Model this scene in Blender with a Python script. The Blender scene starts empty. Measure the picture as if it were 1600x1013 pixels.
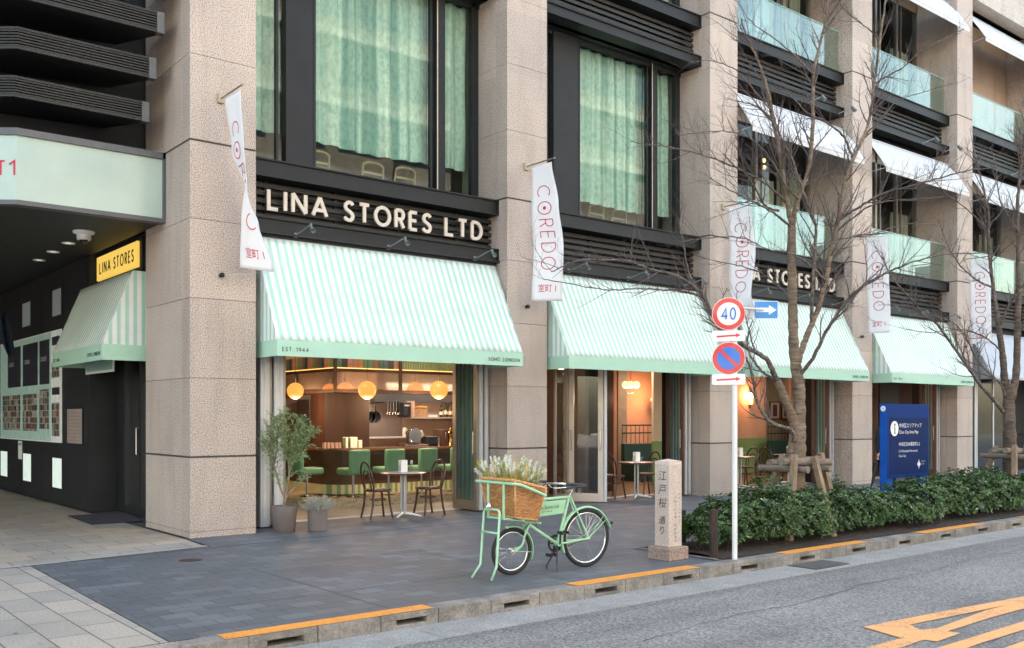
import bpy, math, random
from mathutils import Vector, Matrix, Euler
R=math.radians
SC=bpy.context.scene
COL=SC.collection
rnd=random.Random(7)
# ---------------------------------------------------------------- camera
CAMY=-12.73; CAMZ=1.63; F=1500.0; U0=800.0; V0=652.0
AZ=math.atan(1844/1500.0)
fw=Vector((math.cos(AZ),math.sin(AZ),0)); rt=Vector((math.sin(AZ),-math.cos(AZ),0))
cd=bpy.data.cameras.new('camera'); cam=bpy.data.objects.new('camera',cd); COL.objects.link(cam)
cam.location=(0,CAMY,CAMZ); cam.rotation_euler=(R(90),0,AZ-R(90))
cd.sensor_width=36; cd.lens=33.75; cd.shift_y=145.5/1600; cd.clip_end=600; cd.clip_start=0.05
SC.camera=cam
# ---------------------------------------------------------------- light
w=bpy.data.worlds.new('World'); SC.world=w; w.use_nodes=True
nt=w.node_tree; bg=nt.nodes['Background']; sky=nt.nodes.new('ShaderNodeTexSky')
sky.sky_type='NISHITA'; sky.sun_disc=False
SUN_EL=R(40); SUN_AZ=R(68)      # direction TO the sun measured from +X, counter-clockwise
sky.sun_elevation=SUN_EL; sky.sun_rotation=R(90)-SUN_AZ
sky.dust_density=3.0; sky.air_density=1.0; sky.ozone_density=.6
wbm=nt.nodes.new('ShaderNodeMix'); wbm.data_type='RGBA'; wbm.blend_type='MULTIPLY'; wbm.inputs[0].default_value=1; wbm.inputs[7].default_value=(1.0,.895,.74,1)
nt.links.new(sky.outputs[0],wbm.inputs[6]); nt.links.new(wbm.outputs[2],bg.inputs[0]); bg.inputs[1].default_value=0.15
sd=bpy.data.lights.new('sun','SUN'); sd.energy=4.0; sd.angle=R(.5); sd.color=(1,.95,.88)
so=bpy.data.objects.new('sun',sd); COL.objects.link(so)
sv=Vector((math.cos(SUN_EL)*math.cos(SUN_AZ),math.cos(SUN_EL)*math.sin(SUN_AZ),math.sin(SUN_EL)))
so.rotation_euler=sv.to_track_quat('Z','Y').to_euler(); so.location=(0,-20,40)
SC.view_settings.view_transform='Standard'; SC.view_settings.look='None'
SC.view_settings.exposure=3.0; SC.view_settings.gamma=1
# ---------------------------------------------------------------- picture-to-place surveying (each point gets its real distance)
def ray(u,v):
    k=(u-U0)/F; return fw+rt*k+Vector((0,0,(V0-v)/F))
def PD(u,v,t): return Vector((0,CAMY,CAMZ))+ray(u,v)*t
def G(u,v,z=0.0):
    d=ray(u,v); return Vector((0,CAMY,CAMZ))+d*((z-CAMZ)/d.z)
def PY(u,v,y):
    d=ray(u,v); return Vector((0,CAMY,CAMZ))+d*((y-CAMY)/d.y)
def PX(u,v,x):
    d=ray(u,v); return Vector((0,CAMY,CAMZ))+d*(x/d.x)
# ---------------------------------------------------------------- object helpers
def worldloc(o):
    p=Vector((0,0,0))
    while o is not None: p+=o.location; o=o.parent
    return p
def tag(o,label=None,cat=None,group=None,kind=None):
    if label: o['label']=label
    if cat: o['category']=cat
    if group: o['group']=group
    if kind: o['kind']=kind
    return o
def empty(name,loc=(0,0,0),label=None,cat=None,group=None,rz=0):
    o=bpy.data.objects.new(name,None); COL.objects.link(o); o.location=loc; o.rotation_euler=(0,0,rz); o.empty_display_size=.2
    return tag(o,label,cat,group)
def copy_tree(o,parent=None):
    c=o.copy(); COL.objects.link(c); c.parent=parent
    for ch in list(o.children):
        copy_tree(ch,c)
    return c
class MB:
    def __init__(s): s.v=[]; s.f=[]
    def add(s,vs,fs):
        n=len(s.v); s.v+=[tuple(p) for p in vs]; s.f+=[tuple(i+n for i in f) for f in fs]; return s
    def box(s,x0,x1,y0,y1,z0,z1,M=None):
        vs=[Vector(p) for p in ((x0,y0,z0),(x1,y0,z0),(x1,y1,z0),(x0,y1,z0),(x0,y0,z1),(x1,y0,z1),(x1,y1,z1),(x0,y1,z1))]
        if M: vs=[M@p for p in vs]
        return s.add(vs,[(0,3,2,1),(4,5,6,7),(0,1,5,4),(1,2,6,5),(2,3,7,6),(3,0,4,7)])
    def quad(s,*p): return s.add(p,[tuple(range(len(p)))])
    def prism(s,poly,n):
        n=Vector(n); m=len(poly); a=[Vector(p) for p in poly]; b=[p+n for p in a]
        return s.add(a+b,[tuple(range(m))[::-1],tuple(range(m,2*m))]+[(i,(i+1)%m,m+(i+1)%m,m+i) for i in range(m)])
    def tube(s,pts,r,seg=8,cap=True,closed=False):
        pts=[Vector(p) for p in pts]; n=len(pts)
        if not hasattr(r,'__len__'): r=[r]*n
        up=None; rings=[]
        for i,p in enumerate(pts):
            if closed: d=pts[(i+1)%n]-pts[i-1]
            else: d=pts[min(i+1,n-1)]-pts[max(i-1,0)]
            if d.length<1e-9: d=Vector((0,0,1))
            d.normalize()
            if up is None:
                up=d.orthogonal().normalized()
            up=(up-d*up.dot(d))
            if up.length<1e-6: up=d.orthogonal()
            up.normalize(); b=d.cross(up)
            rings.append([p+(up*math.cos(2*math.pi*k/seg)+b*math.sin(2*math.pi*k/seg))*r[i] for k in range(seg)])
        vs=[q for g in rings for q in g]; fs=[]
        for i in range(n if closed else n-1):
            j=(i+1)%n
            for k in range(seg):
                l=(k+1)%seg; fs.append((i*seg+k,i*seg+l,j*seg+l,j*seg+k))
        if cap and not closed: fs+= [tuple(range(seg))[::-1],tuple((n-1)*seg+k for k in range(seg))]
        return s.add(vs,fs)
    def lathe(s,prof,c=(0,0,0),seg=24,axis='Z',M=None):
        vs=[];fs=[];n=len(prof)
        for k in range(seg):
            a=2*math.pi*k/seg
            for r,z in prof:
                p=Vector((r*math.cos(a),r*math.sin(a),z))
                if axis=='Y': p=Vector((p.x,-p.z,p.y))
                if axis=='X': p=Vector((p.z,p.x,p.y))
                if M: p=M@p
                vs.append(p+Vector(c))
        for k in range(seg):
            l=(k+1)%seg
            for i in range(n-1): fs.append((k*n+i,l*n+i,l*n+i+1,k*n+i+1))
        return s.add(vs,fs)
    def sphere(s,c,r,seg=16,ring=10,sz=1):
        return s.lathe([(max(1e-4,r*math.sin(math.pi*i/ring)),-r*sz*math.cos(math.pi*i/ring)) for i in range(ring+1)],c,seg)
    def grid(s,fn,nu,nv):
        vs=[fn(i/nu,j/nv) for j in range(nv+1) for i in range(nu+1)]
        return s.add(vs,[(j*(nu+1)+i,j*(nu+1)+i+1,(j+1)*(nu+1)+i+1,(j+1)*(nu+1)+i) for j in range(nv) for i in range(nu)])
    def build(s,name,m,parent=None,smooth=False,bevel=0,label=None,solid=0,loc=None):
        me=bpy.data.meshes.new(name)
        o0=worldloc(parent) if parent is not None else Vector((0,0,0))
        if parent is None and loc is None:
            loc=(0,0,0)
            if s.v:
                xs=[p[0] for p in s.v]; ys=[p[1] for p in s.v]; zs=[p[2] for p in s.v]
                loc=((min(xs)+max(xs))/2,(min(ys)+max(ys))/2,min(zs))
        if loc is not None and parent is None: o0=Vector(loc)
        me.from_pydata([tuple(Vector(p)-o0) for p in s.v],[],s.f); me.update()
        o=bpy.data.objects.new(name,me); COL.objects.link(o); me.materials.append(m)
        if parent is not None: o.parent=parent
        elif loc is not None: o.location=loc
        if smooth:
            for p in me.polygons: p.use_smooth=True
            if smooth!=2:
                try: me.set_sharp_from_angle(angle=R(40))
                except Exception: pass
        if bevel:
            b=o.modifiers.new('bevel','BEVEL'); b.width=bevel; b.segments=2; b.limit_method='ANGLE'
        if solid:
            b=o.modifiers.new('solid','SOLIDIFY'); b.thickness=solid; b.offset=0
        if label: o['label']=label
        return o
def arc(cx,cy,r,a0,a1,n,ry=None):
    ry=r if ry is None else ry
    return [(cx+r*math.cos(R(a0+(a1-a0)*i/n)),cy+ry*math.sin(R(a0+(a1-a0)*i/n))) for i in range(n+1)]
def bez(pts,n=12):
    """smooth Catmull-Rom through points"""
    P=[Vector(p) for p in pts]; out=[]
    for i in range(len(P)-1):
        a=P[max(i-1,0)];b=P[i];c=P[i+1];d=P[min(i+2,len(P)-1)]
        for k in range(n):
            t=k/n; out.append(.5*((2*b)+(c-a)*t+(2*a-5*b+4*c-d)*t*t+(3*b-a-3*c+d)*t**3))
    out.append(P[-1]); return out
# ---------------------------------------------------------------- materials
def _new(name):
    m=bpy.data.materials.new(name); m.use_nodes=True; t=m.node_tree; b=t.nodes['Principled BSDF']; return m,t,b
def N(t,typ,**k):
    n=t.nodes.new(typ)
    for a,b in k.items():
        if a.startswith('i_'):
            key=a[2:]; key=int(key) if key.isdigit() else key.replace('_',' ')
            n.inputs[key].default_value=b
        else: setattr(n,a,b)
    return n
def ramp(t,stops,interp='LINEAR'):
    n=t.nodes.new('ShaderNodeValToRGB'); e=n.color_ramp.elements; n.color_ramp.interpolation=interp
    while len(e)<len(stops): e.new(.5)
    for x,(p,c) in zip(e,stops):
        x.position=p; x.color=(*c,1) if len(c)==3 else c
    return n
def sc(c,f): return tuple(min(1,x*f) for x in c)
EMS=.32; LS=.30
def pm(name,col,rough=.6,metal=0,var=.12,scale=6,fine=.06,fscale=90,bump=0,bscale=60,emit=0,spec=None,trans=0,coat=0,stretch=None,ecol=None):
    m,t,b=_new(name); L=t.links.new
    tc=N(t,'ShaderNodeTexCoord'); src=tc.outputs['Object']
    if stretch:
        mp=N(t,'ShaderNodeMapping'); mp.inputs['Scale'].default_value=stretch; L(src,mp.inputs[0]); src=mp.outputs[0]
    n1=N(t,'ShaderNodeTexNoise',i_Scale=scale,i_Detail=5.0,i_Roughness=.6); L(src,n1.inputs[0])
    n2=N(t,'ShaderNodeTexNoise',i_Scale=fscale,i_Detail=2.0); L(src,n2.inputs[0])
    r1=ramp(t,[(.3,sc(col,1-var)),(.7,sc(col,1+var))]); L(n1.outputs[0],r1.inputs[0])
    r2=ramp(t,[(.35,(1-fine,)*3),(.65,(1,)*3)]); L(n2.outputs[0],r2.inputs[0])
    mx=N(t,'ShaderNodeMix',data_type='RGBA',blend_type='MULTIPLY',i_Factor=1.0); L(r1.outputs[0],mx.inputs[6]); L(r2.outputs[0],mx.inputs[7])
    L(mx.outputs[2],b.inputs['Base Color'])
    mr=N(t,'ShaderNodeMapRange',i_3=max(0,rough-.08),i_4=min(1,rough+.1)); L(n1.outputs[0],mr.inputs[0]); L(mr.outputs[0],b.inputs['Roughness'])
    b.inputs['Metallic'].default_value=metal
    if spec is not None: b.inputs['Specular IOR Level'].default_value=spec
    if trans: b.inputs['Subsurface Weight'].default_value=0
    if coat: b.inputs['Coat Weight'].default_value=coat
    if bump:
        n3=N(t,'ShaderNodeTexNoise',i_Scale=bscale,i_Detail=4.0); L(src,n3.inputs[0])
        bp=N(t,'ShaderNodeBump',i_Strength=bump,i_Distance=.01); L(n3.outputs[0],bp.inputs['Height']); L(bp.outputs[0],b.inputs['Normal'])
    if emit:
        b.inputs['Emission Strength'].default_value=emit*EMS; b.inputs['Emission Color'].default_value=(*(ecol or col),1)
    return m
def granite(name,base=(.60,.50,.435),dark=(.075,.058,.05),lo=.46,cs=122):
    m,t,b=_new(name); L=t.links.new; tc=N(t,'ShaderNodeTexCoord'); src=tc.outputs['Object']
    n=N(t,'ShaderNodeTexNoise',i_Scale=cs*.55,i_Detail=3.0,i_Roughness=.75); L(src,n.inputs[0])
    r=ramp(t,[(.34,dark),(lo,sc(base,.72)),(.52,base),(.66,sc(base,1.28))]); L(n.outputs[0],r.inputs[0])
    n2=N(t,'ShaderNodeTexNoise',i_Scale=.9,i_Detail=4.0,i_Roughness=.6); L(src,n2.inputs[0])
    r2=ramp(t,[(.3,(.84,.83,.83)),(.7,(1.0,.99,.97))]); L(n2.outputs[0],r2.inputs[0])
    mx=N(t,'ShaderNodeMix',data_type='RGBA',blend_type='MULTIPLY',i_Factor=1.0); L(r.outputs[0],mx.inputs[6]); L(r2.outputs[0],mx.inputs[7])
    mp=N(t,'ShaderNodeMapping'); mp.inputs['Scale'].default_value=(2.2,2.2,.35); L(src,mp.inputs[0])
    n3=N(t,'ShaderNodeTexNoise',i_Scale=1.6,i_Detail=5.0); L(mp.outputs[0],n3.inputs[0])
    r3=ramp(t,[(.28,(.82,.8,.78)),(.5,(1,1,1))]); L(n3.outputs[0],r3.inputs[0])
    mx2=N(t,'ShaderNodeMix',data_type='RGBA',blend_type='MULTIPLY',i_Factor=.8); L(mx.outputs[2],mx2.inputs[6]); L(r3.outputs[0],mx2.inputs[7])
    g=N(t,'ShaderNodeNewGeometry'); sp=N(t,'ShaderNodeSeparateXYZ'); L(g.outputs['Position'],sp.inputs[0]); cm=N(t,'ShaderNodeCombineXYZ')
    for k,(o_,w_) in enumerate(((4.7,2.66),(.303,40.0),(.02,1.072))):
        a=N(t,'ShaderNodeMath',operation='SUBTRACT'); L(sp.outputs[k],a.inputs[0]); a.inputs[1].default_value=o_; d=N(t,'ShaderNodeMath',operation='DIVIDE'); L(a.outputs[0],d.inputs[0]); d.inputs[1].default_value=w_; f=N(t,'ShaderNodeMath',operation='FLOOR'); L(d.outputs[0],f.inputs[0]); L(f.outputs[0],cm.inputs[k])
    wn=N(t,'ShaderNodeTexWhiteNoise'); L(cm.outputs[0],wn.inputs[0]); r9=ramp(t,[(0,(.88,.875,.87)),(.5,(.98,.97,.955)),(1,(1.07,1.05,1.03))]); L(wn.outputs[0],r9.inputs[0])
    mx3=N(t,'ShaderNodeMix',data_type='RGBA',blend_type='MULTIPLY',i_Factor=1.0); L(mx2.outputs[2],mx3.inputs[6]); L(r9.outputs[0],mx3.inputs[7])
    L(mx3.outputs[2],b.inputs['Base Color']); b.inputs['Roughness'].default_value=.62
    bp=N(t,'ShaderNodeBump',i_Strength=.25,i_Distance=.004); L(n.outputs[0],bp.inputs['Height']); L(bp.outputs[0],b.inputs['Normal'])
    return m
def stripes(name,axis,c1,c2,period=.12,off=0.0,rough=.75,duty=.5):
    m,t,b=_new(name); L=t.links.new; tc=N(t,'ShaderNodeTexCoord'); g=N(t,'ShaderNodeNewGeometry')
    sp=N(t,'ShaderNodeSeparateXYZ'); L(g.outputs['Position'],sp.inputs[0])
    a=N(t,'ShaderNodeMath',operation='MULTIPLY_ADD'); L(sp.outputs[axis],a.inputs[0]); a.inputs[1].default_value=1/period; a.inputs[2].default_value=off+100
    fr=N(t,'ShaderNodeMath',operation='FRACT'); L(a.outputs[0],fr.inputs[0])
    gt=N(t,'ShaderNodeMath',operation='GREATER_THAN'); L(fr.outputs[0],gt.inputs[0]); gt.inputs[1].default_value=duty
    n=N(t,'ShaderNodeTexNoise',i_Scale=1.6,i_Detail=6.0,i_Roughness=.65); L(tc.outputs['Object'],n.inputs[0])
    r=ramp(t,[(.32,(.86,.865,.86)),(.6,(1,1,1))]); L(n.outputs[0],r.inputs[0])
    mx=N(t,'ShaderNodeMix',data_type='RGBA'); L(gt.outputs[0],mx.inputs[0]); mx.inputs[6].default_value=(*c1,1); mx.inputs[7].default_value=(*c2,1)
    m2=N(t,'ShaderNodeMix',data_type='RGBA',blend_type='MULTIPLY',i_Factor=1.0); L(mx.outputs[2],m2.inputs[6]); L(r.outputs[0],m2.inputs[7])
    L(m2.outputs[2],b.inputs['Base Color']); b.inputs['Roughness'].default_value=rough
    return m
def bricks(name,c1,c2,mortar,bw,bh,ms=.004,rot=0,rough=.8,bias=0,off=.5,stain=.25,fine=120,bump=.15,axes=None,loc=(0,0,0)):
    m,t,b=_new(name); L=t.links.new; g=N(t,'ShaderNodeNewGeometry')
    mp=N(t,'ShaderNodeMapping'); mp.inputs['Rotation'].default_value=axes or (0,0,rot); mp.inputs['Location'].default_value=loc; L(g.outputs['Position'],mp.inputs[0])
    bt=N(t,'ShaderNodeTexBrick',offset=off,i_Scale=1.0); L(mp.outputs[0],bt.inputs[0])
    bt.inputs['Color1'].default_value=(*c1,1); bt.inputs['Color2'].default_value=(*c2,1); bt.inputs['Mortar'].default_value=(*mortar,1)
    bt.inputs['Mortar Size'].default_value=ms; bt.inputs['Brick Width'].default_value=bw; bt.inputs['Row Height'].default_value=bh; bt.inputs['Bias'].default_value=bias
    n=N(t,'ShaderNodeTexNoise',i_Scale=.8,i_Detail=6.0,i_Roughness=.65); L(g.outputs['Position'],n.inputs[0])
    r=ramp(t,[(.3,(1-stain,)*3),(.7,(1,1,1))]); L(n.outputs[0],r.inputs[0])
    n2=N(t,'ShaderNodeTexNoise',i_Scale=float(fine),i_Detail=2.0); L(g.outputs['Position'],n2.inputs[0])
    r2=ramp(t,[(.3,(.72,)*3),(.7,(1.15,)*3)]); L(n2.outputs[0],r2.inputs[0])
    m1=N(t,'ShaderNodeMix',data_type='RGBA',blend_type='MULTIPLY',i_Factor=1.0); L(bt.outputs[0],m1.inputs[6]); L(r.outputs[0],m1.inputs[7])
    m2=N(t,'ShaderNodeMix',data_type='RGBA',blend_type='MULTIPLY',i_Factor=1.0); L(m1.outputs[2],m2.inputs[6]); L(r2.outputs[0],m2.inputs[7])
    L(m2.outputs[2],b.inputs['Base Color'])
    mr=N(t,'ShaderNodeMapRange',i_3=rough-.15,i_4=rough+.1); L(n.outputs[0],mr.inputs[0]); L(mr.outputs[0],b.inputs['Roughness'])
    bp=N(t,'ShaderNodeBump',i_Strength=bump,i_Distance=.004); L(n2.outputs[0],bp.inputs['Height']); L(bp.outputs[0],b.inputs['Normal'])
    return m
def glass(name,tint,refl=.08,rough=.0,ior=1.5,boost=1.0,bump=.06):
    m=bpy.data.materials.new(name); m.use_nodes=True; t=m.node_tree; L=t.links.new
    for n in list(t.nodes):
        if n.type!='OUTPUT_MATERIAL': t.nodes.remove(n)
    out=[n for n in t.nodes if n.type=='OUTPUT_MATERIAL'][0]
    tr=N(t,'ShaderNodeBsdfTransparent'); tr.inputs[0].default_value=(*tint,1)
    gl=N(t,'ShaderNodeBsdfGlossy'); gl.inputs[0].default_value=(.95,1,.97,1); gl.inputs['Roughness'].default_value=rough
    fr=N(t,'ShaderNodeFresnel',i_IOR=ior)
    ml=N(t,'ShaderNodeMath',operation='MULTIPLY_ADD',use_clamp=True); L(fr.outputs[0],ml.inputs[0]); ml.inputs[1].default_value=boost; ml.inputs[2].default_value=refl
    g=N(t,'ShaderNodeNewGeometry'); n=N(t,'ShaderNodeTexNoise',i_Scale=1.2,i_Detail=2.0); L(g.outputs['Position'],n.inputs[0])
    bp=N(t,'ShaderNodeBump',i_Strength=bump,i_Distance=.02); L(n.outputs[0],bp.inputs['Height']); L(bp.outputs[0],gl.inputs['Normal'])
    mx=N(t,'ShaderNodeMixShader'); L(ml.outputs[0],mx.inputs[0]); L(tr.outputs[0],mx.inputs[1]); L(gl.outputs[0],mx.inputs[2]); L(mx.outputs[0],out.inputs[0])
    return m
def emis(name,col,s,base=(.8,.7,.5)):
    return pm(name,base,.4,emit=s,ecol=col,var=.03,fine=.02)
def cloth(name,col,tl=.35,rough=.8,var=.06):
    """thin fabric that lets some light through"""
    m=bpy.data.materials.new(name); m.use_nodes=True; t=m.node_tree; L=t.links.new; b=t.nodes['Principled BSDF']; out=[n for n in t.nodes if n.type=='OUTPUT_MATERIAL'][0]
    tc=N(t,'ShaderNodeTexCoord'); n=N(t,'ShaderNodeTexNoise',i_Scale=3.0,i_Detail=5.0); L(tc.outputs['Object'],n.inputs[0])
    r=ramp(t,[(.3,sc(col,1-var)),(.7,col)]); L(n.outputs[0],r.inputs[0]); L(r.outputs[0],b.inputs['Base Color']); b.inputs['Roughness'].default_value=rough
    tl_=N(t,'ShaderNodeBsdfTranslucent'); L(r.outputs[0],tl_.inputs[0]); mx=N(t,'ShaderNodeMixShader',i_0=tl); L(b.outputs[0],mx.inputs[1]); L(tl_.outputs[0],mx.inputs[2]); L(mx.outputs[0],out.inputs[0])
    return m
M={}
def curtainmat(name):
    m=bpy.data.materials.new(name); m.use_nodes=True; t=m.node_tree; L=t.links.new; b=t.nodes['Principled BSDF']; out=[n for n in t.nodes if n.type=='OUTPUT_MATERIAL'][0]
    g=N(t,'ShaderNodeNewGeometry'); mp=N(t,'ShaderNodeMapping'); mp.inputs['Scale'].default_value=(4.2,1.0,.05); L(g.outputs['Position'],mp.inputs[0])
    n=N(t,'ShaderNodeTexNoise',i_Scale=1.0,i_Detail=2.0); L(mp.outputs[0],n.inputs[0]); r=ramp(t,[(.40,(.34,.46,.42)),(.46,(.52,.61,.55)),(.53,(.84,.86,.79)),(.62,(.62,.69,.63))]); L(n.outputs[0],r.inputs[0])  # tone bands put fold shade into the cloth, with its alternating sheer strips
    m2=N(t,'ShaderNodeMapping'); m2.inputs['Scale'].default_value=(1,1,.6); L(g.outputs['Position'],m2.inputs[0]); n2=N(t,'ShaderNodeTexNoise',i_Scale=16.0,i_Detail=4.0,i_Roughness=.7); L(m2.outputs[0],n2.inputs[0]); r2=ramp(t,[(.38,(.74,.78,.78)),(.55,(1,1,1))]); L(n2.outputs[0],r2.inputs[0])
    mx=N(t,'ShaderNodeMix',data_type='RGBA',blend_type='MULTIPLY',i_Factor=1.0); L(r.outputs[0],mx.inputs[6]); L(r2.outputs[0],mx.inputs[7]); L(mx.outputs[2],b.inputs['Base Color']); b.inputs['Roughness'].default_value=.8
    tl=N(t,'ShaderNodeBsdfTranslucent'); L(mx.outputs[2],tl.inputs[0]); ms=N(t,'ShaderNodeMixShader',i_0=.15); L(b.outputs[0],ms.inputs[1]); L(tl.outputs[0],ms.inputs[2]); L(ms.outputs[0],out.inputs[0]); return m
M['granite']=granite('granite')
M['granite2']=granite('pebble stone',(.5,.42,.3),(.16,.12,.09),.42,40)
M['stonepost']=granite('pale pink granite',(.74,.62,.55),(.42,.32,.28),.4,160)
M['steel']=pm('dark grey painted steel',(.018,.019,.020),.5,.0,.2,3,.1,bump=.03,spec=.28)
M['steel2']=pm('dark bronze steel',(.034,.031,.028),.5,.0,.2,3,.1,spec=.3)
M['darkpanel']=pm('dark grey cladding panel',(.026,.026,.028),.55,.0,.25,1.5,.1,spec=.25)
M['black']=pm('black',(.012,.012,.013),.6,0,.2)
M['joint']=pm('dark joint',(.085,.07,.062),.9)
M['silver']=pm('anodised aluminium',(.60,.61,.63),.38,.35,.12,2,.10,stretch=(8,8,.4))
M['bronze']=pm('warm aluminium frame',(.36,.31,.26),.35,.7,.15,2)
M['champ']=pm('champagne frame',(.58,.50,.42),.4,.4,.1,2)
M['slot']=pm('perforated strip',(.75,.73,.7),.5,.1)
M['glassgreen']=glass('green window glass',(.76,.90,.82),.008,boost=.34,bump=.008)
M['glassclear']=glass('clear glass',(.88,.94,.91),.03,boost=1.0)
M['glassbal']=glass('balustrade glass',(.90,.965,.93),.004,boost=.30,bump=.0)
M['frost']=pm('frosted pale green glass',(.40,.50,.44),.3,0,.08,1.2,.02,coat=.25)
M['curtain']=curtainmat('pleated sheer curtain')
M['blind']=cloth('upper blind',(.75,.74,.66),.3)
M['linen']=cloth('white sun canvas',(.80,.80,.80),.25)
M['mint']=pm('mint valance canvas',(.44,.67,.52),.75,0,.05,2,.04)
MW=(.84,.85,.84); MG=(.43,.68,.54)
M['strx']=stripes('striped canvas front',0,MG,MW,.12,0,.7,.45)
M['stry']=stripes('striped canvas side',1,MG,MW,.12,0.3,.7,.45)
M['wood']=pm('dark walnut',(.060,.028,.018),.38,0,.35,3,.1,stretch=(1,1,.2))
M['woodtop']=pm('bar top wood',(.17,.08,.045),.25,0,.3,4,coat=.3)
M['woodmid']=pm('brown wood',(.11,.055,.035),.4,0,.35,4)
M['bent']=pm('bentwood dark brown',(.060,.022,.016),.3,0,.3,5,coat=.4)
M['plaster']=pm('warm plaster',(.55,.38,.29),.85,0,.08,2)
M['cream']=pm('cream paint',(.66,.58,.42),.7,0,.06,2)
M['peach']=pm('peach plaster',(.60,.36,.25),.85,0,.1,2)
M['sage']=pm('sage green paint',(.20,.33,.13),.6,0,.08,2)
M['greenseat']=pm('green leather',(.16,.36,.22),.42,0,.1,4,.05,bump=.05)
M['dkgreen']=pm('dark green leather',(.012,.05,.04),.4)
M['chrome']=pm('chrome',(.75,.75,.76),.12,1.0,.05)
M['white']=pm('white paint',(.78,.78,.77),.4,0,.05,5,.03)
M['paper']=pm('white paper',(.85,.84,.80),.7,0,.04)
M['marble']=pm('pale pink tabletop',(.62,.54,.54),.2,0,.1,8)
M['soil']=pm('soil',(.045,.028,.02),.95,0,.5,20,.5,60,bump=.8,bscale=30)
M['pot']=pm('taupe clay pot',(.155,.122,.108),.7,0,.1,5,.08,bump=.05)
M['asphalt']=None
def worn(name,col,thr):
    m,t,b=_new(name); L=t.links.new; g=N(t,'ShaderNodeNewGeometry'); P=g.outputs['Position']
    n=N(t,'ShaderNodeTexNoise',i_Scale=60.0,i_Detail=4.0,i_Roughness=.75); L(P,n.inputs[0]); n2=N(t,'ShaderNodeTexNoise',i_Scale=2.2,i_Detail=6.0,i_Roughness=.7); L(P,n2.inputs[0])
    a=N(t,'ShaderNodeMath',operation='MULTIPLY_ADD'); L(n2.outputs[0],a.inputs[0]); a.inputs[1].default_value=.55; L(n.outputs[0],a.inputs[2])
    r=ramp(t,[(thr,sc(col,.92)),(thr+.10,col),(thr+.16,sc(col,.55)),(thr+.2,(.16,.14,.125))]); L(a.outputs[0],r.inputs[0]); L(r.outputs[0],b.inputs['Base Color']); b.inputs['Roughness'].default_value=.8
    bp=N(t,'ShaderNodeBump',i_Strength=.5,i_Distance=.005); L(n.outputs[0],bp.inputs['Height']); L(bp.outputs[0],b.inputs['Normal']); return m
M['orange']=pm('orange road paint',(.78,.30,.045),.75,0,.14,4,.25,45,bump=.2,bscale=80)
M['orange2']=pm('worn pale orange road paint',(.80,.38,.13),.8,0,.12,5,.3,55,bump=.2,bscale=80)
M['kerb']=pm('kerb concrete',(.27,.245,.215),.88,0,.4,4,.3,50,bump=.4,bscale=60)
M['gutter']=pm('gutter concrete',(.36,.355,.34),.9,0,.16,3,.4,60,bump=.4,bscale=90)
M['orange']=worn('worn orange kerb paint',(.80,.32,.05),.74); M['orange2']=worn('worn orange road paint wide',(.80,.40,.16),.72)
M['letter']=pm('cream sign letter',(.62,.54,.45),.5,0,.03,emit=.03,ecol=(1,.82,.62))
M['ink']=pm('dark ink',(.03,.035,.035),.7)
M['red']=pm('crimson print',(.58,.02,.05),.6)
M['signred']=pm('traffic red',(.70,.03,.03),.35,coat=.3,var=.04)
M['signblue']=pm('traffic blue',(.015,.16,.62),.35,coat=.3,var=.04)
M['skyblue']=pm('one way blue',(.03,.25,.62),.35,coat=.3,var=.04)
M['signwhite']=pm('sign white',(.82,.83,.83),.35,coat=.3,var=.04)
M['mapblue']=pm('map board navy',(.003,.030,.17),.6,var=.08,spec=.12)
M['mapedge']=pm('map board bright blue edge',(.005,.085,.42),.5,spec=.2)
# ================================================================ GROUND
def asphalt():
    m,t,b=_new('asphalt'); L=t.links.new; g=N(t,'ShaderNodeNewGeometry'); P=g.outputs['Position']
    v=N(t,'ShaderNodeTexVoronoi',i_Scale=70.0); L(P,v.inputs[0])
    n=N(t,'ShaderNodeTexNoise',i_Scale=42.0,i_Detail=4.0,i_Roughness=.8); L(P,n.inputs[0])
    r=ramp(t,[(.36,(.045,.044,.043)),(.45,(.16,.158,.155)),(.55,(.25,.247,.242)),(.7,(.42,.415,.40))]); L(n.outputs[0],r.inputs[0])
    n2=N(t,'ShaderNodeTexNoise',i_Scale=.5,i_Detail=6.0,i_Roughness=.65); L(P,n2.inputs[0])
    r2=ramp(t,[(.3,(.70,.70,.71)),(.46,(.95,.94,.93)),(.52,(.99,.98,.97)),(.7,(1.12,1.11,1.09))]); L(n2.outputs[0],r2.inputs[0])
    m1=N(t,'ShaderNodeMix',data_type='RGBA',blend_type='MULTIPLY',i_Factor=1.0); L(r.outputs[0],m1.inputs[6]); L(r2.outputs[0],m1.inputs[7])
    mpp=N(t,'ShaderNodeMapping'); mpp.inputs['Scale'].default_value=(.12,1.5,1); L(P,mpp.inputs[0]); n4=N(t,'ShaderNodeTexNoise',i_Scale=1.0,i_Detail=4.0); L(mpp.outputs[0],n4.inputs[0]); r4=ramp(t,[(.38,(.80,.79,.79)),(.56,(1.04,1.04,1.03))]); L(n4.outputs[0],r4.inputs[0])
    m4=N(t,'ShaderNodeMix',data_type='RGBA',blend_type='MULTIPLY',i_Factor=1.0); L(m1.outputs[2],m4.inputs[6]); L(r4.outputs[0],m4.inputs[7])
    L(m4.outputs[2],b.inputs['Base Color']); b.inputs['Roughness'].default_value=.85
    bp=N(t,'ShaderNodeBump',i_Strength=.5,i_Distance=.006); L(n.outputs[0],bp.inputs['Height']); L(bp.outputs[0],b.inputs['Normal'])
    return m
M['asphalt']=asphalt()
RZ=-.13
mb=MB().quad((-60,-45,RZ-.004),(90,-45,RZ-.004),(90,-5.8,RZ-.004),(-60,-5.8,RZ-.004))
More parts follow.
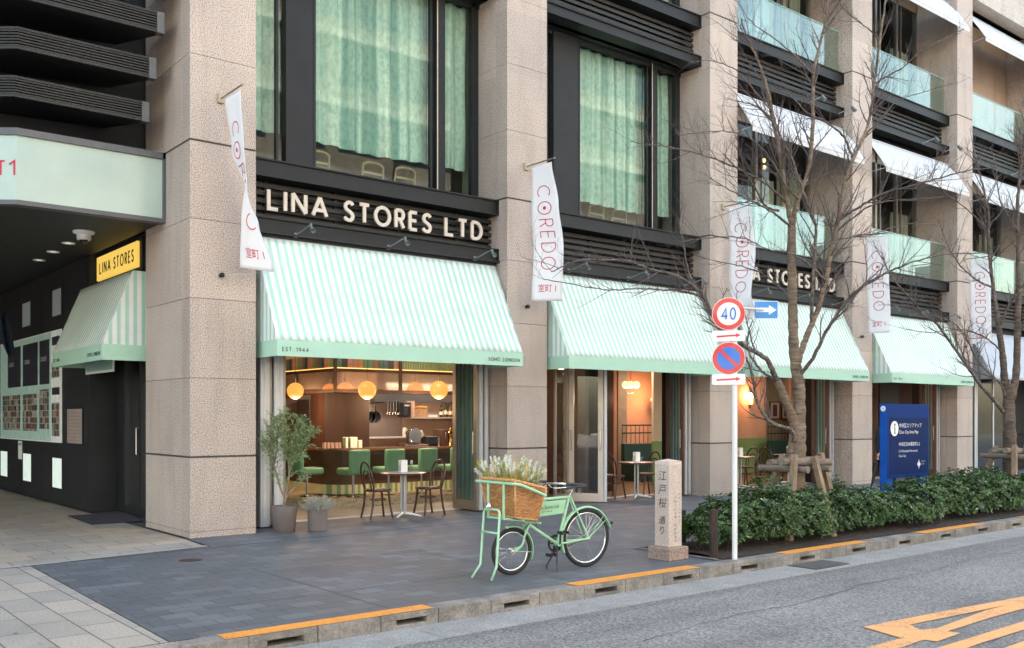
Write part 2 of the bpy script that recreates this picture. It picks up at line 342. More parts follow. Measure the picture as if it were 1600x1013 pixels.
tag(mb.build('road',M['asphalt']),kind='structure')
# gutter strip in cast lengths
mb=MB()
x=-10.0
while x<60:
    mb.box(x+.004,x+2.396,-6.46,-5.97,RZ-.05,RZ+.004); x+=2.4
tag(mb.build('gutter',M['gutter']),kind='structure')
M['dkpave']=bricks('dark granite setts',(.135,.147,.162),(.225,.24,.256),(.05,.052,.056),.30,.20,.004,0,.62,-.45,.5,.38,110)
M['ltpave']=bricks('pale stone slabs',(.37,.345,.31),(.52,.455,.375),(.12,.11,.10),.60,.30,.006,R(90),.75,0,.5,.25,60,.1)
M['ltpave2']=bricks('pale stone entrance slabs',(.40,.365,.325),(.56,.445,.33),(.12,.11,.10),.60,.40,.006,R(0),.6,0,.5,.35,60,.1)
M['intfloor']=bricks('interior floor tiles',(.30,.27,.22),(.42,.39,.34),(.12,.10,.08),.45,.45,.006,0,.45,0,0.0,.2,60,.05)
M['woodfloor']=bricks('wood strip floor',(.10,.055,.03),(.20,.12,.07),(.03,.02,.01),1.2,.12,.004,0,.45,0,.4,.2,60,.05)
tag(MB().quad((-60,-5.76,-.012),(90,-5.76,-.012),(90,30,-.012),(-60,30,-.012)).build('pavement_base',M['joint']),kind='structure')
# dark pavement: right of X=2.5, border runs slightly skew to the facade
A=[(2.47,-5.76),(60,-5.76),(60,1.1),(5.7,1.1),(5.7,.02),(4.72,.02),(4.70,-.94),(2.55,-1.28)]
tag(MB().quad(*[(p[0],p[1],0) for p in A]).build('dark_pavement',M['dkpave']),kind='structure')
A=[(-40,-5.76),(2.46,-5.76),(2.54,-1.27),(-40,-3.2)]
tag(MB().quad(*[(p[0],p[1],0.0) for p in A]).build('pale_pavement',M['ltpave']),kind='structure')
A=[(-40,-3.08),(2.0,-1.20),(4.64,-.87),(4.70,0.0),(4.76,20),(-40,20)]
tag(MB().quad(*[(p[0],p[1],0.0) for p in A]).build('entrance_pavement',M['ltpave2']),kind='structure')
# border stones
mb=MB()
def strip(mb,a,b,w,seg,gap=.006,z=.004):
    a=Vector(a);b=Vector(b);d=(b-a);L=d.length;d.normalize();n=Vector((-d.y,d.x));k=0
    while k<L-.01:
        e=min(k+seg,L); p=a+d*(k+gap/2);q=a+d*(e-gap/2)
        mb.add([(p.x,p.y,z),(q.x,q.y,z),(q.x+n.x*w,q.y+n.y*w,z),(p.x+n.x*w,p.y+n.y*w,z)],[(0,1,2,3)]); k+=seg
strip(mb,(-8,-1.78),(2.50,-1.26),.12,.75); strip(mb,(2.50,-1.26),(4.68,-.93),.12,.75)
tag(mb.build('stone_border',pm('border stone',(.38,.36,.33),.7,0,.15,3)),kind='structure')
mb=MB()
# wide joints of the dark pavement
for p,q,wd in (((2.6,-1.28),(30,.9),.05),((2.5,-2.95),(40,-2.95),.012),((2.5,-4.75),(40,-4.75),.012)):
    strip(mb,p,q,wd,50,0,.003)
for xx in [4.35+2.15*i for i in range(16)]:
    strip(mb,(xx,-5.74),(xx,-2.95),.012,50,0,.0035)
tag(mb.build('pavement_joints',pm('worn joint',(.10,.105,.11),.8)),kind='structure')
# kerb
mb=MB(); x=3.0-.0; n=0
slots=[]
kx=2.98
# rounded kerb end at the crossing
pts=[(2.98,-5.97),(2.98,-5.76)]
poly=[(2.98,-5.755),(2.66,-5.755),(2.56,-5.80),(2.50,-5.88),(2.49,-5.97),(2.98,-5.97)]
mb.prism([(a,b,-.2) for a,b in poly],(0,0,.2))
while kx<60:
    L_=.57
    has=(n%2==0)
    x0,x1=kx+.003,kx+L_-.003
    if has:
        a,b_=kx+.15,kx+.45
        mb.box(x0,x1,-5.97,-5.76,-.052,-.0); mb.box(x0,a,-5.97,-5.76,-.2,-.052); mb.box(b_,x1,-5.97,-5.76,-.2,-.052)
        mb.box(a,b_,-5.97,-5.76,-.2,-.098); mb.box(a,b_,-5.80,-5.76,-.098,-.052)
    else: mb.box(x0,x1,-5.97,-5.76,-.2,0)
    kx+=L_; n+=1
tag(mb.build('kerb',M['kerb'],bevel=.006),kind='structure')
mb=MB()
for a,b_ in ((2.81,4.65),(6.33,8.13),(9.72,11.5),(12.95,14.78),(16.3,18.1),(19.7,21.5)):
    mb.add([(a,-5.962,.005),(b_,-5.962,.005),(b_,-5.775,.005),(a,-5.775,.005)],[(0,1,2,3)])
tag(mb.build('orange_kerb_paint',M['orange']),kind='structure')
# small ramp of pavement down to road at the crossing (left of kerb end)
tag(MB().quad((-60,-5.97,-.10),(2.70,-5.97,-.10),(2.70,-5.755,-.004),(-60,-5.755,-.004)).build('dropped_kerb',M['kerb']),kind='structure')
# drain grate in gutter
g0=G(1284,884,RZ)
gr=empty('drain_grate',(g0.x,-6.18,RZ),'dark iron drain grate set in the pale gutter strip beside the kerb','drain grate')
mb=MB(); mb.box(g0.x-.35,g0.x+.35,-6.38,-5.99,RZ+.004,RZ+.010); mb.build('tray',pm('wet iron',(.09,.09,.085),.6,.5),gr)
mb=MB()
for i in range(22): mb.box(g0.x-.33+i*.031,g0.x-.33+i*.031+.012,-6.36,-6.01,RZ+.010,RZ+.016)
mb.build('grate_bars',pm('iron bars',(.2,.2,.19),.6,.5),gr)
# manhole cover
g0=G(298,875.5)
mb=MB().lathe([(.001,.006),(.1,.006),(.115,.004),(.13,.0)],(g0.x,g0.y,0),28)
o=mb.build('utility_cover',pm('rusty iron cover',(.075,.045,.035),.7,.3,.4,20),smooth=True); tag(o,'small round rusty iron cover in the dark paving near the corner pillar','cover')
# orange road numeral
def rm(pts): return [tuple(G(u,v,RZ)+Vector((0,0,.003))) for u,v in pts]
def lr(pts): return [(980+x*.3875,700+y*.3875) for x,y in pts]
mb=MB()
mb.quad(*rm(lr([(950,723),(1105,768),(1180,735),(1140,714),(1300,682),(1700,600),(1700,577),(1600,600),(1300,655)])))
mb.quad(*rm(lr([(1105,768),(940,815),(900,830),(1040,830),(1195,775),(1250,782),(1345,748),(1292,741),(1470,684),(1700,622),(1700,600),(1560,628),(1450,655),(1250,728),(1180,735)])))
mb.quad(*rm(lr([(1250,808),(1600,700),(1700,672),(1700,706),(1640,722),(1420,790),(1360,812),(1300,850),(1200,840)])))
mb.quad(*rm(lr([(1520,808),(1600,780),(1750,740),(1750,780),(1600,815),(1560,840)])))
tag(mb.build('road_marking',M['orange2']),kind='structure')
tag(MB().box(-60,90,-45.2,-38,-.2,.0).build('far_pavement',M['ltpave']),kind='structure')

# ================================================================ MAIN BUILDING
PL=[4.78,10.25,15.60,20.90,26.12,31.4,36.7]; PW=[.94,.90,.90,.88,.88,.88,.88]
BLD=empty('office_building',(PL[0],0,0),'large pink granite and dark steel office block filling the whole background','building')
def pillar(x0,wd,y1,top=24,lab=None):
    js=[.08,1.09,2.16,3.24,4.31,5.37,6.53,7.67,8.81,9.95,11.1,12.25,13.4,14.55,15.7]
    js=[0]+[j for j in js if j<top]+[top]
    mb=MB()
    for a,b in zip(js[:-1],js[1:]):
        g0=.014 if a in (1.09,5.37,9.95) else .0025
        g1=.014 if b in (1.09,5.37,9.95) else .0025
        if a==0: g0=0
        # front return column and the deeper side slabs are separate stones
        mb.box(x0,x0+wd,0,.30,a+g0,b-g1)
        mb.box(x0+.0,x0+wd,.306,y1,a+g0,b-g1)
    p=mb.build('pillar',M['granite'],BLD,bevel=.004)
    if lab: p['label']=lab
    mb=MB(); mb.box(x0+.012,x0+wd-.012,.012,y1-.01,0,top-.01); mb.build('joint_core',M['joint'],p)
pillar(PL[0],PW[0],1.77,lab='wide corner granite pillar')
for x0,wd in zip(PL[1:],PW[1:]): pillar(x0,wd,1.3)

YB=.22; YL=.44; YW=.78
def beam(x0,x1,z0,z1,y=YB,name='steel_beam'):
    mb=MB()
    t=.022; h=z1-z0
    mb.box(x0,x1,y+.035,y+.30,z0+.02,z1-.02)
    mb.box(x0,x1,y,y+.40,z1-t,z1); mb.box(x0,x1,y,y+.40,z0,z0+t)
    mb.box(x1-.03,x1-.002,y+.002,y+.4,z0+t,z1-t)
    return mb.build(name,M['steel'],BLD)
def louvres(x0,x1,z0,z1,n,y=YL,name='louvre_panel'):
    mb=MB(); dz=(z1-z0)/n
    for i in range(n):
        zz=z0+dz*i+.01
        mb.box(x0,x1,y,y+.05,zz,zz+dz*.55)
    o=mb.build(name,M['steel2'],BLD)
    mb=MB(); mb.box(x0,x1,y+.09,y+.12,z0,z1)
    k=x0+.35
    while k<x1: mb.box(k,k+.05,y+.052,y+.09,z0,z1); k+=1.15
    mb.build('louvre_backing',M['black'],o)
def band(x0,x1,zt):
    """sill beam + louvre band + lower beam; zt is sill top"""
    beam(x0,x1,zt-.26,zt,name='sill_beam')
    louvres(x0,x1,zt-.83,zt-.27,5)
    beam(x0,x1,zt-1.05,zt-.84,name='lintel_beam')
    MB().box(x0,x1,YB+.3,YW+.25,zt-1.05,zt-1.02).build('soffit',M['steel'],BLD)
bays=[(PL[i]+PW[i],PL[i+1]) for i in range(len(PL)-1)]
for i,(a,b) in enumerate(bays):
    for zt in (5.36,9.95,14.5): band(a,b,zt)
# floor slabs and dark rooms behind
mb=MB()
for z in (4.05,8.7,13.4): mb.box(5.72,36.7,1.35,9.0,z,z+.35)
mb.build('floor_slab',M['darkpanel'],BLD)
mb=MB(); mb.box(5.0,37,8.9,9.1,3.4,24); mb.build('inner_wall',pm('upper room wall',(.16,.13,.10),.8),BLD)
mb=MB(); mb.box(4.8,37,9.2,9.5,0,24); mb.box(4.8,5.6,1.8,9.2,5.6,24); mb.build('core_wall',M['darkpanel'],BLD)
MB().box(4.8,40,0,9.5,24.2,24.6).build('roof',M['steel'],BLD)

# windows of bays 1 and 2
def pleat(x0,x1,y,z0,z1,per=.33,amp=.035,skew=0):
    n=max(8,int((x1-x0)/per*8)); mb=MB()
    def fn(a,b):
        X=x0+(x1-x0)*a; ph=X/per*2*math.pi
        w_=amp*(math.tanh(2.2*math.sin(ph))+.25*math.sin(2.3*ph+b*2))
        return (X,y+w_+.012*math.sin(b*9+X*4),z0+(z1-z0)*b+ (.02*math.sin(X*2.1) if b==0 else 0))
    mb.grid(fn,n,8); return mb
def bigwindow(x0,x1,z0,z1,panel_w,zc):
    # x layout: frame | side glass | solid panel | centre glass | mullion | side glass | frame
    w=MB(); y=YW
    xa=x0+.06; xp=x0+.86; xq=xp+panel_w; xm=x1-.94; xn=xm+.18; xb=x1-.17
    w.box(x0,xa,y,y+.1,z0,z1); w.box(xb,x1-.10,y,y+.1,z0,z1)
    w.box(x1-.10,x1,y+.03,y+.1,z0,z1)
    w.box(xm,xn,y-.03,y+.1,z0,z1); w.box(xm-.09,xm-.05,y+.02,y+.1,z0,z1)
    w.box(x0,x1,y,y+.1,z1-.07,z1); w.box(x0,x1,y,y+.1,z0,z0+.07)
    w.box(xa+.62,xa+.66,y+.02,y+.09,z0,z1); w.box(xq,xq+.04,y-.035,y+.06,z0,z1)
    fr=w.build('window',M['steel'],BLD)
    MB().box(xp-.04,xq,y-.03,y+.12,z0+.002,z1-.002).build('solid_panel',M['darkpanel'],fr,bevel=.004)
    MB().box(xm+.012,xm+.03,y-.034,y-.03,z0,z1).build('trim',M['champ'],fr)
    p=MB(); 
    for a,b in ((xa,xp-.06),(xq+.02,xm-.05),(xn,xb)): p.quad((a,y+.05,z0+.03),(b,y+.05,z0+.03),(b,y+.05,z1-.03),(a,y+.05,z1-.03))
    p.build('pane',M['glassgreen'],fr)
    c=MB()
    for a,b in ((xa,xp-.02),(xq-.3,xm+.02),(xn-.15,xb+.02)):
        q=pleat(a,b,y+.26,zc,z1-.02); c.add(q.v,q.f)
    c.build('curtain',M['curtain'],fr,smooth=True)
    return fr
for (a,b) in bays[:2]:
    bigwindow(a,b,5.36,8.9,.42 if a<8 else .60,5.98 if a<8 else 5.86)
    bigwindow(a,b,9.95,13.45,.42 if a<8 else .60,10.4)
# wooden chairs standing inside the upper dining room
MB().box(5.75,15.6,1.0,8.8,4.41,4.93).build('dining_platform',M['black'],BLD)
chw=pm('pale wooden chair',(.34,.24,.14),.5,0,.2,6)
def dchair(x,y,lb):
    o=empty('dining_chair',(x,y,4.93),lb,'chair','wooden chairs behind the upper windows')
    MB().box(x-.21,x+.21,y,y+.42,5.36,5.40).build('seat',chw,o,bevel=.01)
    mb=MB()
    for s in (-1,1): mb.tube([(x+s*.20,y+.01,5.36),(x+s*.205,y-.03,5.62),(x+s*.19,y-.06,5.86)],.018,8)
    mb.tube(bez([(x-.19,y-.06,5.84),(x-.1,y-.075,5.88),(x+.1,y-.075,5.88),(x+.19,y-.06,5.84)],4),.020,8); mb.build('back_frame',chw,o,smooth=True)
    for k in (5.56,5.70): MB().box(x-.19,x+.19,y-.045,y-.03,k,k+.035).build('back_slat',chw,o)
    for sx in (-.18,.18):
        for dy in (.02,.38): MB().tube([(x+sx,y+dy,4.93),(x+sx,y+dy,5.36)],.016,6).build('leg',chw,o)
for i,(x,lb) in enumerate(((7.3,'leftmost wooden chair seen below the curtain of the first upper window'),(8.35,'middle wooden chair seen below the curtain of the first upper window'),(8.95,'rightmost wooden chair seen below the curtain of the first upper window'),(12.8,'leftmost wooden chair seen below the curtain of the second upper window'),(13.5,'middle wooden chair seen below the curtain of the second upper window'),(14.2,'rightmost wooden chair seen below the curtain of the second upper window'))): dchair(x,1.22+.05*(i%2),lb)
# bays 3+: glazed balcony fronts
def balcony(a,b,zt,awn=True):
    g=MB()
    w_=(b-a)/2
    for k in range(2): g.quad((a+k*w_+.01,YB+.16,zt),(a+(k+1)*w_-.01,YB+.16,zt),(a+(k+1)*w_-.01,YB+.16,zt+1.05),(a+k*w_+.01,YB+.16,zt+1.05))
    bl=g.build('glass_balustrade',M['glassbal'],BLD,solid=.016)
    MB().box(a,b,YB+.15,YB+.175,zt+1.05,zt+1.062).build('glass_edge',pm('glass edge',(.45,.7,.6),.2),bl)
    f=MB(); y=1.15; z1=zt+3.42
    n=4; d=(b-a)/n
    for k in range(n+1): f.box(a+k*d-.045 if k else a,a+k*d+.045 if k<n else b,y,y+.1,zt,z1)
    for k in range(n): f.box(a+k*d+.25,a+k*d+.28,y+.03,y+.08,zt,z1)
    f.box(a,b,y,y+.1,z1-.3,z1); f.box(a,b,y,y+.1,zt,zt+.1)
    fr=f.build('balcony_window',M['bronze'],BLD)
    p=MB().quad((a,y+.05,zt),(b,y+.05,zt),(b,y+.05,z1),(a,y+.05,z1)); p.build('pane',glass_room,fr)
    c=MB()
    for k in range(n):
        if (k+int(a))%3!=2:
            q=pleat(a+k*d+.05,a+(k+1)*d-.1,y+.25,zt+.0,zt+2.0+.35*((k*7+int(a))%2),.16,.03); c.add(q.v,q.f)
    c.build('curtain',M['blind'],fr,smooth=True)
glass_room=glass('balcony window glass',(.74,.80,.74),.03,boost=.6,bump=.01)
for (a,b) in bays[2:]:
    for zt in (5.36,9.95): balcony(a,b,zt)
# terrace masonry in the far bay
MB().box(27.0,36.7,1.0,1.2,9.9,14.6).build('terrace_wall',granite('warm granite',(.42,.30,.22)),BLD)
MB().box(26.12,40,-.05,.35,13.35,14.9).build('cornice',granite('pale granite',(.62,.55,.48)),BLD)

# ---------------------------------------------------------------- dark entrance wing at left
W=empty('entrance_canopy',(2.9,.95,4.4),'pale green frosted glass box canopy with red characters above the covered entrance','canopy')
def line2(X,Y): return X,Y
YC=.95
# plan outline of the canopy fascia: from pillar leftwards, chamfered at X 2.87
cp=[(4.775,YC),(2.87,YC),(1.6,YC+.95),(-6,YC+.95)]
def fascia(pts,z0,z1,th=.03,off=0):
    mb=MB()
    for (a,b),(c,d) in zip(pts[:-1],pts[1:]):
        mb.quad((c,d+off,z0),(a,b+off,z0),(a,b+off,z1),(c,d+off,z1))
    return mb
MB_=fascia(cp,4.44,5.28); MB_.build('fascia_glass',M['frost'],W)
mb=MB()
def rail(mb,pts,z0,z1,y0,y1):
    for (a,b),(c,d) in zip(pts[:-1],pts[1:]):
        mb.add([(c,d+y0,z0),(a,b+y0,z0),(a,b+y1,z0),(c,d+y1,z0),(c,d+y0,z1),(a,b+y0,z1),(a,b+y1,z1),(c,d+y1,z1)],[(0,3,2,1),(4,5,6,7),(0,1,5,4),(1,2,6,5),(2,3,7,6),(3,0,4,7)])
rail(mb,cp,5.28,5.37,-.035,.15); rail(mb,cp,4.38,4.44,-.03,.15)
mb.box(4.74,4.777,YC-.035,YC+.1,4.382,5.368)
for xx in (4.25,3.4): mb.box(xx,xx+.02,YC-.037,YC-.035,5.282,5.37)
mb.build('fascia_frame',pm('canopy frame',(.10,.10,.11),.45,.2),W)
MB().box(-8,4.77,YC+.16,13,4.40,4.46).build('canopy_ceiling',pm('black ceiling',(.02,.019,.019),.55),W)
MB().box(-8,4.77,YC+.16,13,5.20,5.3).build('canopy_roof',M['steel'],W)
# downlights
for i,(u,v) in enumerate(((107,380),(83,393.5),(61,406.5))):
    p=G(u,v,4.395)
    o=empty('ceiling_downlight',(p.x,p.y,4.395),['white round ceiling downlight nearest the dome camera','middle white round ceiling downlight of the row of three','white round ceiling downlight farthest from the dome camera'][i],'downlight','downlights in the entrance ceiling')
    MB().lathe([(.05,-.001),(.085,-.004),(.10,-.012),(.10,0)],(p.x,p.y,4.397),24).build('trim_ring',M['white'],o,smooth=True)
    MB().lathe([(.001,.0),(.052,.0)],(p.x,p.y,4.394),20).build('lens',pm('lens',(.5,.48,.45),.3,emit=.35,ecol=(1,.9,.75)),o)
p=G(131,362,4.395)
o=empty('dome_camera',(p.x,p.y,4.39),'white dome security camera hanging from the black ceiling','camera')
MB().lathe([(.001,0),(.155,0),(.15,-.03),(.10,-.05),(.10,-.11),(.09,-.13),(.001,-.13)],(p.x,p.y,4.396),28).build('housing',M['white'],o,smooth=True)
MB().lathe([(.001,-.18),(.04,-.17),(.062,-.14),(.065,-.12)],(p.x,p.y,4.396),24).build('dome',pm('smoked dome',(.02,.02,.02),.1),o,smooth=True)
# louvred tiers above canopy
for i,(yy,xe,z1,z0) in enumerate(((.80,4.51,6.0,5.73),(.60,4.54,6.56,6.28),(.40,4.58,7.13,6.85),(.2,4.62,7.72,7.43),(.0,4.66,8.3,8.0))):
    t=empty('louvre_canopy',(2.8,yy,z0),'dark grey louvred sunshade tier, '+['lowest of the stack just above the glass canopy','second one up above the glass canopy','third one up, cut by the top of the picture','fourth one up','topmost one'][i],'sunshade','louvred sunshade tiers over the entrance')
    P=[(xe-.1,yy),(2.8,yy),(1.2,yy+1.3),(-7,yy+1.3)]
    mb=MB(); n=6; dz=(z1-z0-.06)/n
    rail(mb,P,z0,z0+.035,0,.05); rail(mb,P,z1-.03,z1,0,.05)
    for k in range(n): rail(mb,P,z0+.04+k*dz,z0+.04+k*dz+dz*.55,.008,.045)
    mb.build('louvre_blades',M['steel2'],t)
    mb=MB(); rail(mb,P,z0+.02,z1-.01,.06,.09); 
    mb.build('backing',M['black'],t)
    MB().box(xe-.1,xe,yy-.006,yy+.12,z0-.004,z1+.004).build('end_cap',pm('end cap',(.11,.115,.12),.45,.2),t,bevel=.004)
    mb=MB(); mb.add([(xe-.01,yy+.02,z0+.002),(xe-.3,yy+1.15,z0+.12),(-7,yy+2.4,z0+.12),(-7,yy+1.32,z0+.002),(1.2,yy+1.32,z0+.002),(2.8,yy+.02,z0+.002)],[(0,1,2,3,4,5)])
    mb.add([(xe-.01,yy+.02,z1),(xe-.3,yy+1.15,z1),(-7,yy+2.4,z1),(-7,yy+1.32,z1),(1.2,yy+1.32,z1),(2.8,yy+.02,z1)],[(0,1,2,3,4,5)])
    mb.build('soffit',M['black'],t)
mb=MB(); mb.box(-14,4.8,1.9,2.1,5.3,24); mb.build('wing_upper_wall',M['black'],BLD)
MB().box(-14,4.8,15,18,0,24).build('shade_wall',M['darkpanel'],BLD)  # unseen wall added to keep the sun off the entrance side
MB().box(40,95,0,9.5,0,26).build('shade_block',M['granite'],BLD)  # unseen block added to carry the building's shade on along the street
MB().box(36.7,40,.5,9.5,0,24.6).build('far_bay_wall',M['darkpanel'],BLD)
# dark wall with posters
WX=4.77
DW=MB(); DW.box(WX,WX+.25,4.72,14.5,0,4.40); DW.build('entrance_wall',M['darkpanel'],BLD)
mb=MB()
for z in (.62,1.02,2.95,3.6): mb.box(WX-.003,WX-.001,4.75,14.4,z,z+.008)
for y in (6.3,7.9,9.7,11.5,13.2): mb.box(WX-.003,WX-.001,y,y+.008,0,4.39)
mb.build('panel_joint',M['black'],BLD)
MB().box(-8,WX,14.5,14.7,0,4.4).build('entrance_back_wall',pm('entrance back wall',(.03,.028,.028),.6),BLD)
# side door recess
mb=MB(); mb.box(4.77,5.22,4.6,4.7,0,4.4); mb.build('recess_return',M['darkpanel'],BLD)
mb=MB(); mb.box(5.20,5.30,1.78,4.6,2.95,4.40); mb.box(5.20,5.30,4.22,4.6,0,2.95); mb.build('recess_panel',M['steel'],BLD)
sd_=MB(); 
sd_.box(5.20,5.26,1.80,2.5,0,2.95); sd_.box(5.20,5.26,4.12,4.22,0,2.95); sd_.box(5.20,5.26,3.28,3.36,0.12,2.85); sd_.box(5.20,5.26,2.5,4.12,2.85,2.95); sd_.box(5.20,5.26,2.5,4.12,0,.12)
sd_=sd_.build('side_door',M['black'],BLD)
MB().quad((5.24,2.5,.12),(5.24,4.12,.12),(5.24,4.12,2.85),(5.24,2.5,2.85)).build('pane',M['glassclear'],sd_)
MB().tube([(5.20,3.32,1.0),(5.14,3.32,1.02),(5.14,3.32,1.45),(5.20,3.32,1.47)],.012,8).build('handle',M['chrome'],sd_,smooth=True)
# shelves of goods behind the side door
mb=MB()
for k in range(6): mb.box(5.42,5.68,2.6,5.4,.35+k*.42,.38+k*.42)
sh=mb.build('goods_shelf',M['wood'],BLD)
mb=MB()
for k in range(6): mb.box(5.405,5.418,2.6,5.4,.355+k*.42,.372+k*.42)
mb.build('shelf_light_strip',emis('shelf strip',(1,.6,.22),1.1),sh)
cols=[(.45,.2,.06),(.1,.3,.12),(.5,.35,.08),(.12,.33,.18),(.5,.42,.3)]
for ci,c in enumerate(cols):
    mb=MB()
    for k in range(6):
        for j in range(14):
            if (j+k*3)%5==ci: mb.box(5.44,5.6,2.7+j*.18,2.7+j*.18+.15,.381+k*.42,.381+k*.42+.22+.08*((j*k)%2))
    mb.build('packets',pm('packet %d'%ci,c,.5,emit=.8),sh)  # packets glow by themselves in place of light from the shelf strips
def lamp(name,loc,power,col,size=.08,kind='POINT',parent=None):
    l=bpy.data.lights.new(name,kind); l.energy=power; l.color=col
    if kind=='POINT': l.shadow_soft_size=size
    o=bpy.data.objects.new(name,l); COL.objects.link(o); o.location=loc
    if parent is not None: o.parent=parent; o.location=Vector(loc)-worldloc(parent)
    return o
# poster board
def onwall(u,v,x): return PX(u,v,x)
yb0,yb1=6.35,11.5; zb0,zb1=1.15,3.27
PB=empty('shop_directory_board',(WX-.03,yb0,zb0),'large backlit board of small shop photographs on the dark entrance wall','notice board')
MB().box(WX-.03,WX-.005,yb0,yb1,zb0,zb1).build('board',pm('board white',(.80,.82,.79),.5,emit=.05),PB,bevel=.004)
MB().box(WX-.034,WX-.0305,7.05,yb1-.02,zb0+.02,zb1-.02).build('mint_field',pm('board mint',(.46,.66,.58),.5,emit=.03),PB)
put_late=[]
mb=MB()
for (a,b) in ((7.15,7.9),(8.05,9.3),(9.5,10.7)): mb.box(WX-.038,WX-.0345,a,b,zb1-1.0,zb1-.14)
mb.box(WX-.034,WX-.0305,yb0+.08,yb0+.62,zb1-.28,zb1-.12); mb.box(WX-.034,WX-.0305,yb0+.08,yb0+.62,zb1-1.22,zb1-1.08)
mb.build('dark_caption_plate',pm('plate',(.035,.035,.05),.4),PB)
def photomat(name,pw,ph):
    m,t,b=_new(name); L=t.links.new; g=N(t,'ShaderNodeNewGeometry'); sp=N(t,'ShaderNodeSeparateXYZ'); L(g.outputs['Position'],sp.inputs[0]); cm=N(t,'ShaderNodeCombineXYZ'); fr=[]
    for k,w_ in ((1,pw),(2,ph)):
        d=N(t,'ShaderNodeMath',operation='DIVIDE'); L(sp.outputs[k],d.inputs[0]); d.inputs[1].default_value=w_
        f=N(t,'ShaderNodeMath',operation='FLOOR'); L(d.outputs[0],f.inputs[0]); L(f.outputs[0],cm.inputs[k]); q=N(t,'ShaderNodeMath',operation='FRACT'); L(d.outputs[0],q.inputs[0]); gt=N(t,'ShaderNodeMath',operation='GREATER_THAN'); L(q.outputs[0],gt.inputs[0]); gt.inputs[1].default_value=.12; fr.append(gt)
    wn=N(t,'ShaderNodeTexWhiteNoise'); L(cm.outputs[0],wn.inputs[0]); r=ramp(t,[(0,(.20,.10,.06)),(.2,(.06,.04,.035)),(.36,(.42,.36,.28)),(.5,(.12,.08,.09)),(.62,(.5,.5,.46)),(.8,(.16,.20,.13)),(.95,(.42,.05,.04))],'CONSTANT'); L(wn.outputs[0],r.inputs[0])
    n=N(t,'ShaderNodeTexNoise',i_Scale=28.0,i_Detail=2.0); L(g.outputs['Position'],n.inputs[0]); r2=ramp(t,[(.35,(.35,.3,.3)),(.6,(1.3,1.2,1.1))]); L(n.outputs[0],r2.inputs[0])
    mx=N(t,'ShaderNodeMix',data_type='RGBA',blend_type='MULTIPLY',i_Factor=1.0); L(r.outputs[0],mx.inputs[6]); L(r2.outputs[0],mx.inputs[7])
    ml=N(t,'ShaderNodeMath',operation='MULTIPLY'); L(fr[0].outputs[0],ml.inputs[0]); L(fr[1].outputs[0],ml.inputs[1]); m2=N(t,'ShaderNodeMix',data_type='RGBA'); L(ml.outputs[0],m2.inputs[0]); m2.inputs[6].default_value=(.45,.5,.47,1); L(mx.outputs[2],m2.inputs[7]); L(m2.outputs[2],b.inputs['Base Color']); b.inputs['Roughness'].default_value=.35; return m
pmt=photomat('shop photographs',.17,.125)
for (a,b,z0,z1) in ((yb0+.08,yb0+.62,zb0+.12,zb0+.75),(yb0+.08,yb0+.62,zb1-.9,zb1-.6),(7.2,7.9,zb0+.25,zb0+1.02),(8.1,9.3,zb0+.2,zb0+.95),(9.55,11.2,zb0+.2,zb0+.95)):
    MB().box(WX-.038,WX-.0345,a,b,z0,z1).build('photograph_block',pmt,PB)
for y_,t_ in ((7.85,'COREDO'),(9.2,'COREDO'),(10.6,'COREDO')): put_late.append((t_,y_))
# small luminous panels in the wall (lower and upper row)
mlit=pm('lit wall light',(.5,.55,.5),.4,emit=.25,ecol=(.85,1,.9)); mdim=pm('dim wall light',(.22,.23,.22),.4,emit=.03,ecol=(.85,1,.9))
for i,(u0,u1,v0,v1) in enumerate(((83,97,717,764),(37,49,710,753),(2,12,706,745))):
    a=PX(u1,v1,WX); b=PX(u0,v0,WX); z1=PX(u1,v0,WX).z
    o=empty('wall_light',(WX-.01,a.y,a.z),'pale glowing rectangular light low in the dark wall, '+['nearest the mat','middle one, beside the paper notice','at the left edge of the picture'][i],'wall light','low wall lights under the directory board')
    MB().box(WX-.012,WX-.004,a.y,b.y,a.z,z1).build('diffuser',mlit,o); MB().box(WX-.008,WX-.002,a.y-.02,b.y+.02,a.z-.02,z1+.02).build('surround',M['black'],o)
for i,(u0,u1,v0,v1) in enumerate(((83,96,450,491),(36,48,471,508),(3,11,489,509))):
    a=PX(u1,v1,WX); b=PX(u0,v0,WX); z1=PX(u1,v0,WX).z
    o=empty('wall_light',(WX-.01,a.y,a.z),'dim grey rectangular light high in the dark wall, '+['nearest the striped side awning','middle one','at the left edge of the picture'][i],'wall light','high wall lights above the directory board')
    MB().box(WX-.012,WX-.004,a.y,b.y,a.z,z1).build('diffuser',mdim,o); MB().box(WX-.008,WX-.002,a.y-.02,b.y+.02,a.z-.02,z1+.02).build('surround',M['black'],o)
a=PX(130,694,WX); b=PX(107,639,WX)
o=empty('framed_notice',(WX-.02,a.y,a.z),'framed paper notice set in the dark wall beside the side door','notice')
z1=PX(130,639,WX).z
MB().box(WX-.02,WX-.004,a.y-.03,b.y+.03,a.z-.03,z1+.03).build('frame',M['steel'],o,bevel=.003)
MB().box(WX-.024,WX-.021,a.y,b.y,a.z,z1).build('sheet',pm('notice sheet',(.38,.33,.31),.5),o)
mb=MB()
for k in range(9):
    zz=z1-.06-k*.062; mb.box(WX-.027,WX-.0245,a.y+.05+.03*(k%3),b.y-.05-.02*(k%2),zz-.014,zz)
mb.build('print_line',pm('notice print',(.45,.24,.16),.6),o)
a=PX(35,718,WX); b=PX(29,689,WX)
o=empty('paper_notice',(WX-.01,a.y,a.z),'narrow white paper notice stuck under the directory board','notice')
MB().box(WX-.008,WX-.004,a.y,b.y,a.z,b.z).build('sheet',M['paper'],o)
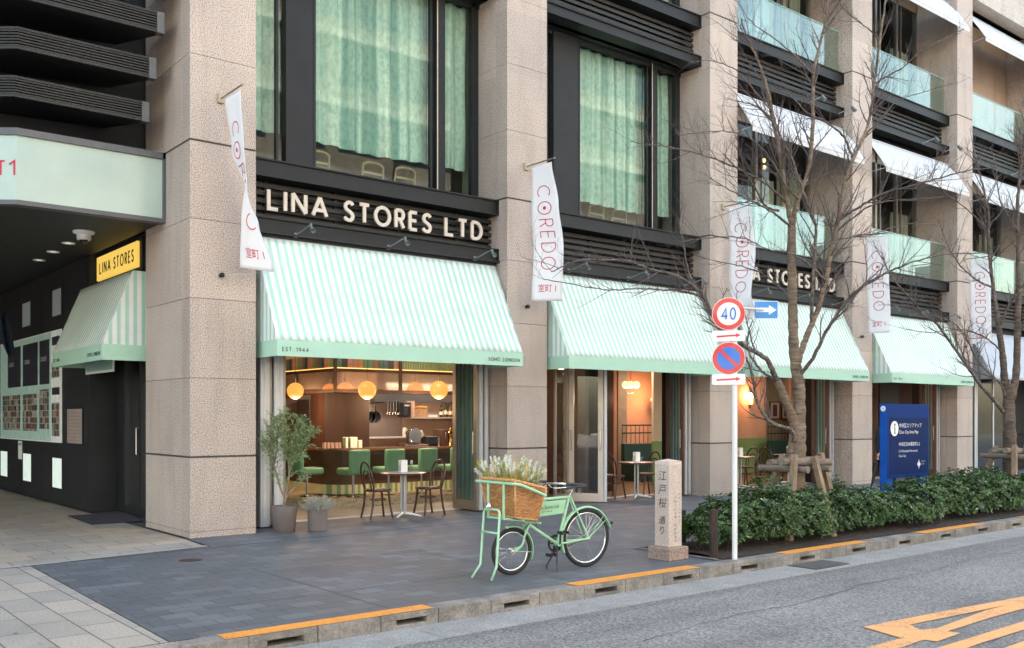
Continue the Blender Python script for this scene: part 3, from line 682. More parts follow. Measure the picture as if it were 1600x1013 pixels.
MB().box(WX-.0095,WX-.0085,a.y+.05,b.y-.05,a.z+.3,b.z-.05).build('print_block',pm('grey print',(.2,.2,.22),.6),o)
# door mat
q=[G(107,807),G(196,802),G(223,815),G(143,820)]
cx=[min(p.x for p in q),max(p.x for p in q)]
mat_=empty('door_mat',(4.3,3.2,0),'dark purple-grey rectangular door mat on the pale slabs at the side door','mat')
mm=pm('coir mat',(.05,.045,.065),.95,0,.2,4,.4,80,bump=.6,bscale=120)
MB().prism([(p.x,p.y,.004) for p in (q[3],q[2],q[1],q[0])],(0,0,.012)).build('pile',mm,mat_)
c_=sum(q,Vector())/4
MB().prism([tuple(c_+(p-c_)*1.03+Vector((0,0,.002))) for p in (q[3],q[2],q[1],q[0])],(0,0,.006)).build('rubber_edge',M['black'],mat_)
# dark blue flag at far left in the shade
o=MB().grid(lambda a,b:tuple(PD(-14+26*a+14*b*(1-a)+10*b,488+6*a+62*b+8*math.sin(a*5),18.5)+Vector((0,.06*math.sin(a*9+b*3),0))),10,10).build('blue_flag',cloth('navy cloth',(.008,.018,.035),.1),smooth=True,solid=.004)
tag(o,'dark blue cloth flag hanging in the shade at the left edge','flag')

# trodden gum spots on the pavement, hairline repairs in the asphalt
mb=MB(); rg=random.Random(4)
for k in range(150):
    X=rg.uniform(-2,22); Y=rg.uniform(-5.6,-.3); r_=rg.uniform(.006,.022); mb.quad(*[(X+r_*math.cos(a)*(1+.3*math.sin(a*3+k)),Y+r_*math.sin(a),.0055) for a in [2*math.pi*j/9 for j in range(9)]])
tag(mb.build('pavement_spots',pm('gum grey',(.20,.20,.20),.8)),kind='structure')
mb=MB()
for (x0,y0,x1,y1) in ((3.5,-7.6,16,-6.9),(7.6,-9.3,21,-7.7)):
    pts=[]; n=60
    for i in range(n+1): t=i/n; pts.append((x0+(x1-x0)*t,y0+(y1-y0)*t+.05*math.sin(t*31)+rg.uniform(-.03,.03)))
    for (a,b),(c,d) in zip(pts[:-1],pts[1:]): w_=rg.uniform(.002,.007); mb.quad((a,b-w_,RZ),(c,d-w_,RZ),(c,d+w_,RZ),(a,b+w_,RZ))
tag(mb.build('road_cracks',pm('crack',(.10,.098,.095),.95)),kind='structure')
# ================================================================ STROKE LETTERING
def _c(pts): return pts
GL={
'L':(.50,[[(0,1),(0,0),(1,0)]]),'I':(.0,[[(0,0),(0,1)]]),
'N':(.72,[[(0,0),(0,1)],[(0,1),(1,0)],[(1,0),(1,1)]]),
'A':(.80,[[(0,0),(.5,1)],[(.5,1),(1,0)],[(.2,.30),(.8,.30)]]),
'S':(.52,[[(x,y) for x,y in [(.97,.86),(.82,.96),(.58,1),(.34,.97),(.14,.86),(.1,.72),(.2,.6),(.42,.53),(.66,.46),(.88,.37),(.97,.25),(.9,.1),(.7,.01),(.45,0),(.2,.04),(.0,.16)]]]),
'T':(.56,[[(0,1),(1,1)],[(.5,1),(.5,0)]]),
'O':(.90,[arc(.5,.5,.5,0,360,28)]),
'R':(.50,[[(0,0),(0,1)],[(0,1),(.45,1)]+arc(.55,.74,.42,90,-90,10,.26)+[(.0,.48)],[(.5,.48),(1,0)]]),
'E':(.46,[[(0,0),(0,1)],[(0,1),(1,1)],[(0,.52),(.9,.52)],[(0,0),(1,0)]]),
'D':(.68,[[(0,0),(0,1)],[(0,1)]+arc(.35,.5,.65,90,-90,16,.5)+[(0,0)]]),
'C':(.78,[arc(.55,.5,.55,48,312,22,.5)]),
'H':(.66,[[(0,0),(0,1)],[(1,0),(1,1)],[(0,.52),(1,.52)]]),
'1':(.22,[[(0,.75),(1,1),(1,0)]]),
'9':(.55,[arc(.5,.68,.5,0,360,18,.32),[(1,.68),(.9,.35),(.5,0)]]),
'4':(.62,[[(.75,0),(.75,1),(0,.28),(1,.28)]]),
'0':(.55,[arc(.5,.5,.5,0,360,24)]),
'.':(.0,[[(0,0),(0,.10)]]),',':(.04,[[(1,.1),(0,-.12)]]),
}
def stroke_poly(pts,w):
    """mitred ribbon as list of quads"""
    n=len(pts); closed=(abs(pts[0][0]-pts[-1][0])+abs(pts[0][1]-pts[-1][1])<1e-6)
    P=[Vector((a,b)) for a,b in pts]; out=[]
    for i in range(n):
        if closed: a=P[i-1] if i else P[n-2]; b=P[i+1] if i<n-1 else P[1]
        else: a=P[max(i-1,0)]; b=P[min(i+1,n-1)]
        d1=(P[i]-a); d2=(b-P[i])
        if d1.length<1e-9: d1=d2
        if d2.length<1e-9: d2=d1
        d1.normalize(); d2.normalize(); t=d1+d2
        if t.length<1e-6: t=d1
        t.normalize(); nn=Vector((-t.y,t.x)); c=max(.45,nn.dot(Vector((-d1.y,d1.x))))
        out.append((P[i]+nn*w/2/c,P[i]-nn*w/2/c))
    return out
def letters(text,h,w,track,wf=1.0,space=.42):
    """returns list of (char, quads[list of 4 2d pts], stroke index)  laid out from 0"""
    x=0; res=[]
    for ch in text:
        if ch==' ': x+=space*h; continue
        gw,st=GL[ch]; gw*=wf; qs=[]
        for si,s in enumerate(st):
            pts=[(x+w/2+px*gw*(h-w),w/2+py*(h-w)) for px,py in s]
            rb=stroke_poly(pts,w)
            for a,b in zip(rb[:-1],rb[1:]): qs.append(((a[0],a[1],b[1],b[0]),si))
        res.append((ch,qs)); x+=gw*(h-w)+w+track*h
    return res,x-track*h
def put_letters(text,h,w,track,O,U,V,depth,m,parent,name='letter',width=None,each=True,wf=1.0,space=.42,back=0.0):
    O=Vector(O);U=Vector(U).normalized();V=Vector(V).normalized();Nn=U.cross(V)
    ls,tw=letters(text,h,w,track,wf,space); s=(width/tw) if width else 1
    allmb=MB(); outs=[]
    for ch,qs in ls:
        mb=MB() if each else allmb
        for q,si in qs:
            poly=[O+U*(p[0]*s)+V*p[1]+Nn*back for p in q]
            mb.prism([tuple(p) for p in poly],tuple(Nn*(depth+si*.0007)))
        if each: outs.append(mb.build(name,m,parent))
    if not each: outs.append(allmb.build(name,m,parent))
    return outs
def text2d(body,size,bold=False):
    c=bpy.data.curves.new('t','FONT'); c.body=body; c.size=size; c.resolution_u=3
    o=bpy.data.objects.new('t',c); COL.objects.link(o)
    dg=bpy.context.evaluated_depsgraph_get(); e=o.evaluated_get(dg); me=e.to_mesh()
    vs=[tuple(v.co) for v in me.vertices]; fs=[tuple(p.vertices) for p in me.polygons]
    e.to_mesh_clear(); COL.objects.unlink(o); bpy.data.objects.remove(o); bpy.data.curves.remove(c)
    return vs,fs
def put_text(body,size,O,U,V,m,parent,name='lettering',sx=1,off=.002,shear=0):
    vs,fs=text2d(body,size); O=Vector(O);U=Vector(U).normalized();V=Vector(V).normalized();Nn=U.cross(V)
    mb=MB(); mb.add([O+U*((x+shear*y)*sx)+V*y+Nn*off for x,y,z in vs],fs); return mb.build(name,m,parent)

for t_,y_ in put_late: put_letters(t_,.09,.014,.2,(WX-.039,y_,zb1-.55),(0,-1,0),(0,0,1),.001,pm('plate lettering',(.5,.5,.5),.5),PB,'plate_lettering',each=False,width=.5)
# ================================================================ SHOPFRONT SHELL
MB().box(5.6,32,.55,9.0,3.0,3.12).build('shop_ceiling',pm('dark shop ceiling',(.035,.025,.02),.7),BLD)
for (a,b) in bays:
    mb=MB(); mb.box(a,b,.46,.56,2.95,4.3); mb.build('transom_panel',M['steel'],BLD)
    MB().box(a,b,.40,.462,2.90,2.95).build('door_track',M['silver'],BLD)
    MB().box(a,b,.2,1.3,4.28,4.309).build('lintel_soffit',M['black'],BLD)
tag(MB().quad((5.7,1.1,0.004),(36,1.1,0.004),(36,3.2,0.004),(5.7,3.2,0.004)).build('interior_tile_floor',M['intfloor']),kind='structure')
tag(MB().quad((11.2,1.3,0.009),(36,1.3,0.009),(36,7.9,0.009),(11.2,7.9,0.009)).build('interior_wood_floor',M['woodfloor']),kind='structure')
MB().box(5.72,26,.98,1.10,-.002,.012).build('threshold_strip',M['silver'],BLD)
# kitchen back wall bay 1
yk=6.2
def wallseg(u0,u1,y,z0,z1,m,name='interior_wall',th=.06):
    a=PY(u0,600,y).x; b=PY(u1,600,y).x
    return MB().box(a,b,y,y+th,z0,z1).build(name,m,BLD)
MB().box(5.9,13.4,yk,yk+.1,0,3.1).build('kitchen_wall',pm('dark kitchen wall',(.10,.06,.045),.5,0,.2,2),BLD)
wallseg(553,628,yk-.07,.3,2.16,pm('stainless splashback',(.42,.33,.30),.4,.3,.1,1.5))
wallseg(628.5,720,yk-.075,.3,2.16,pm('pale splashback',(.62,.48,.39),.4,0,.08,1.5))
wallseg(586,722,yk-.3,1.98,2.32,pm('steel hood',(.16,.15,.15),.3,.6,.1,2),'extract_hood',.22)
MB().box(9.1,10.1,4.3,4.9,0,3.0).build('timber_column',M['wood'],BLD)
a=PY(483,600,5.6).x;b=PY(516,600,5.6).x
fr_=empty('kitchen_fridge',(a,5.6,0),'tall dull steel kitchen cabinet standing left of the dark timber column','fridge')
MB().box(a,b,5.6,6.15,.1,2.0).build('body',pm('dull steel',(.17,.13,.12),.32,.6,.15,2),fr_,bevel=.01)
MB().box(a+.02,b-.02,5.58,5.598,1.15,1.9).build('door',pm('cabinet door',(.21,.16,.15),.3,.6),fr_); MB().tube([(a+.06,5.55,1.25),(a+.06,5.55,1.7)],.012,6).build('handle',M['chrome'],fr_)
# bar counter with rounded corner
YC_=3.5; XC=8.86; RC=.55
def barpath(o=0,xe=13.4,ye=6.2,n=10):
    P=[(XC-o,ye)]
    for i in range(n+1):
        t=R(180+90*i/n); P.append((XC+RC+(RC+o)*math.cos(t),YC_+RC+(RC+o)*math.sin(t)))
    P.append((xe,YC_-o)); return P
def wallpath(P,z0,z1,th):
    mb=MB(); n=len(P)
    for (a,b),(c,d) in zip(P[:-1],P[1:]):
        v=Vector((c-a,d-b)).normalized(); nn=Vector((-v.y,v.x))*th
        mb.quad((a,b,z0),(c,d,z0),(c,d,z1),(a,b,z1))
        mb.quad((a,b,z1),(c,d,z1),(c+nn.x,d+nn.y,z1),(a+nn.x,b+nn.y,z1))
        mb.quad((a,b,z0),(c,d,z0),(c+nn.x,d+nn.y,z0),(a+nn.x,b+nn.y,z0))
    return mb
BAR=empty('bar_counter',(9.5,YC_,.15),'dark wood bar counter with rounded corner, green striped foot band and pebble stone step','bar counter')
wallpath(barpath(0),.33,.985,.1).build('front',M['woodmid'],BAR,smooth=True)
wallpath(barpath(.12),.985,1.03,.75).build('bar_top',M['woodtop'],BAR,smooth=True)
wallpath(barpath(.02),.15,.33,.1).build('striped_foot_band',stripes('foot band',0,(.25,.42,.18),(.75,.68,.42),.12,0,.5),BAR,smooth=True)
wallpath(barpath(1.0),.0,.15,1.2).build('stone_step',M['granite2'],BAR,smooth=True)
mb=MB()
for k in range(5): mb.box(9.5+k*.78,9.5+k*.78+.66,YC_-.012,YC_-.001,.42,.90)
mb.build('front_panels',M['wood'],BAR,bevel=.004)
# overhead gantry
GN=empty('bottle_gantry',(9.5,YC_,2.1),'dark wood gantry above the bar with bronze mirrors and a lit shelf of packets','bar gantry')
mir=pm('bronze mirror',(.66,.50,.40),.06,.75,.05,1)
def lpath(o,xe=13.6,ye=7.0): return [(XC-o,ye),(XC-o,YC_-o),(xe,YC_-o)]
wallpath(lpath(0),2.10,2.16,.5).build('bottom_rail',M['wood'],GN); wallpath(lpath(-.02),2.16,2.50,.02).build('mirror_panel',mir,GN); wallpath(lpath(0),2.50,2.56,.5).build('shelf',M['wood'],GN)
mb=MB()
for x in (XC,10.32,11.78,13.2): mb.box(x-.0,x+.06,YC_-.004,YC_+.03,2.16,2.50); mb.box(x,x+.06,YC_-.004,YC_+.03,2.56,3.0)
for y in (5.0,6.4): mb.box(XC-.004,XC+.03,y,y+.06,2.16,2.50)
mb.build('post',M['wood'],GN)
wallpath(lpath(-.03),2.562,2.578,.01).build('led_strip',emis('led strip',(1,.5,.12),.9),GN)
wallpath(lpath(-.3),2.56,3.0,.02).build('shelf_back',pm('glowing back',(.20,.10,.04),.6,emit=.12,ecol=(1,.5,.15)),GN)  # the panel's own glow stands in for light from the strip
pc=[(.10,.16,.13),(.35,.16,.08),(.16,.30,.16),(.55,.28,.10),(.50,.26,.16),(.07,.06,.06)]
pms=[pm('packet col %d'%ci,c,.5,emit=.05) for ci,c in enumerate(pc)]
for k in range(12): x=XC+.1+k*.115; MB().box(x,x+.105,YC_+.06,YC_+.13,2.581,2.581+.24).build('packet',pms[(k*5+k//3)%6],GN)
for k in range(22): y=YC_+.15+k*.115; MB().box(XC+.05,XC+.13,y,y+.105,2.581,2.581+.24).build('packet',pms[(k*7+2)%6],GN)
mb=MB()
for k in range(34):
    x=10.42+k*.062; mb.lathe([(.001,0),(.026,0),(.026,.17),(.014,.19),(.014,.22),(.001,.22)],(x,YC_+.09,2.581),8)
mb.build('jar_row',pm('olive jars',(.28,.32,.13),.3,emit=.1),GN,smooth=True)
# globes
globem=emis('warm lit globe',(1,.37,.075),.50,(.25,.10,.03))
for i,(u,v,t,r) in enumerate(((461.5,611,18.65,.160),(573.8,609.8,18.17,.173),(685.8,609.5,19.2,.182))):
    c=PD(u,v,t)
    o=empty('globe_pendant',tuple(c),['glowing round pendant lamp at the left edge of the open bar window','glowing round pendant lamp over the middle bar stools','glowing round pendant lamp nearest the folded glass doors'][i],'pendant lamp','globe lamps over the bar')
    MB().sphere(c,r,28,16).build('lamp_globe',globem,o,smooth=2)
    MB().tube([c+Vector((0,0,r-.01)),c+Vector((0,0,r+.09))],.016,8).build('stem',M['chrome'],o,smooth=True)
    MB().tube([c+Vector((0,0,r+.08)),(c.x,c.y,3.0)],.004,5).build('cord',M['black'],o)
    lamp('globe_light',(c.x,c.y-.0,c.z-r-.06),9,(1,.62,.34),.15,parent=o)
# fill lights added under the ceiling of kitchen and dining rooms, without fittings
def room_fill(x,y,z,pw,col=(1,.86,.72)):
    l=bpy.data.lights.new('ceiling_fill','AREA'); l.energy=pw*LS; l.color=col; l.size=.5; l.size_y=.5
    o=bpy.data.objects.new('ceiling_fill',l); COL.objects.link(o); o.location=(x,y,z); return o
for x,y,p_ in ((10.8,5.2,24),(12.6,5.2,28),(8.6,2.9,4),(10.6,2.6,6)): room_fill(x,y,2.98,p_)
for x,y,p_ in ((16.6,3.2,11),(18.6,4.2,18),(20.9,2.8,11),(23.5,3.5,7),(26,4.5,7)): room_fill(x,y,2.98,p_,(1,.72,.54))

# ---------------- stools
def stool(label,x,y,rz):
    r_=empty('bar_stool',(0,0,0),label,'bar stool','green leather stools along the bar')
    def cushion(x0,x1,y0,y1,z0,z1): return MB().box(x0,x1,y0,y1,z0,z1)
    cushion(-.22,.22,-.18,.24,.56,.69).build('seat',M['greenseat'],r_,smooth=True,bevel=.035)
    mb=MB().box(-.22,.22,-.26,-.165,.58,1.03); mb.build('backrest',M['greenseat'],r_,smooth=True,bevel=.035)
    mb=MB()
    for k in range(9): xx=-.18+k*.045; mb.box(xx-.0165,xx+.0165,-.268,-.258,.61,1.0)
    mb.build('channel_stitching',M['greenseat'],r_,smooth=True,bevel=.006)
    MB().tube([(0,0,.15),(0,0,.56)],.026,12).build('pole',M['chrome'],r_,smooth=True)
    MB().lathe([(.001,.015),(.12,.012),(.15,0)],(0,0,.15),20).build('foot_disc',M['chrome'],r_,smooth=True)
    return r_
st0=stool('green bar stool turned to the short left side of the bar, behind the olive tree',0,0,0)
sp=[(8.36,3.62,-90,None),(8.97,2.98,4,'green channelled bar stool, first on the long side of the bar after the corner'),(9.72,2.95,3,'green channelled bar stool behind the white menu block of the round table'),
 (10.47,2.95,3,'green channelled bar stool behind the right bentwood chair'),(11.22,2.95,4,'green channelled bar stool half hidden by the folded glass doors')]
for i,(x,y,a,lb) in enumerate(sp):
    o=st0 if i==0 else copy_tree(st0)
    o.location=(x,y,0); o.rotation_euler=(0,0,R(a))
    if lb: o['label']=lb
# ---------------- bentwood chair
def chair(label):
    r_=empty('bentwood_chair',(0,0,0),label,'chair','bentwood chairs at the round tables')
    MB().tube([(.195*math.cos(a),.195*math.sin(a),.455) for a in [2*math.pi*k/28 for k in range(28)]],.022,8,closed=True).build('seat_ring',M['bent'],r_,smooth=2)
    MB().lathe([(.001,.47),(.12,.478),(.165,.472),(.185,.458),(.185,.445),(.001,.445)],(0,0,0),28).build('seat',M['dkgreen'],r_,smooth=True)
    for sx,sy in ((1,1),(1,-1)):
        MB().tube(bez([(.13*sx,.12*sy,.45),(.15*sx,.13*sy,.25),(.19*sx,.155*sy,0)],5),[.020]*5+[.018]*5+[.014],8).build('leg',M['bent'],r_,smooth=True)
    for sy in (1,-1):
        MB().tube(bez([(-.15,.15*sy,.45),(-.17,.16*sy,.22),(-.215,.17*sy,0)],5),.018,8).build('leg',M['bent'],r_,smooth=True)
    arch=bez([(-.15,-.16,.45),(-.185,-.185,.62),(-.22,-.17,.78),(-.235,-.09,.88),(-.24,0,.905),(-.235,.09,.88),(-.22,.17,.78),(-.185,.185,.62),(-.15,.16,.45)],6)
    MB().tube(arch,.0165,8).build('backrest_hoop',M['bent'],r_,smooth=2)
    inner=bez([(-.165,-.10,.455),(-.19,-.12,.60),(-.21,-.085,.73),(-.215,0,.775),(-.21,.085,.73),(-.19,.12,.60),(-.165,.10,.455)],6)
    MB().tube(inner,.0125,7).build('inner_hoop',M['bent'],r_,smooth=2)
    MB().tube([(.14*math.cos(a),.14*math.sin(a),.30) for a in [2*math.pi*k/24 for k in range(24)]],.009,6,closed=True).build('leg_ring',M['bent'],r_,smooth=2)
    return r_
ch0=chair('dark bentwood chair on the left side of the round table in front of the bar')
def table(label,x=0,y=0):
    r_=empty('round_table',(0,0,0),label,'table','round pedestal tables in the doorways')
    MB().lathe([(.001,.725),(.36,.725),(.372,.72)],(0,0,0),40).build('tabletop',M['marble'],r_,smooth=True)
    MB().lathe([(.372,.7215),(.378,.715),(.378,.70),(.36,.695),(.001,.695)],(0,0,0),40).build('edge_band',M['bent'],r_,smooth=True)
    mb=MB()
    for a in range(4): mb.tube([(.042*math.cos(R(45+90*a)),.042*math.sin(R(45+90*a)),.05),(.042*math.cos(R(45+90*a)),.042*math.sin(R(45+90*a)),.695)],.017,10)
    mb.build('pedestal',pm('satin alloy',(.62,.62,.63),.3,.7,.06),r_,smooth=True)
    for a in range(4):
        d=Vector((math.cos(R(90*a)),math.sin(R(90*a)),0)); MB().tube([d*.02+Vector((0,0,.06)),d*.2+Vector((0,0,.035)),d*.31+Vector((0,0,.014))],[.022,.018,.012],8).build('foot',M['white'],r_,smooth=True)
    return r_
tb0=table('small round pink-topped pedestal table outside the bar window')
def menu_block(loc,lb):
    o=empty('menu_holder',loc,lb,'menu holder','white menu blocks on the tables')
    x,y,z=loc
    MB().box(x-.06,x+.06,y-.045,y+.045,z,z+.20).build('cards',M['paper'],o,bevel=.003)
    MB().box(x-.062,x-.060,y-.03,y+.03,z+.03,z+.12).build('print_block',pm('grey menu print',(.6,.6,.58),.6),o)
    MB().box(x-.065,x+.065,y-.05,y+.05,z-.001,z+.006).build('base',M['chrome'],o)
def glassware(x,y,z,lb,k='wine'):
    o=empty('wine_glass' if k=='wine' else 'tumbler',(x,y,z),lb,'glass')
    g_=pm('glassware',(.75,.78,.78),.08,0,.03,spec=1.0) if 'gw' not in M else M['gw']; M['gw']=g_
    if k=='wine':
        MB().lathe([(.001,.002),(.033,.001),(.033,.003),(.004,.006),(.004,.085),(.02,.10),(.033,.13),(.034,.155),(.027,.19)],(x,y,z),18).build('bowl',M['glasst'],o,smooth=True)
    else: MB().lathe([(.001,.004),(.03,.0),(.034,.09)],(x,y,z),16).build('wall',M['glasst'],o,smooth=True)
M['glasst']=glass('table glass',(.86,.9,.9),.12,boost=1.5)
sets=[((8.56,.62),(8.10,.66,0),(9.04,.58,180),('bar',)),]
def place_set(tx,ty,c1,c2,n,first=False):
    t=tb0 if first else copy_tree(tb0); t.location=(tx,ty,0); t.rotation_euler=(0,0,R(38))
    t['label']=['small round pink-topped pedestal table outside the bar window','round pedestal table between the door leaves, behind the basket bicycle','round pedestal table seen behind the first street tree, left side','round pedestal table seen behind the first street tree, right side'][n]
    for j,(x,y,a) in enumerate((c1,c2)):
        c=ch0 if (first and j==0) else copy_tree(ch0); c.location=(x,y,0); c.rotation_euler=(0,0,R(a))
        c['label']='dark bentwood chair on the '+['left','right'][j]+' side of the '+['round table in front of the bar','round table behind the basket bicycle','left table behind the first street tree','right table behind the first street tree'][n]
    menu_block((tx-.02,ty-.02,.727),'white menu block standing on the '+['pink round table outside the bar','table behind the basket bicycle','left table behind the first street tree','right table behind the first street tree'][n])
    glassware(tx+.17,ty+.02,.727,['stemmed wine glass','small clear tumbler','small clear tumbler','small clear tumbler'][n]+' beside the menu block on the '+['table outside the bar','table behind the basket bicycle','left table behind the first street tree','right table behind the first street tree'][n],'wine' if n==0 else 'tum')
place_set(8.56,.62,(8.10,.66,-4),(9.04,.60,183),0,True)
glassware(8.68,.70,.727,'short clear tumbler between the menu block and the wine glass outside the bar','tum')
place_set(14.2,.74,(13.72,.9,10),(14.72,.95,170),1)
place_set(18.0,1.1,(17.5,1.3,10),(18.5,1.3,170),2)
place_set(20.0,1.15,(19.45,1.3,0),(20.45,1.4,175),3)
# ---------------- folded glazed doors
def leaf(p0,p1,parent,mf,z1=2.9,fw_=.075,handle=True):
    """glazed door leaf from p0 to p1 (plan)"""
    a=Vector((*p0,0));b=Vector((*p1,0));d=(b-a);L=d.length;d.normalize();n=Vector((-d.y,d.x,0))
    T=Matrix(((d.x,n.x,0,a.x),(d.y,n.y,0,a.y),(0,0,1,0),(0,0,0,1)))
    mb=MB(); t=.022
    mb.box(0,fw_,-t,t,.02,z1,T); mb.box(L-fw_,L,-t,t,.02,z1,T); mb.box(fw_,L-fw_,-t,t,.02,.18,T); mb.box(fw_,L-fw_,-t,t,z1-.1,z1,T)
    o=mb.build('door_leaf',mf,parent,bevel=.003)
    MB().quad(*[T@Vector(q_) for q_ in ((fw_,0,.18),(L-fw_,0,.18),(L-fw_,0,z1-.1),(fw_,0,z1-.1))]).build('pane',M['glassclear'],o)
    if handle:
        for s in (-1,):
            mb=MB(); x=L-fw_*.5; mb.tube([T@Vector((x,s*t,1.0)),T@Vector((x,s*(t+.05),1.0)),T@Vector((x,s*(t+.05),1.38)),T@Vector((x,s*t,1.38))],.011,7); mb.build('handle',M['chrome'],o,smooth=True)
    return o
def stack(x0,x1,y0,y1,parent,n):
    """edges of folded leaves seen from the street"""
    d=(x1-x0)/n
    for k in range(n):
        xa=x0+k*d; mb=MB(); mb.box(xa+.006,xa+d*.70,y0,y1,.02,2.9); 
        o=mb.build('folded_leaf',M['silver'],parent,bevel=.004)
        if 1: MB().box(xa+d*.30,xa+d*.38,y0-.003,y0-.0005,.15,2.8).build('perforated_strip',M['slot'],o)
        MB().box(xa+d*.72,xa+d*.98,y0+.05,y1-.02,.03,2.88).build('seal',M['bronze'],o)
for i,(a,b) in enumerate(bays[:4]):
    D=empty('folding_doors',(a,.45,0),['stack of folded aluminium glass doors left of the bar window, behind the olive tree','partly folded glass doors left in the second shop bay, behind the bicycle saddle','stack of folded aluminium doors beside the white sign pole','stack of folded doors in the far bay behind the blue map board'][i],'folding doors','folded glass doors at the left jambs')
    MB().box(a,a+.22,.55,1.25,0,2.95).build('jamb',M['steel'],D)
    if i==1:
        stack(a+.05,a+.42,.45,1.05,D,2)
        leaf((11.70,.42),(12.42,.84),D,M['bronze']); leaf((12.46,.86),(12.86,.33),D,M['champ'],fw_=.1)
        MB().box(12.86,12.93,.30,.40,.02,2.9).build('leaf_edge',M['silver'],D)
    else: stack(a+.27 if i==0 else a+.1,a+.70 if i==0 else a+.5,.46,1.1,D,2)
    D=empty('folding_doors',(b-.3,.45,0),['folded glass doors with chrome handles right of the bar window, beside the second pillar','folded brown-framed doors right in the second bay, left of the sign pole','folded glass doors right in the third bay, seen behind the street tree','folded glass doors right in the far bay, behind the blue map board'][i],'folding doors','folded glass doors at the right jambs')
    stack(b-.25,b-.01,.46,1.1 if i==0 else .9,D,2)
    leaf((b-.30,1.15 if i==0 else .92),(b-.29,.45),D,M['bronze'] if i==0 else pm('red brown frame',(.14,.07,.05),.4),fw_=.09)
    mb=MB()
    for k in range(5): mb.box(b-.275,b-.262,.50+k*(.13 if i==0 else .08),.53+k*(.13 if i==0 else .08),.2,2.8)
    mb.build('inner_stile',M['silver'],D)
    MB().box(b-.262,b-.256,.46,1.13 if i==0 else .9,.1,2.85).build('pane_backing',pm('grey green reflection sheet',(.26,.34,.29),.2,0,.2,3) if i==0 else bpy.data.materials['grey green reflection sheet'],D)  # opaque grey-green sheet added behind the pane to stand for its reflections
    MB().box(b-.02,b,.55,1.3,0,2.95).build('jamb',M['steel'],D)
# ---------------- restaurant rooms behind bays 2-4
yr=5.5
MB().box(13.4,34,yr+.1,yr+.2,0,3.05).build('restaurant_back_wall',M['peach'],BLD)
MB().box(13.4,13.5,1.4,yr+.1,0,3.05).build('restaurant_end_wall',M['wood'],BLD)
wallseg(1030,1100,yr+.03,0,1.25,M['sage']); wallseg(1030,1100,yr+.03,1.25,3.05,M['peach'])
def seg2(u0,u1,y,zsplit,up,lo):
    wallseg(u0,u1,y,zsplit,3.0,up); 
    if lo: wallseg(u0,u1,y,0,zsplit,lo)
MB().box(14.7,15.12,2.3,2.7,0,3.0).build('timber_post',M['wood'],BLD)
wallseg(966,979.5,yr-.3,0,3.0,pm('taupe wall',(.33,.26,.19),.8))
seg2(1021,1045,3.0,1.05,M['cream'],M['sage'])
seg2(1150,1197,4.6,1.02,M['peach'],M['sage']); seg2(1197,1237,4.9,.0,pm('olive beige wall',(.26,.22,.14),.8),None); seg2(1236,1290,4.4,1.02,M['peach'],M['sage'])
wallseg(1375,1405,4.0,0,3.0,M['wood']); wallseg(1405,1440,4.2,0,3.0,pm('dim peach',(.30,.17,.12),.8))
# bench and rail bay 2
def bench(u0,u1,y,lb,z=1.25):
    a=PY(u0,650,y).x;b=PY(u1,650,y).x
    o=empty('banquette',(a,y,0),lb,'bench')
    MB().box(a,b,y-.5,y-.12,.0,.46).build('seat',M['dkgreen'],o,bevel=.02); MB().box(a,b,y-.12,y,.0,.95).build('backrest',M['dkgreen'],o,bevel=.02)
    mb=MB(); 
    for zz in (z,z+.2): mb.tube([(a,y-.05,zz),(b,y-.05,zz)],.018,6)
    k=a
    while k<b: mb.tube([(k,y-.05,.9),(k,y-.05,z+.2)],.008,5); k+=.16
    mb.build('rail',M['black'],o)
bench(970,1020,4.6,'dark green banquette with black rail behind the table of the second bay',1.22)
bench(1198,1236,4.3,'dark banquette under the framed pictures, behind the first street tree',1.15)
# extra inner tables
# pictures
for i,(u0,u1) in enumerate(((1202,1217),(1220,1234))):
    a=PY(u0,655.5,4.88);b=PY(u1,628,4.88)
    o=empty('framed_picture',(a.x,4.87,a.z),['black framed print hanging left, behind the street tree','black framed print hanging right, half behind the tree trunk'][i],'picture')
    MB().box(a.x,b.x,4.85,4.88,a.z,b.z).build('frame',M['black'],o); w_=(b.x-a.x)
    MB().box(a.x+.03,b.x-.03,4.846,4.849,a.z+.03,b.z-.03).build('mount',pm('mount',(.5,.38,.32),.7),o); MB().box(a.x+w_*.28,b.x-w_*.28,4.842,4.845,a.z+.09,b.z-.09).build('print',pm('print',(.06,.04,.04),.6),o)
# chandelier with three globes
c=PD(985.5,601.5,21.5); o=empty('chandelier',tuple(c),'small chandelier of three glowing balls in the second shop bay','chandelier')
gm2=emis('warm ball',(1,.6,.28),.75,(.8,.6,.4))
for du in (-8,0,9): MB().sphere(PD(985.5+du,601.5,21.5+du*.01),.085,16,10).build('glass_ball',gm2,o,smooth=2)
mb=MB(); mb.tube([c,(c.x,c.y,3.0)],.008,6)
for du in (-8,0,9): mb.tube(bez([PD(985.5,615,21.5),PD(985.5+du*.8,613,21.5),PD(985.5+du,606,21.5)],4),.006,5)
mb.build('arm',M['bronze'],o); lamp('chandelier_light',(c.x,c.y,c.z-.3),7,(1,.68,.45),.1,parent=o)
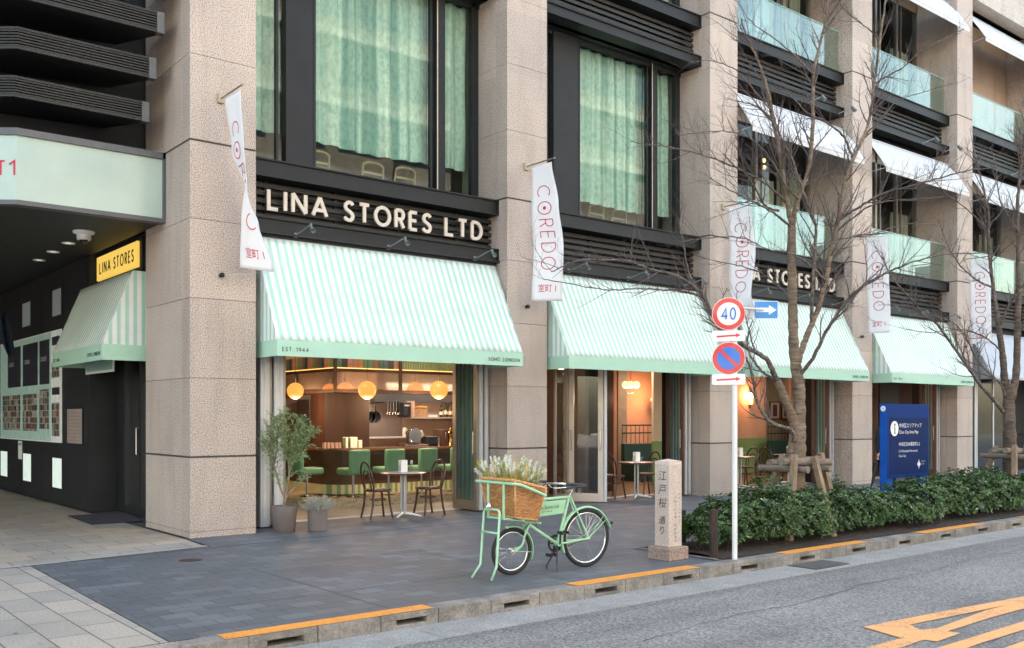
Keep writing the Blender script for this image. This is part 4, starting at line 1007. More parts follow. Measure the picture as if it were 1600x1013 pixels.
# wall lamps
for i,(u,v,y) in enumerate(((1020,625,5.2),(1173,623,4.55),(1464,618,1.9))):
    c=PY(u,v,y)
    o=empty('wall_sconce',tuple(c),['glowing wall lamp on the peach wall of the second shop bay','glowing cylinder wall lamp right of the white sign pole','small red-orange glowing lamp seen through the far folded doors'][i],'wall lamp')
    if i==1: MB().lathe([(.001,-.17),(.07,-.17),(.08,.17),(.001,.17)],c,16).build('shade',emis('warm shade',(1,.55,.2),.8,(.8,.5,.3)),o,smooth=True)
    else: MB().sphere(c,.07,14,8).build('shade',emis('orange shade',(1,.3,.06),.6,(.8,.4,.2)),o,smooth=2)
    MB().tube([c+Vector((0,.0,-.18)),c+Vector((0,.05,-.28))],.02,6).build('bracket',M['bent'],o)
    lamp('sconce_light',(c.x-.15,c.y-.12,c.z+.1),4.5 if i<2 else 1.5,(1,.42,.16),.06,parent=o)
# ---------------- items on and behind the bar
def onbar(u,y=3.78): return PY(u,700,y).x
zt=1.031
def thing(name,lb,cat,loc,group=None): return empty(name,loc,lb,cat,group)
for i,u in enumerate((507,513,519,526,531)):
    x=onbar(u); o=empty('glass_tumbler',(x,3.8,zt),['leftmost','second','middle','fourth','rightmost'][i]+' of the five upturned tumblers standing in a row on the bar','glass','tumblers on the bar')
    MB().lathe([(.001,.11),(.03,.11),(.035,.10),(.042,0)],(x,3.8,zt),14).build('wall',pm('pinkish tumbler',(.42,.28,.23),.15,0,.05) if i==0 else bpy.data.materials['pinkish tumbler'],o,smooth=True)
for i,(u,h_,wd) in enumerate(((539,.21,.05),(550,.21,.15),(560,.15,.08))):
    x=onbar(u); o=thing('menu_stack',['slim green-edged menu block on the bar','broad white menu block on the bar','low white box pile right of the broad menu block'][i],'menu holder',(x,3.75,zt))
    MB().box(x-wd/2,x+wd/2,3.7,3.82,zt,zt+h_).build('cards',M['paper'],o,bevel=.004)
    MB().box(x-wd/2-.004,x-wd/2+.006,3.705,3.815,zt+.01,zt+h_-.01).build('cover_edge',M['sage'],o)
# ladles and pans
def hang(u,v0,v1,y,mb,r=.012): a=PY(u,v0,y);b=PY(u,v1,y); mb.tube([a,b],r,5)
for k in range(7):
    u=558+k*4.3; a=PY(u,633,5.85); b=PY(u+1,645,5.85)
    o=empty('ladle',tuple(a),['first','second','third','fourth','fifth','sixth','seventh','eighth','ninth'][k]+' steel ladle above the black pans, counted from the timber column','ladle','ladles on the kitchen rail')
    MB().tube([a,b],.008,5).build('handle',M['chrome'],o); MB().sphere(PY(u+1,646,5.84),.035,10,6,.6).build('bowl',M['chrome'],o,smooth=2)
for k in range(5):
    u=560+k*6.5; c=PY(u,652,5.8)
    o=empty('frying_pan',tuple(c),['first','second','third','fourth','fifth'][k]+' black pan in the hanging row, counted from the timber column','pan','pans hanging in the kitchen')
    MB().lathe([(.001,.0),(.11,.0),(.13,.04),(.125,.04),(.105,.01)],tuple(c),18,'Y').build('pan_body',M['black'],o,smooth=True)
    MB().tube([c+Vector((0,-.01,.12)),c+Vector((0,-.01,.27))],.01,5).build('handle',M['chrome'],o)
for k in range(6):
    u=606+k*4.4; a=PY(u,626,5.85); b=PY(u,644,5.85)
    o=empty('kitchen_tool',tuple(a),['first','second','third','fourth','fifth','sixth','seventh','eighth','ninth'][k]+' steel tool on the kitchen rail left of the black speaker box','utensil','utensils on the rail')
    MB().tube([a,b],.007,5).build('handle',M['chrome'],o); MB().box(b.x-.03,b.x+.03,b.y-.01,b.y+.01,b.z-.07,b.z).build('blade',M['chrome'],o,bevel=.01)
MB().tube([PY(556,632.5,5.87),PY(634,626,5.87)],.01,6).build('utensil_rail',M['chrome'],BLD)
a=PY(630,651,5.7);b=PY(642,629,5.7)
o=thing('black_box',"black speaker box hung on the kitchen wall",'speaker',(a.x,5.7,a.z)); MB().box(a.x,b.x,5.7,5.95,a.z,b.z).build('case',M['black'],o,bevel=.01); MB().box(a.x+.02,b.x-.02,5.69,5.7,a.z+.02,b.z-.12).build('front_cloth',pm('speaker cloth',(.03,.03,.035),.9),o); MB().box(a.x+.03,b.x-.03,5.69,5.7,b.z-.09,b.z-.05).build('badge',pm('badge',(.4,.4,.4),.4),o)
a=PY(642,652,5.7);b=PY(722,652,5.7)
sh=thing('wall_shelf','pale wall shelf behind the bar carrying a picture box and bottles','shelf',(a.x,5.6,1.6)); zs=1.63; MB().box(a.x,b.x,5.62,6.1,zs-.03,zs).build('board',pm('shelf board',(.45,.38,.33),.4),sh)
mb=MB(); mb.box(a.x,a.x+.05,5.62,6.1,zs,2.0); mb.build('side_panel',M['peach'],sh)
def bottle(x,y,z,m,lb,h=.28,grp='bottles on the wall shelf'):
    o=empty('bottle',(x,y,z),lb,'bottle',grp)
    MB().lathe([(.001,0),(.036,0),(.038,.01),(.038,h*.58),(.014,h*.75),(.013,h),(.001,h)],(x,y,z),12).build('glass_body',m,o,smooth=True)
    MB().lathe([(.039,h*.2),(.0395,h*.2),(.0395,h*.48),(.039,h*.48)],(x,y,z),12).build('paper_label',M['cream'],o); MB().lathe([(.0145,h*.88),(.0145,h),(.001,h)],(x,y,z+.002),10).build('cap',M['black'],o)
bm=[pm('dark bottle',(.02,.015,.012),.12),pm('amber bottle',(.16,.06,.02),.12),pm('green bottle',(.03,.06,.03),.12)]
for k in range(9):
    x=PY(687+k*3.6,650,5.8).x; bottle(x,5.75+.05*(k%2),zs,bm[k%3],['first','second','third','fourth','fifth','sixth','seventh','eighth','ninth'][k]+' bottle on the wall shelf behind the bar, counted from the picture box',.27+.03*(k%3))
a=PY(648,651,5.7);b=PY(668,631,5.7)
o=thing('picture_box','cream and brown picture box with round dial on the wall shelf','box',(a.x,5.7,zs)); MB().box(a.x,b.x,5.7,5.75,zs,zs+.26).build('board',pm('box board',(.35,.2,.1),.6),o); MB().lathe([(.001,-.004),(.075,-.004),(.08,0)],(a.x+.12,5.698,zs+.13),20,'Y').build('dial',M['cream'],o); MB().box(a.x+.02,b.x-.02,5.69,5.699,zs+.22,zs+.25).build('header',M['orange'],o)
for k in range(5):
    x=PY(668+k*3,650,5.8).x; o=empty('cup',(x,5.75,zs),['first','second','third','fourth','fifth','sixth','seventh','eighth','ninth'][k]+' small white cup right of the picture box on the wall shelf','cup','cups on the wall shelf')
    MB().lathe([(.001,0),(.02,0),(.03,.05),(.026,.05),(.018,.006)],(x,5.75,zs),10).build('bowl',M['white'],o,smooth=True)
# slicer
x=onbar(648,3.95); o=thing('meat_slicer','polished steel meat slicer standing on the bar','slicer',(x,3.95,zt))
MB().box(x-.28,x+.30,3.85,4.15,zt,zt+.06).build('base',M['chrome'],o,bevel=.02)
MB().lathe([(.001,-.03),(.15,-.03),(.16,0),(.15,.03),(.001,.03)],(0,0,0),28,'Y',Matrix.Translation((x-.02,3.92,zt+.22))@Matrix.Rotation(R(20),4,'Y')).build('blade',M['chrome'],o,smooth=True)
MB().box(-.16,.16,-.08,.08,-.07,.07,Matrix.Translation((x+.1,4.05,zt+.2))@Matrix.Rotation(R(-25),4,'Y')).build('carriage',M['silver'],o,bevel=.03)
MB().tube([(x-.2,3.9,zt+.06),(x-.24,3.9,zt+.3),(x-.12,3.88,zt+.36)],.018,6).build('arm',M['black'],o)
x=onbar(672,3.95); o=thing('toaster','black toaster between the slicer and the coffee grinder','toaster',(x,3.95,zt))
MB().box(x-.15,x+.15,3.85,4.1,zt,zt+.2).build('case',M['black'],o,bevel=.03); MB().box(x-.11,x+.11,3.845,3.85,zt+.04,zt+.16).build('window',pm('toaster glass',(.02,.03,.05),.1),o); MB().box(x+.13,x+.165,3.84,3.86,zt,zt+.18).build('trim',M['chrome'],o)
x=onbar(700,3.95); o=thing('coffee_grinder','brass and steel coffee machine at the right end of the bar','coffee machine',(x,3.95,zt))
MB().box(x-.22,x-.03,3.9,4.2,zt,zt+.34).build('case',M['woodmid'],o,bevel=.01)
MB().lathe([(.001,0),(.08,0),(.07,.04),(.05,.1),(.06,.2),(.07,.26),(.03,.3),(.02,.38),(.001,.38)],(x+.06,3.95,zt),16).build('urn',pm('brass',(.55,.34,.14),.2,1),o,smooth=True); MB().tube([(x-.02,3.9,zt+.25),(x-.12,3.86,zt+.28),(x-.12,3.86,zt+.15)],.012,6).build('tap',M['chrome'],o)
x=onbar(618,4.6); o=thing('prep_cabinet','low steel-topped kitchen cabinet behind the bar with a glass jar on it','cabinet',(x,4.6,.2))
MB().box(x-.7,x+.45,4.6,5.2,.2,1.18).build('body',pm('warm steel cabinet',(.2,.13,.1),.35,.4),o,bevel=.01); MB().box(x-.72,x+.47,4.58,5.22,1.18,1.205).build('worktop',M['silver'],o); MB().lathe([(.001,0),(.05,0),(.05,.16),(.03,.2),(.001,.2)],(x+.3,4.7,1.206),14).build('jar',M['paper'],o,smooth=True)

# ================================================================ AWNINGS
def awning(x0,x1,lb,text=True,grp='mint and white striped awnings over the shop windows'):
    A=empty('striped_awning',(x0,.3,2.5),lb,'awning',grp)
    zt_,zv,zb=4.25,2.70,2.475; yt,yf=.29,-.46
    def fr(a,b):
        X=x0+(x1-x0)*a; y=yt+(yf-yt)*b; z=zt_+(zv-zt_)*b-.045*math.sin(math.pi*b)*(1-.35*math.sin(a*math.pi*3)**2)+.006*math.sin(a*41+b*5)*math.sin(b*7)
        return (X,y,z)
    MB().grid(fr,56,12).build('canopy',M['strx'],A,smooth=2,solid=.003)
    for X in (x0,x1):
        mb=MB(); mb.grid(lambda a,b,X=X:(X,yt+.22+((yt-.0)+(yf-yt)*b-(yt+.22))*a, (zt_+(zv-zt_)*b)),4,10); mb.build('side_panel',M['stry'],A,solid=.003)
        MB().quad((X,yt+.22,zb),(X,yf,zb),(X,yf,zv),(X,yt+.22,zv)).build('side_valance',M['mint'],A,solid=.003)
    def fv(a,b): return (x0+(x1-x0)*a,yf-.003+.004*math.sin(a*23)*(1-b),zb+(zv-zb)*b)
    MB().grid(fv,40,3).build('valance',M['mint'],A,solid=.003)
    mb=MB(); mb.tube([(x0,yf+.02,zv-.01),(x1,yf+.02,zv-.01)],.016,8); mb.tube([(x0,yt,zt_-.02),(x1,yt,zt_-.02)],.02,8)
    for k in range(4): X=x0+.05+(x1-x0-.1)*k/3; mb.tube([(X,yf+.03,zv-.02),(X,.42,zv+.12)],.012,6)
    mb.build('frame',M['silver'],A)
    MB().box(x0-.01,x1+.01,yt-.02,yt+.14,zt_-.02,zt_+.03).build('cassette',M['steel'],A)
    if text:
        put_letters('EST. 1944',.062,.0085,.28,(x0+.07,yf-.0075,zb+.065),(1,0,0),(0,0,1),.001,M['ink'],A,'lettering',each=False)
        ls,tw=letters('SOHO, LONDON',.062,.0085,.22)
        put_letters('SOHO, LONDON',.062,.0085,.22,(x1-.07-tw,yf-.0075,zb+.065),(1,0,0),(0,0,1),.001,M['ink'],A,'lettering',each=False)
    return A
alb=['mint striped awning nearest the corner, over the bar window','mint striped awning of the second bay, behind the speed sign','mint striped awning behind the first street tree','mint striped awning farthest away, above the blue map board']
for i,(a,b) in enumerate(bays[:4]): awning(a+.10,b-.04,alb[i],i!=1)
# plain grey canvas over bay 5
a,b=bays[4]; A=empty('plain_awning',(a,.3,2.7),'plain pale grey awning right of the last striped one, behind the second tree','awning')
M['greyc']=pm('grey canvas',(.50,.53,.58),.75,0,.06,2)
MB().grid(lambda p,q:(a+.3+(b-a-.35)*p,.29-.75*q,4.1-1.4*q-.03*math.sin(3.14*q)),20,8).build('canopy',M['greyc'],A,smooth=2,solid=.004)
MB().quad((a+.3,.5,2.7),(a+.3,-.46,2.7),(a+.3,.29,4.1),(a+.3,.5,4.1)).build('side_panel',pm('darker grey canvas',(.28,.30,.33),.75),A,solid=.004)
mb=MB(); mb.box(a,b,.45,.55,0,3.0); mb.build('shop_window',pm('dark shop glass',(.02,.025,.025),.08,0,.05),BLD)
mb=MB(); 
for X in (a+.05,a+1.05,a+1.15,a+2.2,a+3.3): mb.box(X,X+.07,.43,.449,0,3.0)
mb.build('shop_window_frame',M['silver'],BLD)
# side awning at the entrance
A=empty('striped_side_awning',(4.7,3.4,2.5),'small mint striped awning over the dark side entrance, under the yellow shop sign','awning')
ya,yb_=2.02,4.82; zt_,zv,zb=3.83,2.71,2.475; xt,xf=4.68,4.23
MB().grid(lambda a,b:(xt+(xf-xt)*b,ya+(yb_-ya)*a,zt_+(zv-zt_)*b-.025*math.sin(math.pi*b)),30,10).build('canopy',M['stry'],A,smooth=2,solid=.003)
for Y in (ya,yb_):
    MB().quad((xf,Y,zv),(xt,Y,zt_),(4.95,Y,zt_),(4.95,Y,zv)).build('side_panel',M['strx'],A,solid=.003); MB().quad((xf,Y,zb),(4.95,Y,zb),(4.95,Y,zv),(xf,Y,zv)).build('side_valance',M['mint'],A,solid=.003)
MB().quad((xf-.002,ya,zb),(xf-.002,yb_,zb),(xf-.002,yb_,zv),(xf-.002,ya,zv)).build('valance',M['mint'],A,solid=.003)
put_letters('EST. 1944',.062,.0085,.28,(xf-.006,yb_-.07,zb+.07),(0,-1,0),(0,0,1),.001,M['ink'],A,'lettering',each=False)
ls,tw=letters('SOHO, LONDON',.062,.0085,.22)
put_letters('SOHO, LONDON',.062,.0085,.22,(xf-.006,ya+.09+tw,zb+.07),(0,-1,0),(0,0,1),.001,M['ink'],A,'lettering',each=False)
# little white framed menu under it
o=empty('menu_board',(4.4,4.3,2.3),'white framed board seen under the small side awning','board'); MB().box(4.74,4.76,3.2,4.75,2.36,2.62).build('frame',M['white'],o,bevel=.004); MB().box(4.736,4.739,3.25,4.70,2.40,2.58).build('sheet',pm('mint sheet',(.3,.45,.42),.5),o)
# yellow sign
A=empty('lit_shop_sign',(4.86,2.4,3.95),'yellow backlit sign reading LINA STORES above the small side awning','sign')
MB().box(4.86,4.95,2.42,4.52,3.955,4.355).build('light_box',pm('yellow light box',(.70,.48,.10),.35,0,.03,emit=.30,ecol=(1,.66,.13)),A,bevel=.004)
mb=MB(); mb.box(4.90,5.25,2.30,4.60,3.86,4.4); mb.build('housing',M['black'],A)
put_letters('LINA STORES',.20,.03,.22,(4.858,4.36,4.05),(0,-1,0),(0,0,1),.002,M['ink'],A,'letter',width=1.80,wf=.85)
# the two big signs
def bigsign(xa,lb,wd=3.94):
    A=empty('shop_sign',(xa,.28,4.64),lb,'sign','cream letter signs on the louvre bands')
    put_letters('LINA STORES LTD',.33,.053,.20,(xa,.36,4.64),(1,0,0),(0,0,1),.03,M['letter'],A,'letter',width=wd,space=.55)
    mb=MB(); 
    for z in (4.71,4.90): mb.box(xa,xa+wd,.372,.40,z,z+.015)
    mb.build('fixing_rail',M['steel'],A)
bigsign(6.04,'large cream letters LINA STORES LTD above the bar awning')
bigsign(16.75,'cream letters LINA STORES LTD partly hidden behind tree branches')
# gooseneck lamps
gl=0
for i,(a,b) in enumerate(bays[:4]):
    for k,X in enumerate((a+.72,(a+b)/2+.05,b-.52)):
        nm=['left','middle','right'][k]; bay=['nearest awning','second awning','awning behind the first street tree','farthest striped awning'][i]
        o=empty('awning_lamp',(X,.2,4.3),'small grey gooseneck lamp over the '+nm+' of the '+bay,'lamp','gooseneck lamps over the awnings')
        mt=pm('lamp grey green',(.17,.20,.20),.4,.2) if gl==0 else bpy.data.materials['lamp grey green']; gl=1
        MB().tube(bez([(X,.24,4.30),(X,.02,4.34),(X,-.18,4.38),(X,-.26,4.385)],4),.011,7).build('arm',mt,o,smooth=True)
        MB().tube([(X,-.25,4.40),(X,-.255,4.33)],.018,8).build('joint',mt,o,smooth=True)
        Mx=Matrix.Translation((X,-.26,4.34))@Matrix.Rotation(R(-52),4,'X')
        MB().lathe([(.001,.0),(.022,-.005),(.026,-.04),(.038,-.09),(.035,-.09),(.001,-.04)],(0,0,0),14,'Z',Mx).build('lamp_head',mt,o,smooth=True)
        MB().box(X-.03,X+.03,.215,.245,4.27,4.34).build('wall_plate',mt,o)
# white upper awnings
def sun_awn(a,b,zt,lb,drop=1.05,out=.52):
    A=empty('sun_awning',(a,.2,zt-drop),lb,'awning','white canvas awnings over the balconies')
    def fn(p,q):
        X=a+.04+(b-a-.06)*p; return (X,.24-(out+.06)*q-.03*math.sin(3.14*q),zt-.82*drop*q-.10*math.sin(3.14*p)*q*0-.02*math.sin(q*3.14)*math.sin(p*11))
    MB().grid(fn,24,8).build('canvas',M['linen'],A,smooth=2,solid=.004)
    MB().grid(lambda p,q:(fn(p,1)[0],fn(p,1)[1]-.003,fn(p,1)[2]-.10*q),24,1).build('valance',M['linen'],A,solid=.004)
    mb=MB().tube([fn(0,1),fn(1,1)],.014,6); mb.tube([(a+.04,.24,zt),(b-.02,.24,zt)],.03,8); mb.build('front_bar',M['silver'],A)
    for X in (a+.08,b-.08): MB().tube([(X,.3,zt-.9),(X,.24-out,zt-.82*drop)],.012,6).build('arm',M['silver'],A)
nms=['third bay','fourth bay','fifth bay']
for i,(a,b) in enumerate(bays[2:5]):
    sun_awn(a,b,8.58,'white canvas awning over the first-floor balcony of the %s from the corner, behind branches'%nms[i])
    sun_awn(a,b,13.05,'white canvas awning over the second-floor balcony of the %s from the corner'%nms[i])
    for k,X in enumerate((b-1.5,b-.25)):
        for lv,zz in enumerate((8.9,)):
            o=empty('awning_lamp',(X,-.1,zz),'small pale spotlight above the white first-floor awning, %s of the %s'%(['middle','right end'][k],nms[i]),'lamp','spotlights over the white awnings')
            MB().tube([(X,.25,zz+.02),(X,-.12,zz+.08)],.01,6).build('arm',M['silver'],o); MB().lathe([(.001,0),(.035,0),(.05,-.14),(.001,-.14)],(0,0,0),12,'Z',Matrix.Translation((X,-.14,zz+.1))@Matrix.Rotation(R(-35),4,'X')).build('lamp_head',bpy.data.materials['lamp grey green'],o,smooth=True)
# red characters on the nearest white awning are kerned by hand
a,b=bays[2]
# ================================================================ BANNERS
def banner(x,ztop,rows,lb,flip=False,w_=.52,L_=2.3,word=True):
    """rows: (t, centre dx, centre dy, angle deg)   angle 0 = hanging perpendicular to the facade"""
    B=empty('shop_banner',(x,0,ztop),lb,'banner','white banners on the pillars')
    def S(s,t):
        # interpolate
        for r0,r1 in zip(rows[:-1],rows[1:]):
            if t<=r1[0] or r1 is rows[-1]:
                k=(t-r0[0])/(r1[0]-r0[0]); k=max(0,min(1,k)); k=k*k*(3-2*k)
                dx,dy,an=[r0[j]+(r1[j]-r0[j])*k for j in (1,2,3)]; break
        d=Vector((math.sin(R(an)),-math.cos(R(an)),0)); nn=Vector((math.cos(R(an)),math.sin(R(an)),0))
        return Vector((x+dx,-.42+dy,ztop-.05-L_*t))+d*((s-.5)*w_)+nn*(.025*math.sin(s*5+t*9)*t)
    M['bann']=M.get('bann') or cloth('banner cloth',(.95,.94,.95),.45,var=.02)
    MB().grid(lambda a,b:tuple(S(a,b)),8,40).build('cloth',M['bann'],B,smooth=2,solid=.002)
    MB().tube([(x,-.02,ztop),(x,-.76,ztop-.0)],.013,8).build('rod',M['bronze'],B,smooth=True)
    MB().box(x-.045,x+.045,-.045,0,ztop-.065,ztop+.065).build('bracket',pm('brass plate',(.42,.34,.24),.5,.2),B,bevel=.01)
    mb=MB(); hz=ztop-L_-.12
    mb.lathe([(.001,-.04),(.03,-.03),(.035,.03),(.001,.04)],(x,-.05,hz),10,'Y'); mb.build('wall_hook',M['steel'],B,smooth=True)
    p=S(0,1); MB().tube([(x,-.07,hz),tuple(p)],.003,4).build('tie_cord',M['silver'],B)
    # lettering, reading downwards
    def emap(px,py,q): # px along text(down), py letter height(across)
        t=px/L_; s=.5+(py-.5*hh)/w_*(-1 if (flip and t>.55) else 1)
        P=S(s,t); e=.01; du=(S(s+e,t)-P); dv=(S(s,t+e)-P); n=du.cross(dv); n.normalize()
        n=-n if n.dot(Vector((-1,-.75,0)))<0 else n
        return P+n*q
    hh=.26; mb=MB()
    if word:
        ls,tw=letters('COREDO',hh,.016,.28)
        for ch,qs in ls:
            for q,si in qs:
                ps=[emap(.30*L_*.5+p[0]*1.42/tw,p[1],.006) for p in q]; mb.quad(*[tuple(p) for p in ps])
                ps=[emap(.30*L_*.5+p[0]*1.42/tw,p[1],-.006) for p in q]; 
        # dot in the first O
        xs=[p[0] for q,_ in ls[1][1] for p in q]; cx_=(min(xs)+max(xs))/2; mb.quad(*[tuple(emap(.30*L_*.5+(cx_)*1.42/tw+.030*math.cos(2*math.pi*k/12)*1.0,hh/2+.030*math.sin(2*math.pi*k/12),.006)) for k in range(12)])
        mb.build('lettering',M['red'],B)
        vs,fs=text2d('室町 1',.15); xs=[v[0] for v in vs]; wtx=max(xs)-min(xs); mb=MB()
        h2=hh
        def em2(a_,b_):
            t=.93-b_/L_; s=.5+(a_-min(xs)-wtx/2)*.30/wtx/w_*(-1 if flip else 1); P=S(s,t); e=.01; du=(S(s+e,t)-P); dv=(S(s,t+e)-P); n=du.cross(dv); n.normalize(); n=-n if n.dot(Vector((-1,-.75,0)))<0 else n
            return P+n*.006
        mb.add([tuple(em2(v[0],v[1])) for v in vs],fs); mb.build('small_characters',M['red'],B)
    return B
banner(5.20,5.99,[(0,0,0,0),(.28,.07,.02,-6),(.52,.20,.02,-24),(.72,.28,.05,-48),(1,.36,.05,-84)],'white banner with red letters on the corner pillar, twisted at its middle',True)
bp=PY(826,262,0)
banner(10.66,bp.z,[(0,0,0,0),(.3,.07,0,22),(.6,.16,0,38),(1,.12,0,52)],'white banner with red letters on the second pillar, hanging almost straight')
banner(16.0,6.0,[(0,0,0,5),(.4,.12,0,28),(.8,.05,0,4),(1,.15,.05,60)],'white banner with red letters behind the speed limit sign')
banner(21.25,6.0,[(0,0,0,8),(.4,.05,0,15),(.8,.12,0,20),(1,.1,0,10)],'white banner with red letters behind the branches, left of the blue board')
banner(26.5,6.0,[(0,0,0,10),(.4,.05,0,20),(.8,.1,0,15),(1,.1,0,20)],'white banner with red letters on the farthest pillar by the second tree')

# bulbs glowing inside the first balcony room
for i,(u,v) in enumerate(((1194,251),(1194,262),(1232,272.5))):
    c=PY(u,v,2.6); o=empty('bare_bulb',tuple(c),['upper small warm bulb glowing behind the balcony glass of the third bay','lower small warm bulb glowing behind the balcony glass of the third bay','right small warm bulb glowing behind the balcony glass of the third bay'][i],'light bulb','bulbs in the balcony room')
    MB().sphere(c,.05,12,8,1.2).build('bulb',emis('bulb glow',(1,.62,.32),1.4) if i==0 else bpy.data.materials['bulb glow'],o,smooth=2)
    MB().tube([c+Vector((0,0,.05)),(c.x,c.y,8.6)],.006,4).build('cord',M['black'],o)

# red characters on the chamfered end of the glass canopy
ca=Vector((1.6,YC+.95,0)); cb=Vector((2.87,YC,0)); cu=(cb-ca).normalized(); cn=Vector((cu.y,-cu.x,0))
def onch(u,v): r_=ray(u,v); c=Vector((0,CAMY,CAMZ)); return c+r_*((cb+cn*.004-c).dot(cn)/r_.dot(cn))
q_=onch(13,275); put_letters('1',.205,.022,.1,q_,cu,(0,0,1),.003,M['red'],W,'red_character',wf=1.6)
q_=onch(-6.5,275); put_letters('T',.205,.022,.1,q_,cu,(0,0,1),.003,M['red'],W,'red_character')
# ================================================================ OPPOSITE SIDE OF THE STREET (seen only as reflections)
OB=empty('office_block',(10,-27,0),'pale banded office block across the street, mirrored in the upper windows','building')
MB().box(-30,45,-34,-27,0,21).build('facade_wall',pm('pale cream facade',(.40,.37,.31),.8,0,.1,.6),OB)
mb=MB()
for fl in range(5):
    z=4.6+fl*3.3
    for k in range(24):
        x=-29+k*3.05; mb.box(x,x+2.3,-27.0+.002,-26.98,z,z+1.9)
mb.build('window_row',pm('opposite glass',(.06,.09,.11),.15,0,.2,.5),OB)
mb=MB()
for fl in range(6): mb.box(-30,45,-27.001,-26.6,3.4+fl*3.3,3.75+fl*3.3)
mb.build('ledge',pm('white ledge',(.7,.68,.62),.7),OB)
MB().box(-30,45,-27.0,-26.95,.2,3.1).build('shopfront_band',pm('dark shopfront',(.09,.08,.07),.3),OB)
# ================================================================ POTS AND PLANTS
rp=random.Random(11)
def leafmb(mb,p,d,n,L,W,curl=.2):
    """pointed leaf: base p, direction d, up n"""
    d=d.normalized(); s=d.cross(n)
    if s.length<1e-5: s=d.orthogonal()
    s.normalize(); n=s.cross(d)
    a=p; b=p+d*L*.45+s*W*.5+n*L*.06; c=p+d*L-n*L*curl; e=p+d*L*.45-s*W*.5+n*L*.06; m_=p+d*L*.5
    mb.add([a,b,c,e,m_],[(0,4,1),(1,4,2),(0,3,4),(3,2,4)])
def rv(r=rp):
    while 1:
        v=Vector((r.uniform(-1,1),r.uniform(-1,1),r.uniform(-1,1)))
        if .05<v.length<1: return v.normalized()
def varleaf(name,c1,c2,rough=.45,scale=14,tl=.25):
    m=bpy.data.materials.new(name); m.use_nodes=True; t=m.node_tree; L=t.links.new; b=t.nodes['Principled BSDF']; out=[n for n in t.nodes if n.type=='OUTPUT_MATERIAL'][0]
    g=N(t,'ShaderNodeNewGeometry'); n=N(t,'ShaderNodeTexNoise',i_Scale=float(scale),i_Detail=3.0); L(g.outputs['Position'],n.inputs[0])
    ad=N(t,'ShaderNodeMath',operation='MULTIPLY_ADD',use_clamp=True); L(g.outputs['Random Per Island'],ad.inputs[0]); ad.inputs[1].default_value=.55
    sb=N(t,'ShaderNodeMath',operation='MULTIPLY_ADD'); L(n.outputs[0],sb.inputs[0]); sb.inputs[1].default_value=1.2; sb.inputs[2].default_value=-.35; L(sb.outputs[0],ad.inputs[2])
    r=ramp(t,[(0.0,c1),(1.0,c2)]); L(ad.outputs[0],r.inputs[0]); L(r.outputs[0],b.inputs['Base Color']); b.inputs['Roughness'].default_value=rough
    tr=N(t,'ShaderNodeBsdfTranslucent'); L(r.outputs[0],tr.inputs[0]); mx=N(t,'ShaderNodeMixShader',i_0=tl); L(b.outputs[0],mx.inputs[1]); L(tr.outputs[0],mx.inputs[2]); L(mx.outputs[0],out.inputs[0])
    return m
bark=pm('olive bark',(.26,.19,.13),.85,0,.3,20)
def pot(o,x,y,r0,r1,h):
    MB().lathe([(.001,0),(r0-.01,0),(r0,.01),(r1,h-.01),(r1-.004,h),(r1-.018,h),(r1-.022,h-.06),(.001,h-.06)],(x,y,0),40).build('pot_shell',M['pot'],o,smooth=True)
    MB().lathe([(.001,h-.035),(r1*.5,h-.03),(r1-.02,h-.04)],(x,y,0),24).build('soil',M['soil'],o,smooth=True)
px_,py_=6.10,-.10
o=empty('potted_olive_tree',(px_,py_,0),'young olive tree with silvery green leaves in a taupe pot, left of the bar window','potted tree')
pot(o,px_,py_,.15,.185,.37)
dp=13.62
def OPt(u,v,d=0): return PD(u,v,dp+d)
base=Vector((px_-.02,py_,.33))
stems=[[(446,780),(440,768),(434,748),(428,728),(420,708),(412,692)],[(446,780),(449,760),(452,740),(450,715),(447,690),(446,668),(449,650)],
 [(446,780),(456,766),(466,756),(474,748)],[(452,735),(461,715),(468,700),(480,688),(491,674)],[(450,715),(458,695),(463,675),(470,658)],[(428,728),(432,705),(434,680),(432,660)],
 [(447,690),(440,675),(436,655)],[(420,708),(424,690),(420,668)],[(468,700),(470,685),(476,668)],[(455,725),(447,712),(440,700)],[(461,715),(464,703),(470,712)]]
tips=[]; mb=MB()
for k,s in enumerate(stems):
    off=rp.uniform(-.16,.16) if k>2 else [-.06,.0,.08][k]
    pts=([base] if k<3 else [])+[OPt(u,v,off*(i/len(s))) for i,(u,v) in enumerate(s)]
    r0=.017 if k<3 else .009
    bz=bez(pts,4); mb.tube(bz,[r0*(1-.75*i/len(bz))+.002 for i in range(len(bz))],6)
    tips+=[(bz[i],(bz[min(i+1,len(bz)-1)]-bz[max(0,i-1)])) for i in range(len(bz)//3 if k<3 else 1,len(bz))]
mb.build('stems',bark,o,smooth=2)
lm=MB(); tw=MB()
for p,d in tips:
    if p.z<.62: continue
    for j in range(4 if p.z>1.0 else 2):
        dd=(d.normalized()*.5+rv()+Vector((0,0,.55))).normalized(); L_=rp.uniform(.07,.19); q=p+dd*L_
        tw.tube([p,q],[.0025,.001],3,cap=False)
        for t_ in range(int(L_/.014)):
            b_=p+dd*(t_*.014+.015); sd_d=(dd*.8+rv()*.8).normalized()
            leafmb(lm,b_,sd_d,rv(),rp.uniform(.04,.066),rp.uniform(.011,.016),.05)
tw.build('twigs',bark,o); lm.build('leaves',varleaf('olive leaves',(.07,.13,.035),(.45,.58,.28),.5,20,.35),o)
px_,py_=6.53,-.28
o=empty('potted_shrub',(px_,py_,0),'small silvery grey shrub in a round taupe pot right of the olive tree','potted plant')
pot(o,px_,py_,.135,.145,.31)
lm=MB(); tw=MB()
